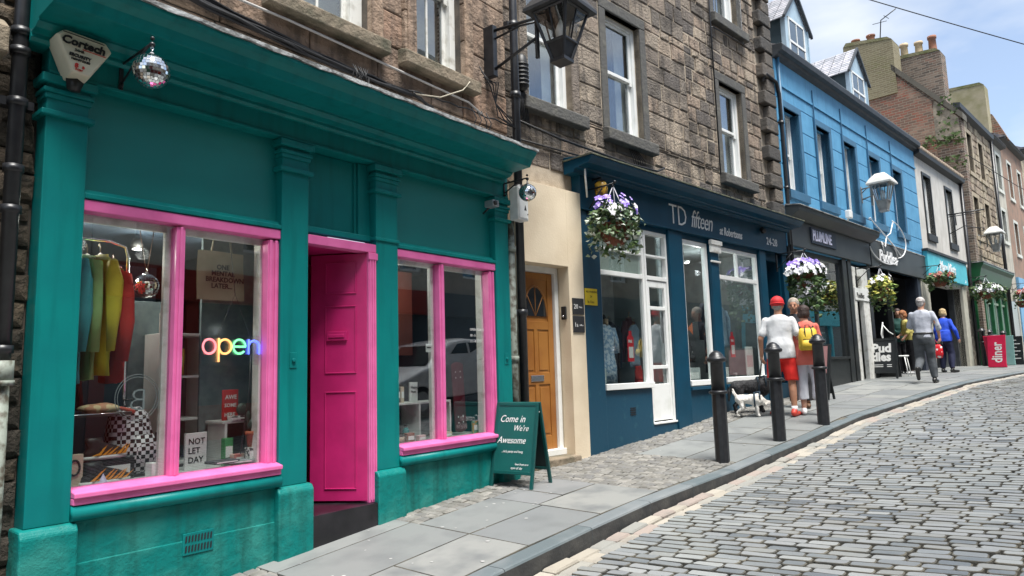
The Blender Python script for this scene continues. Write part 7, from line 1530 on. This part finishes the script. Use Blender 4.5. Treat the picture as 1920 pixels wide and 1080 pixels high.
person('man seen from behind in white t-shirt, red cap and red shorts, holding a dog lead', 10.38, 3.28, 20, 1.74, dict(LE=(-.27, -.03, 1.14), LW=(-.27, .06, .88), LC=.95, LD=(0, .25, -1), RE=(.27, -.02, 1.14), RW=(.17, .2, 1.06), RD=(-.5, .8, .1), RC=.6, RA=(.13, -.06, .09), RK=(.125, .0, .5), LA=(-.13, .02, .09), LK=(-.12, .03, .5), LT=(-.3, 1, 0), RT=(.45, 1, 0)),
       WT, REDS, REDSH, 'short', skin=SKINT, head=(-12, 4), belly=.035, legs='short', socks=WHS, extras=cap_x)
YEL = mat('yellow_backpack_cloth', (.66, .45, .03), .6, col2=(.5, .33, .02), nscale=9, bump=.5, bscale=20)
def pack_x(T, M, P, tp, hM):
    b = MB(); b.loft([(0, -.20, 1.02, .12, .06), (0, -.215, 1.06, .145, .085), (0, -.21, 1.22, .14, .085), (0, -.20, 1.33, .13, .07), (0, -.19, 1.37, .10, .045)], 24, pw=3.2); cloth_noise(b, .012, 4, 9); p = T.part('backpack', xyz(M, b), YEL)
    b = MB(); b.loft([(0, -.295, 1.05, .10, .03), (0, -.30, 1.10, .115, .035), (0, -.295, 1.18, .10, .03)], 20, pw=3); T.part('backpack_pocket', xyz(M, b), YEL, p)
    b = MB()
    for sg in (-1, 1): b.tube([(sg * .05, -.285, 1.22), (sg * .052, -.275, 1.32), (sg * .045, -.23, 1.385), (sg * .03, -.19, 1.39)], .009, 6); b.tube([(sg * .09, -.12, 1.36), (sg * .11, -.02, 1.47), (sg * .12, .10, 1.4), (sg * .13, .12, 1.25)], .018, 8)
    b.tube([(-.03, -.2, 1.37), (-.03, -.2, 1.42), (.03, -.2, 1.42), (.03, -.2, 1.37)], .007, 6); T.part('backpack_straps', xyz(M, b), BLACKP, p)
    b = MB(); b.tube([(-.09, -.315, 1.19), (.09, -.315, 1.19)], .006, 6); T.part('backpack_zip', xyz(M, b), BLACKP, p)
    b = MB(); b.lathe([(.075, 0), (.078, .03), (.06, .06)], (0, -.01, 1.43), 16); b.loft([(0, 0, .79, .21, .165), (0, 0, .86, .21, .168), (0, 0, .95, .198, .158)], 24); cloth_noise(b, .012, 6, 9); T.part('jacket_hem_and_collar', xyz(M, b), MATS['coral_jacket'])
DH = mat('dark_brown_hair', (.035, .018, .014), .6, bump=.8, bscale=90)
person('woman seen from behind in coral jacket and white cropped trousers with a yellow backpack', 10.55, 2.96, 25, 1.60, dict(LE=(-.21, .02, 1.14), LW=(-.15, .22, 1.10), RE=(.21, .02, 1.14), RW=(.14, .22, 1.10), LD=(.4, .8, .2), RD=(-.4, .8, .2), RA=(.13, -.03, .09), LA=(-.10, .03, .09), RK=(.12, .01, .5), LK=(-.10, .03, .5), RT=(.5, 1, 0), LT=(.1, 1, 0)),
       cloth('coral_jacket', (.68, .16, .12), (.58, .12, .09)), cloth('white_trousers', (.58, .59, .64), (.5, .51, .57)), WHS, 'bob', head=(25, 0), female=True, sleeve='long', legs='crop', hairm=DH, extras=pack_x)
GH = MATS['grey_hair'] if 'grey_hair' in MATS else None
person('grey haired man facing the camera, mostly hidden behind the man in the red cap', 11.35, 3.33, 198, 1.74, dict(), cloth('black_fleece', (.02, .022, .028)), cloth('dark_trousers', (.03, .03, .035)), mat('brown_shoe', (.12, .06, .03), .5), 'short', skin=SKINT, head=(-8, 2), sleeve='long', hairm=mat('light_grey_hair', (.4, .36, .3), .7, col2=(.25, .2, .16), nscale=30, bump=.8, bscale=90))
# far group
def walk_x(T, M, P, tp, hM):
    b = MB(); b.loft([(0, 0, .985, .186, .14), (0, 0, 1.02, .184, .138)], 24); T.part('belt', xyz(M, b), mat('dark_belt', (.02, .02, .02), .5))
    b = MB(); w_ = Vector(P['RW']); b.cbox((w_.x, w_.y + .03, w_.z - .1), .07, .05, .06); b.tube([(w_.x, w_.y + .05, w_.z - .1), (w_.x, w_.y + .08, w_.z - .1)], .02, 10); T.part('camera_in_hand', xyz(M, b), BLACKP)
person('grey haired man in pale grey shirt walking away up the pavement', 15.93, 2.21, -2, 1.72, dict(RE=(.26, .02, 1.16), RW=(.27, .10, .9), LE=(-.24, .08, 1.16), LW=(-.16, .26, 1.12), LD=(.3, .9, 0), RK=(.10, .09, .50), RA=(.12, .06, .09), LK=(-.10, .04, .49), LA=(-.10, -.30, .27), LT=(0, .35, -1), RT=(.1, 1, 0), RD=(0, .1, -1), RC=.9),
       cloth('pale_grey_shirt', (.45, .47, .53), (.36, .38, .44)), cloth('charcoal_trousers', (.06, .068, .078), (.10, .11, .12)), mat('black_shoe', (.015, .015, .015), .4), 'short', lean=(.04, .0), head=(-10, 6), sleeve='rolled', hairm=mat('silver_hair', (.5, .48, .46), .7, col2=(.3, .25, .24), nscale=30, bump=.8, bscale=90), vox=.013, extras=walk_x)
BS = mat('blond_hair', (.55, .42, .22), .7, col2=(.3, .2, .1), nscale=30, bump=.8, bscale=90)
person('blond woman in royal blue jacket walking away, bent slightly forward', 19.9, 2.32, -12, 1.58, dict(RE=(.28, .0, 1.14), RW=(.33, .08, .90), LE=(-.21, .06, 1.14), LW=(-.22, .12, .88), RK=(.12, .05, .5), RA=(.16, -.06, .09), LK=(-.08, .06, .5), LA=(-.10, .02, .09), RT=(.5, 1, 0)),
       cloth('royal_blue_jacket', (.012, .07, .58), (.01, .05, .42)), cloth('navy_trousers', (.012, .016, .05)), mat('black_shoe', ()), 'bob', lean=(.12, -.02), head=(0, 14), female=True, sleeve='long', hairm=BS, vox=.014)
person('dark haired woman in dark green top standing by the dark cafe entrance', 19.5, 3.22, 215, 1.62, dict(RE=(.2, .06, 1.14), RW=(.08, .2, 1.05)), cloth('dark_green_top', (.008, .06, .05)), cloth('black_trousers', (.012, .012, .016)), mat('black_shoe', ()), 'bob', head=(-18, 4), female=True, sleeve='long', hairm=DH, vox=.014)
def bag_x(T, M, P, tp, hM):
    b = MB(); b.loft([(-.2, -.05, .78, .13, .07), (-.2, -.05, .86, .16, .085), (-.19, -.05, 1.02, .15, .08), (-.18, -.04, 1.08, .10, .05)], 20, pw=3); cloth_noise(b, .015, 3, 8); p = T.part('shoulder_bag', xyz(M, b), mat('brown_bag_leather', (.09, .055, .035), .55, col2=(.14, .09, .06), nscale=6)); b = MB(); b.tube([(-.30, -.05, 1.05), (-.22, -.02, 1.3), (-.14, .0, 1.47), (-.1, .02, 1.3), (-.08, -.05, 1.06)], .012, 6); T.part('bag_strap', xyz(M, b), MATS['brown_bag_leather'], p)
person('auburn haired woman in yellow top leaning over her brown shoulder bag by the cafe', 19.2, 2.93, 120, 1.56, dict(LE=(-.2, .1, 1.16), LW=(-.16, .22, 1.0), RE=(.2, .1, 1.16), RW=(.1, .26, 1.05), RA=(.12, -.03, .09), LA=(-.06, .02, .09)), cloth('yellow_top', (.55, .48, .14), (.42, .36, .1)), MATS['black_trousers'], WHS, 'bob', lean=(.12, 0), head=(10, 22), female=True, sleeve='rolled', hairm=mat('auburn_hair', (.35, .14, .05), .7, col2=(.2, .07, .03), nscale=30, bump=.8, bscale=90), vox=.014, extras=bag_x)
# polka dot bag carried by the woman in blue
pk = bpy.data.materials.new('polka_dots'); pk.use_nodes = True; MATS['polka_dots'] = pk; nt = pk.node_tree; t_ = N(nt, 'ShaderNodeTexCoord'); v_ = N(nt, 'ShaderNodeTexVoronoi'); v_.inputs['Scale'].default_value = 13; r_ = N(nt, 'ShaderNodeValToRGB'); r_.color_ramp.interpolation = 'CONSTANT'; r_.color_ramp.elements[0].color = (.8, .75, .74, 1); r_.color_ramp.elements[1].position = .36; r_.color_ramp.elements[1].color = (.65, .01, .02, 1); L(nt, t_.outputs['Object'], v_.inputs['Vector']); L(nt, v_.outputs['Distance'], r_.inputs[0]); L(nt, r_.outputs[0], nt.nodes['Principled BSDF'].inputs['Base Color'])
bx, by = 19.72, 2.50; bz = pave(bx, by) + .36
T = Thing('shopping_bag', 'red shopping bag with white polka dots carried by the woman in blue', 'shopping bag', FW, (bx, by, bz))
b = MB(); b.loft([(bx, by, bz, .05, .13), (bx, by, bz + .1, .06, .16), (bx, by, bz + .28, .05, .14), (bx, by, bz + .33, .03, .1)], 22, pw=3); cloth_noise(b, .02, 7, 8); T.part('bag', b, pk); b = MB(); b.tube([(bx, by - .06, bz + .32), (bx, by - .01, bz + .45), (bx, by + .04, bz + .32)], .008, 5); T.part('handles', b, REDSH)

# dogs
def dog(label, x, y, face, L_, H_, m, patch=None, headlow=0, tailup=True, z=None, step=0):
    z = pave(x, y); T = Thing('dog', label, 'dog', FW, (x, y, z)); M = Matrix.Translation((x, y, z)) @ Matrix.Rotation(rad(face - 90), 4, 'Z'); hl = L_ / 2; b = MB()
    bz = H_ * .72; r = H_ * .235
    b.cap((0, -hl * .75, bz), (0, -hl * .1, bz - .0), r * .82, r * .80, 16); b.cap((0, -hl * .1, bz), (0, hl * .62, bz - r * .12), r * .85, r * 1.12, 16)     # deep chest, tucked belly
    hz = bz + H_ * (.34 - headlow); hy = hl * 1.25
    b.cap((0, hl * .65, bz + r * .3), (0, hy, hz), r * .72, r * .58, 14); b.ell((0, hy + .02, hz), r * .58, r * .70, r * .56); b.cap((0, hy + r * .5, hz - r * .12), (0, hy + r * 1.35, hz - r * .28), r * .36, r * .24, 12)
    for sg in (-1, 1):
        b.cap((sg * r * .42, hy - .01, hz + r * .35), (sg * r * .72, hy + r * .1, hz - r * .25), r * .2, r * .12, 8)
        fs = step * sg; b.cap((sg * r * .55, hl * .58, bz - r * .2), (sg * r * .6, hl * .55 + fs * .3, H_ * .34), r * .42, r * .25, 10); b.cap((sg * r * .6, hl * .55 + fs * .3, H_ * .34), (sg * r * .6, hl * .58 + fs * .5, .03), r * .24, r * .17, 10); b.cap((sg * r * .6, hl * .58 + fs * .5, .025), (sg * r * .6, hl * .66 + fs * .5, .022), r * .2, r * .17, 10)
        b.cap((sg * r * .5, -hl * .72, bz - r * .1), (sg * r * .6, -hl * .5 - fs * .3, H_ * .36), r * .58, r * .32, 10); b.cap((sg * r * .6, -hl * .5 - fs * .3, H_ * .36), (sg * r * .6, -hl * .95 - fs * .5, H_ * .2), r * .3, r * .17, 10); b.cap((sg * r * .6, -hl * .95 - fs * .5, H_ * .2), (sg * r * .6, -hl * .86 - fs * .5, .03), r * .17, r * .15, 10); b.cap((sg * r * .6, -hl * .88 - fs * .5, .025), (sg * r * .6, -hl * .76 - fs * .5, .02), r * .19, r * .16, 10)
    t = [(0, -hl * .95, bz + r * .3), (0, -hl * 1.2, bz + (r * 1.1 if tailup else -r * .6)), (0, -hl * 1.25, bz + (r * 1.8 if tailup else -r * 1.6))]; b.cap(t[0], t[1], r * .3, r * .26, 10); b.cap(t[1], t[2], r * .26, r * .14, 10)
    rb = remesh(b, .009, 2); cloth_noise(rb, .014, 5, 26); body = T.part('body', xyz(M, rb), m)
    e = MB(); e.ell((0, hy + r * 1.55, hz - r * .22), r * .14, r * .12, r * .12)
    for sg in (-1, 1): e.ell((sg * r * .3, hy + r * .6, hz + r * .16), r * .09, r * .07, r * .09)
    T.part('nose_and_eyes', xyz(M, e), BLACKP, body)
    h_ = MB(); h_.tube([(math.cos(a) * r * 1.18, hl * .42, bz - r * .1 + math.sin(a) * r * 1.2) for a in [i * .45 for i in range(14)]], .014, 6, closed=True); h_.tube([(math.cos(a) * r * .9, hl * .85, bz + r * .4 + math.sin(a) * r * .9) for a in [i * .45 for i in range(14)]], .012, 6, closed=True); h_.tube([(0, hl * .42, bz + r * 1.08), (0, hl * .85, bz + r * 1.25)], .014, 6); T.part('harness', xyz(M, h_), mat('dark_harness', (.01, .03, .05), .6))
    return T, M @ Vector((0, hl * .6, bz + r * 1.1))
FURW = mat('white_fur', (.72, .70, .66), .9, col2=(.55, .52, .47), nscale=7, bump=1, bscale=70, bdist=.012); FURB = mat('black_fur', (.012, .012, .014), .7, col2=(.03, .03, .032), nscale=9, bump=1, bscale=60, bdist=.012)
dw, aw = dog('small white dog with harness sniffing the pavement beside the man', 10.22, 3.74, -72, .36, .36, FURW, headlow=.52, tailup=True, step=.03)
db, ab_ = dog('larger black dog with harness standing by the navy shopfront', 10.62, 3.86, -62, .52, .54, FURB, headlow=.12, tailup=False)
hp = Vector((10.33, 3.55, pave(10.38, 3.3) + .84))
for a_, l in ((aw, 'taut black lead from the hand of the man to the white dog'), (ab_, 'black lead from the hand of the man to the black dog')):
    b = MB(); b.tube([hp, hp.lerp(a_, .5) + Vector((0, 0, -.03)), a_], .008, 6); single('dog_lead', b, BLACKP, l, 'dog lead')

# ================================================================ PARKED CAR ON THE OTHER SIDE (mirrored in the right teal window)
CX, CY = 10.9, -1.55; cz = roadz(CX, CY); T = Thing('parked_car', 'white hatchback parked across the street, mirrored in the right teal shop window', 'car', FW, (CX, CY, cz))
M = Matrix.Translation((CX, CY, cz)) @ Matrix.Rotation(rad(-3.5), 4, 'Y')
CARW = mat('white_car_paint', (.72, .73, .74), .18, spec=.7); CG = mat('car_glass', (.02, .025, .03), .04, spec=1)
side = [(-2.05, .32), (-2.08, .55), (-1.98, .72), (-1.3, .92), (-1.0, .98), (-.35, 1.40), (.2, 1.47), (1.1, 1.42), (1.75, 1.15), (2.0, .95), (2.05, .6), (2.0, .32)]
b = MB(); rings = []
for yy, sc, dz in ((-.84, .93, .05), (-.86, .98, .02), (-.80, 1.0, 0)): pass
n = len(side); ys = [(-.86, 0), (-.83, .02), (-.62, .035), (0, .04), (.62, .035), (.83, .02), (.86, 0)]
for yy, up_ in ys:
    for x_, z_ in side:
        e = abs(yy) / .86; k = 1 - .035 * e ** 4; tum = (z_ - .95) * .22 if z_ > .95 else 0
        b.v.append(tuple(M @ Vector((x_ * k, yy * (1 - tum / .86 * 1.0), z_ + up_ * (1 if z_ > .5 else 0)))))
for i in range(len(ys) - 1):
    for k in range(n): b.f.append((i * n + k, i * n + (k + 1) % n, (i + 1) * n + (k + 1) % n, (i + 1) * n + k)); b.sm.append(True)
b.f.append(tuple(range(n))); b.f.append(tuple(range((len(ys) - 1) * n, len(ys) * n))); b.sm += [False, False]
T.part('body', b, CARW, bev=.03)
b = MB()
for sg in (-1, 1):
    y0 = sg * .845; y1 = sg * .765
    b.add([(-.85, y0, 1.0), (-.35, y1, 1.36), (.15, y1, 1.41), (.15, y0, 1.0)], [(0, 1, 2, 3)], M); b.add([(.22, y0, 1.0), (.22, y1, 1.41), (1.1, y1, 1.37), (1.5, y0, 1.05)], [(0, 1, 2, 3)], M)
T.part('side_windows', b, CG)
b = MB(); b.add([(-1.03, -.70, 1.025), (-1.03, .70, 1.025), (-.42, .60, 1.405), (-.42, -.60, 1.405)], [(0, 1, 2, 3)], M); T.part('windscreen', b, CG)
for x_ in (-1.3, 1.25):
    for sg in (-1, 1):
        b = MB(); b.tube([M @ Vector((x_, sg * .70, .31)), M @ Vector((x_, sg * .875, .31))], .31, 24, smooth=False); w_ = T.part('wheel', b, mat('tyre_rubber', (.015, .015, .016), .8)); b = MB(); b.tube([M @ Vector((x_, sg * .87, .31)), M @ Vector((x_, sg * .885, .31))], .20, 16, smooth=False); T.part('rim', b, MATS['silver_paint'], w_)
for sg in (-1, 1):
    b = MB(); b.ell((-1.95, sg * .62, .66), .14, .17, .08, M=M); T.part('headlight', b, mat('headlight_glass', (.5, .52, .55), .08, spec=1))
    b = MB(); b.ell((-.75, sg * .98, 1.0), .07, .10, .07, M=M); T.part('mirror', b, CARW)
b = MB(); b.box(-2.085, -2.03, -.5, .5, .35, .55, M); T.part('grille', b, BLACKP)
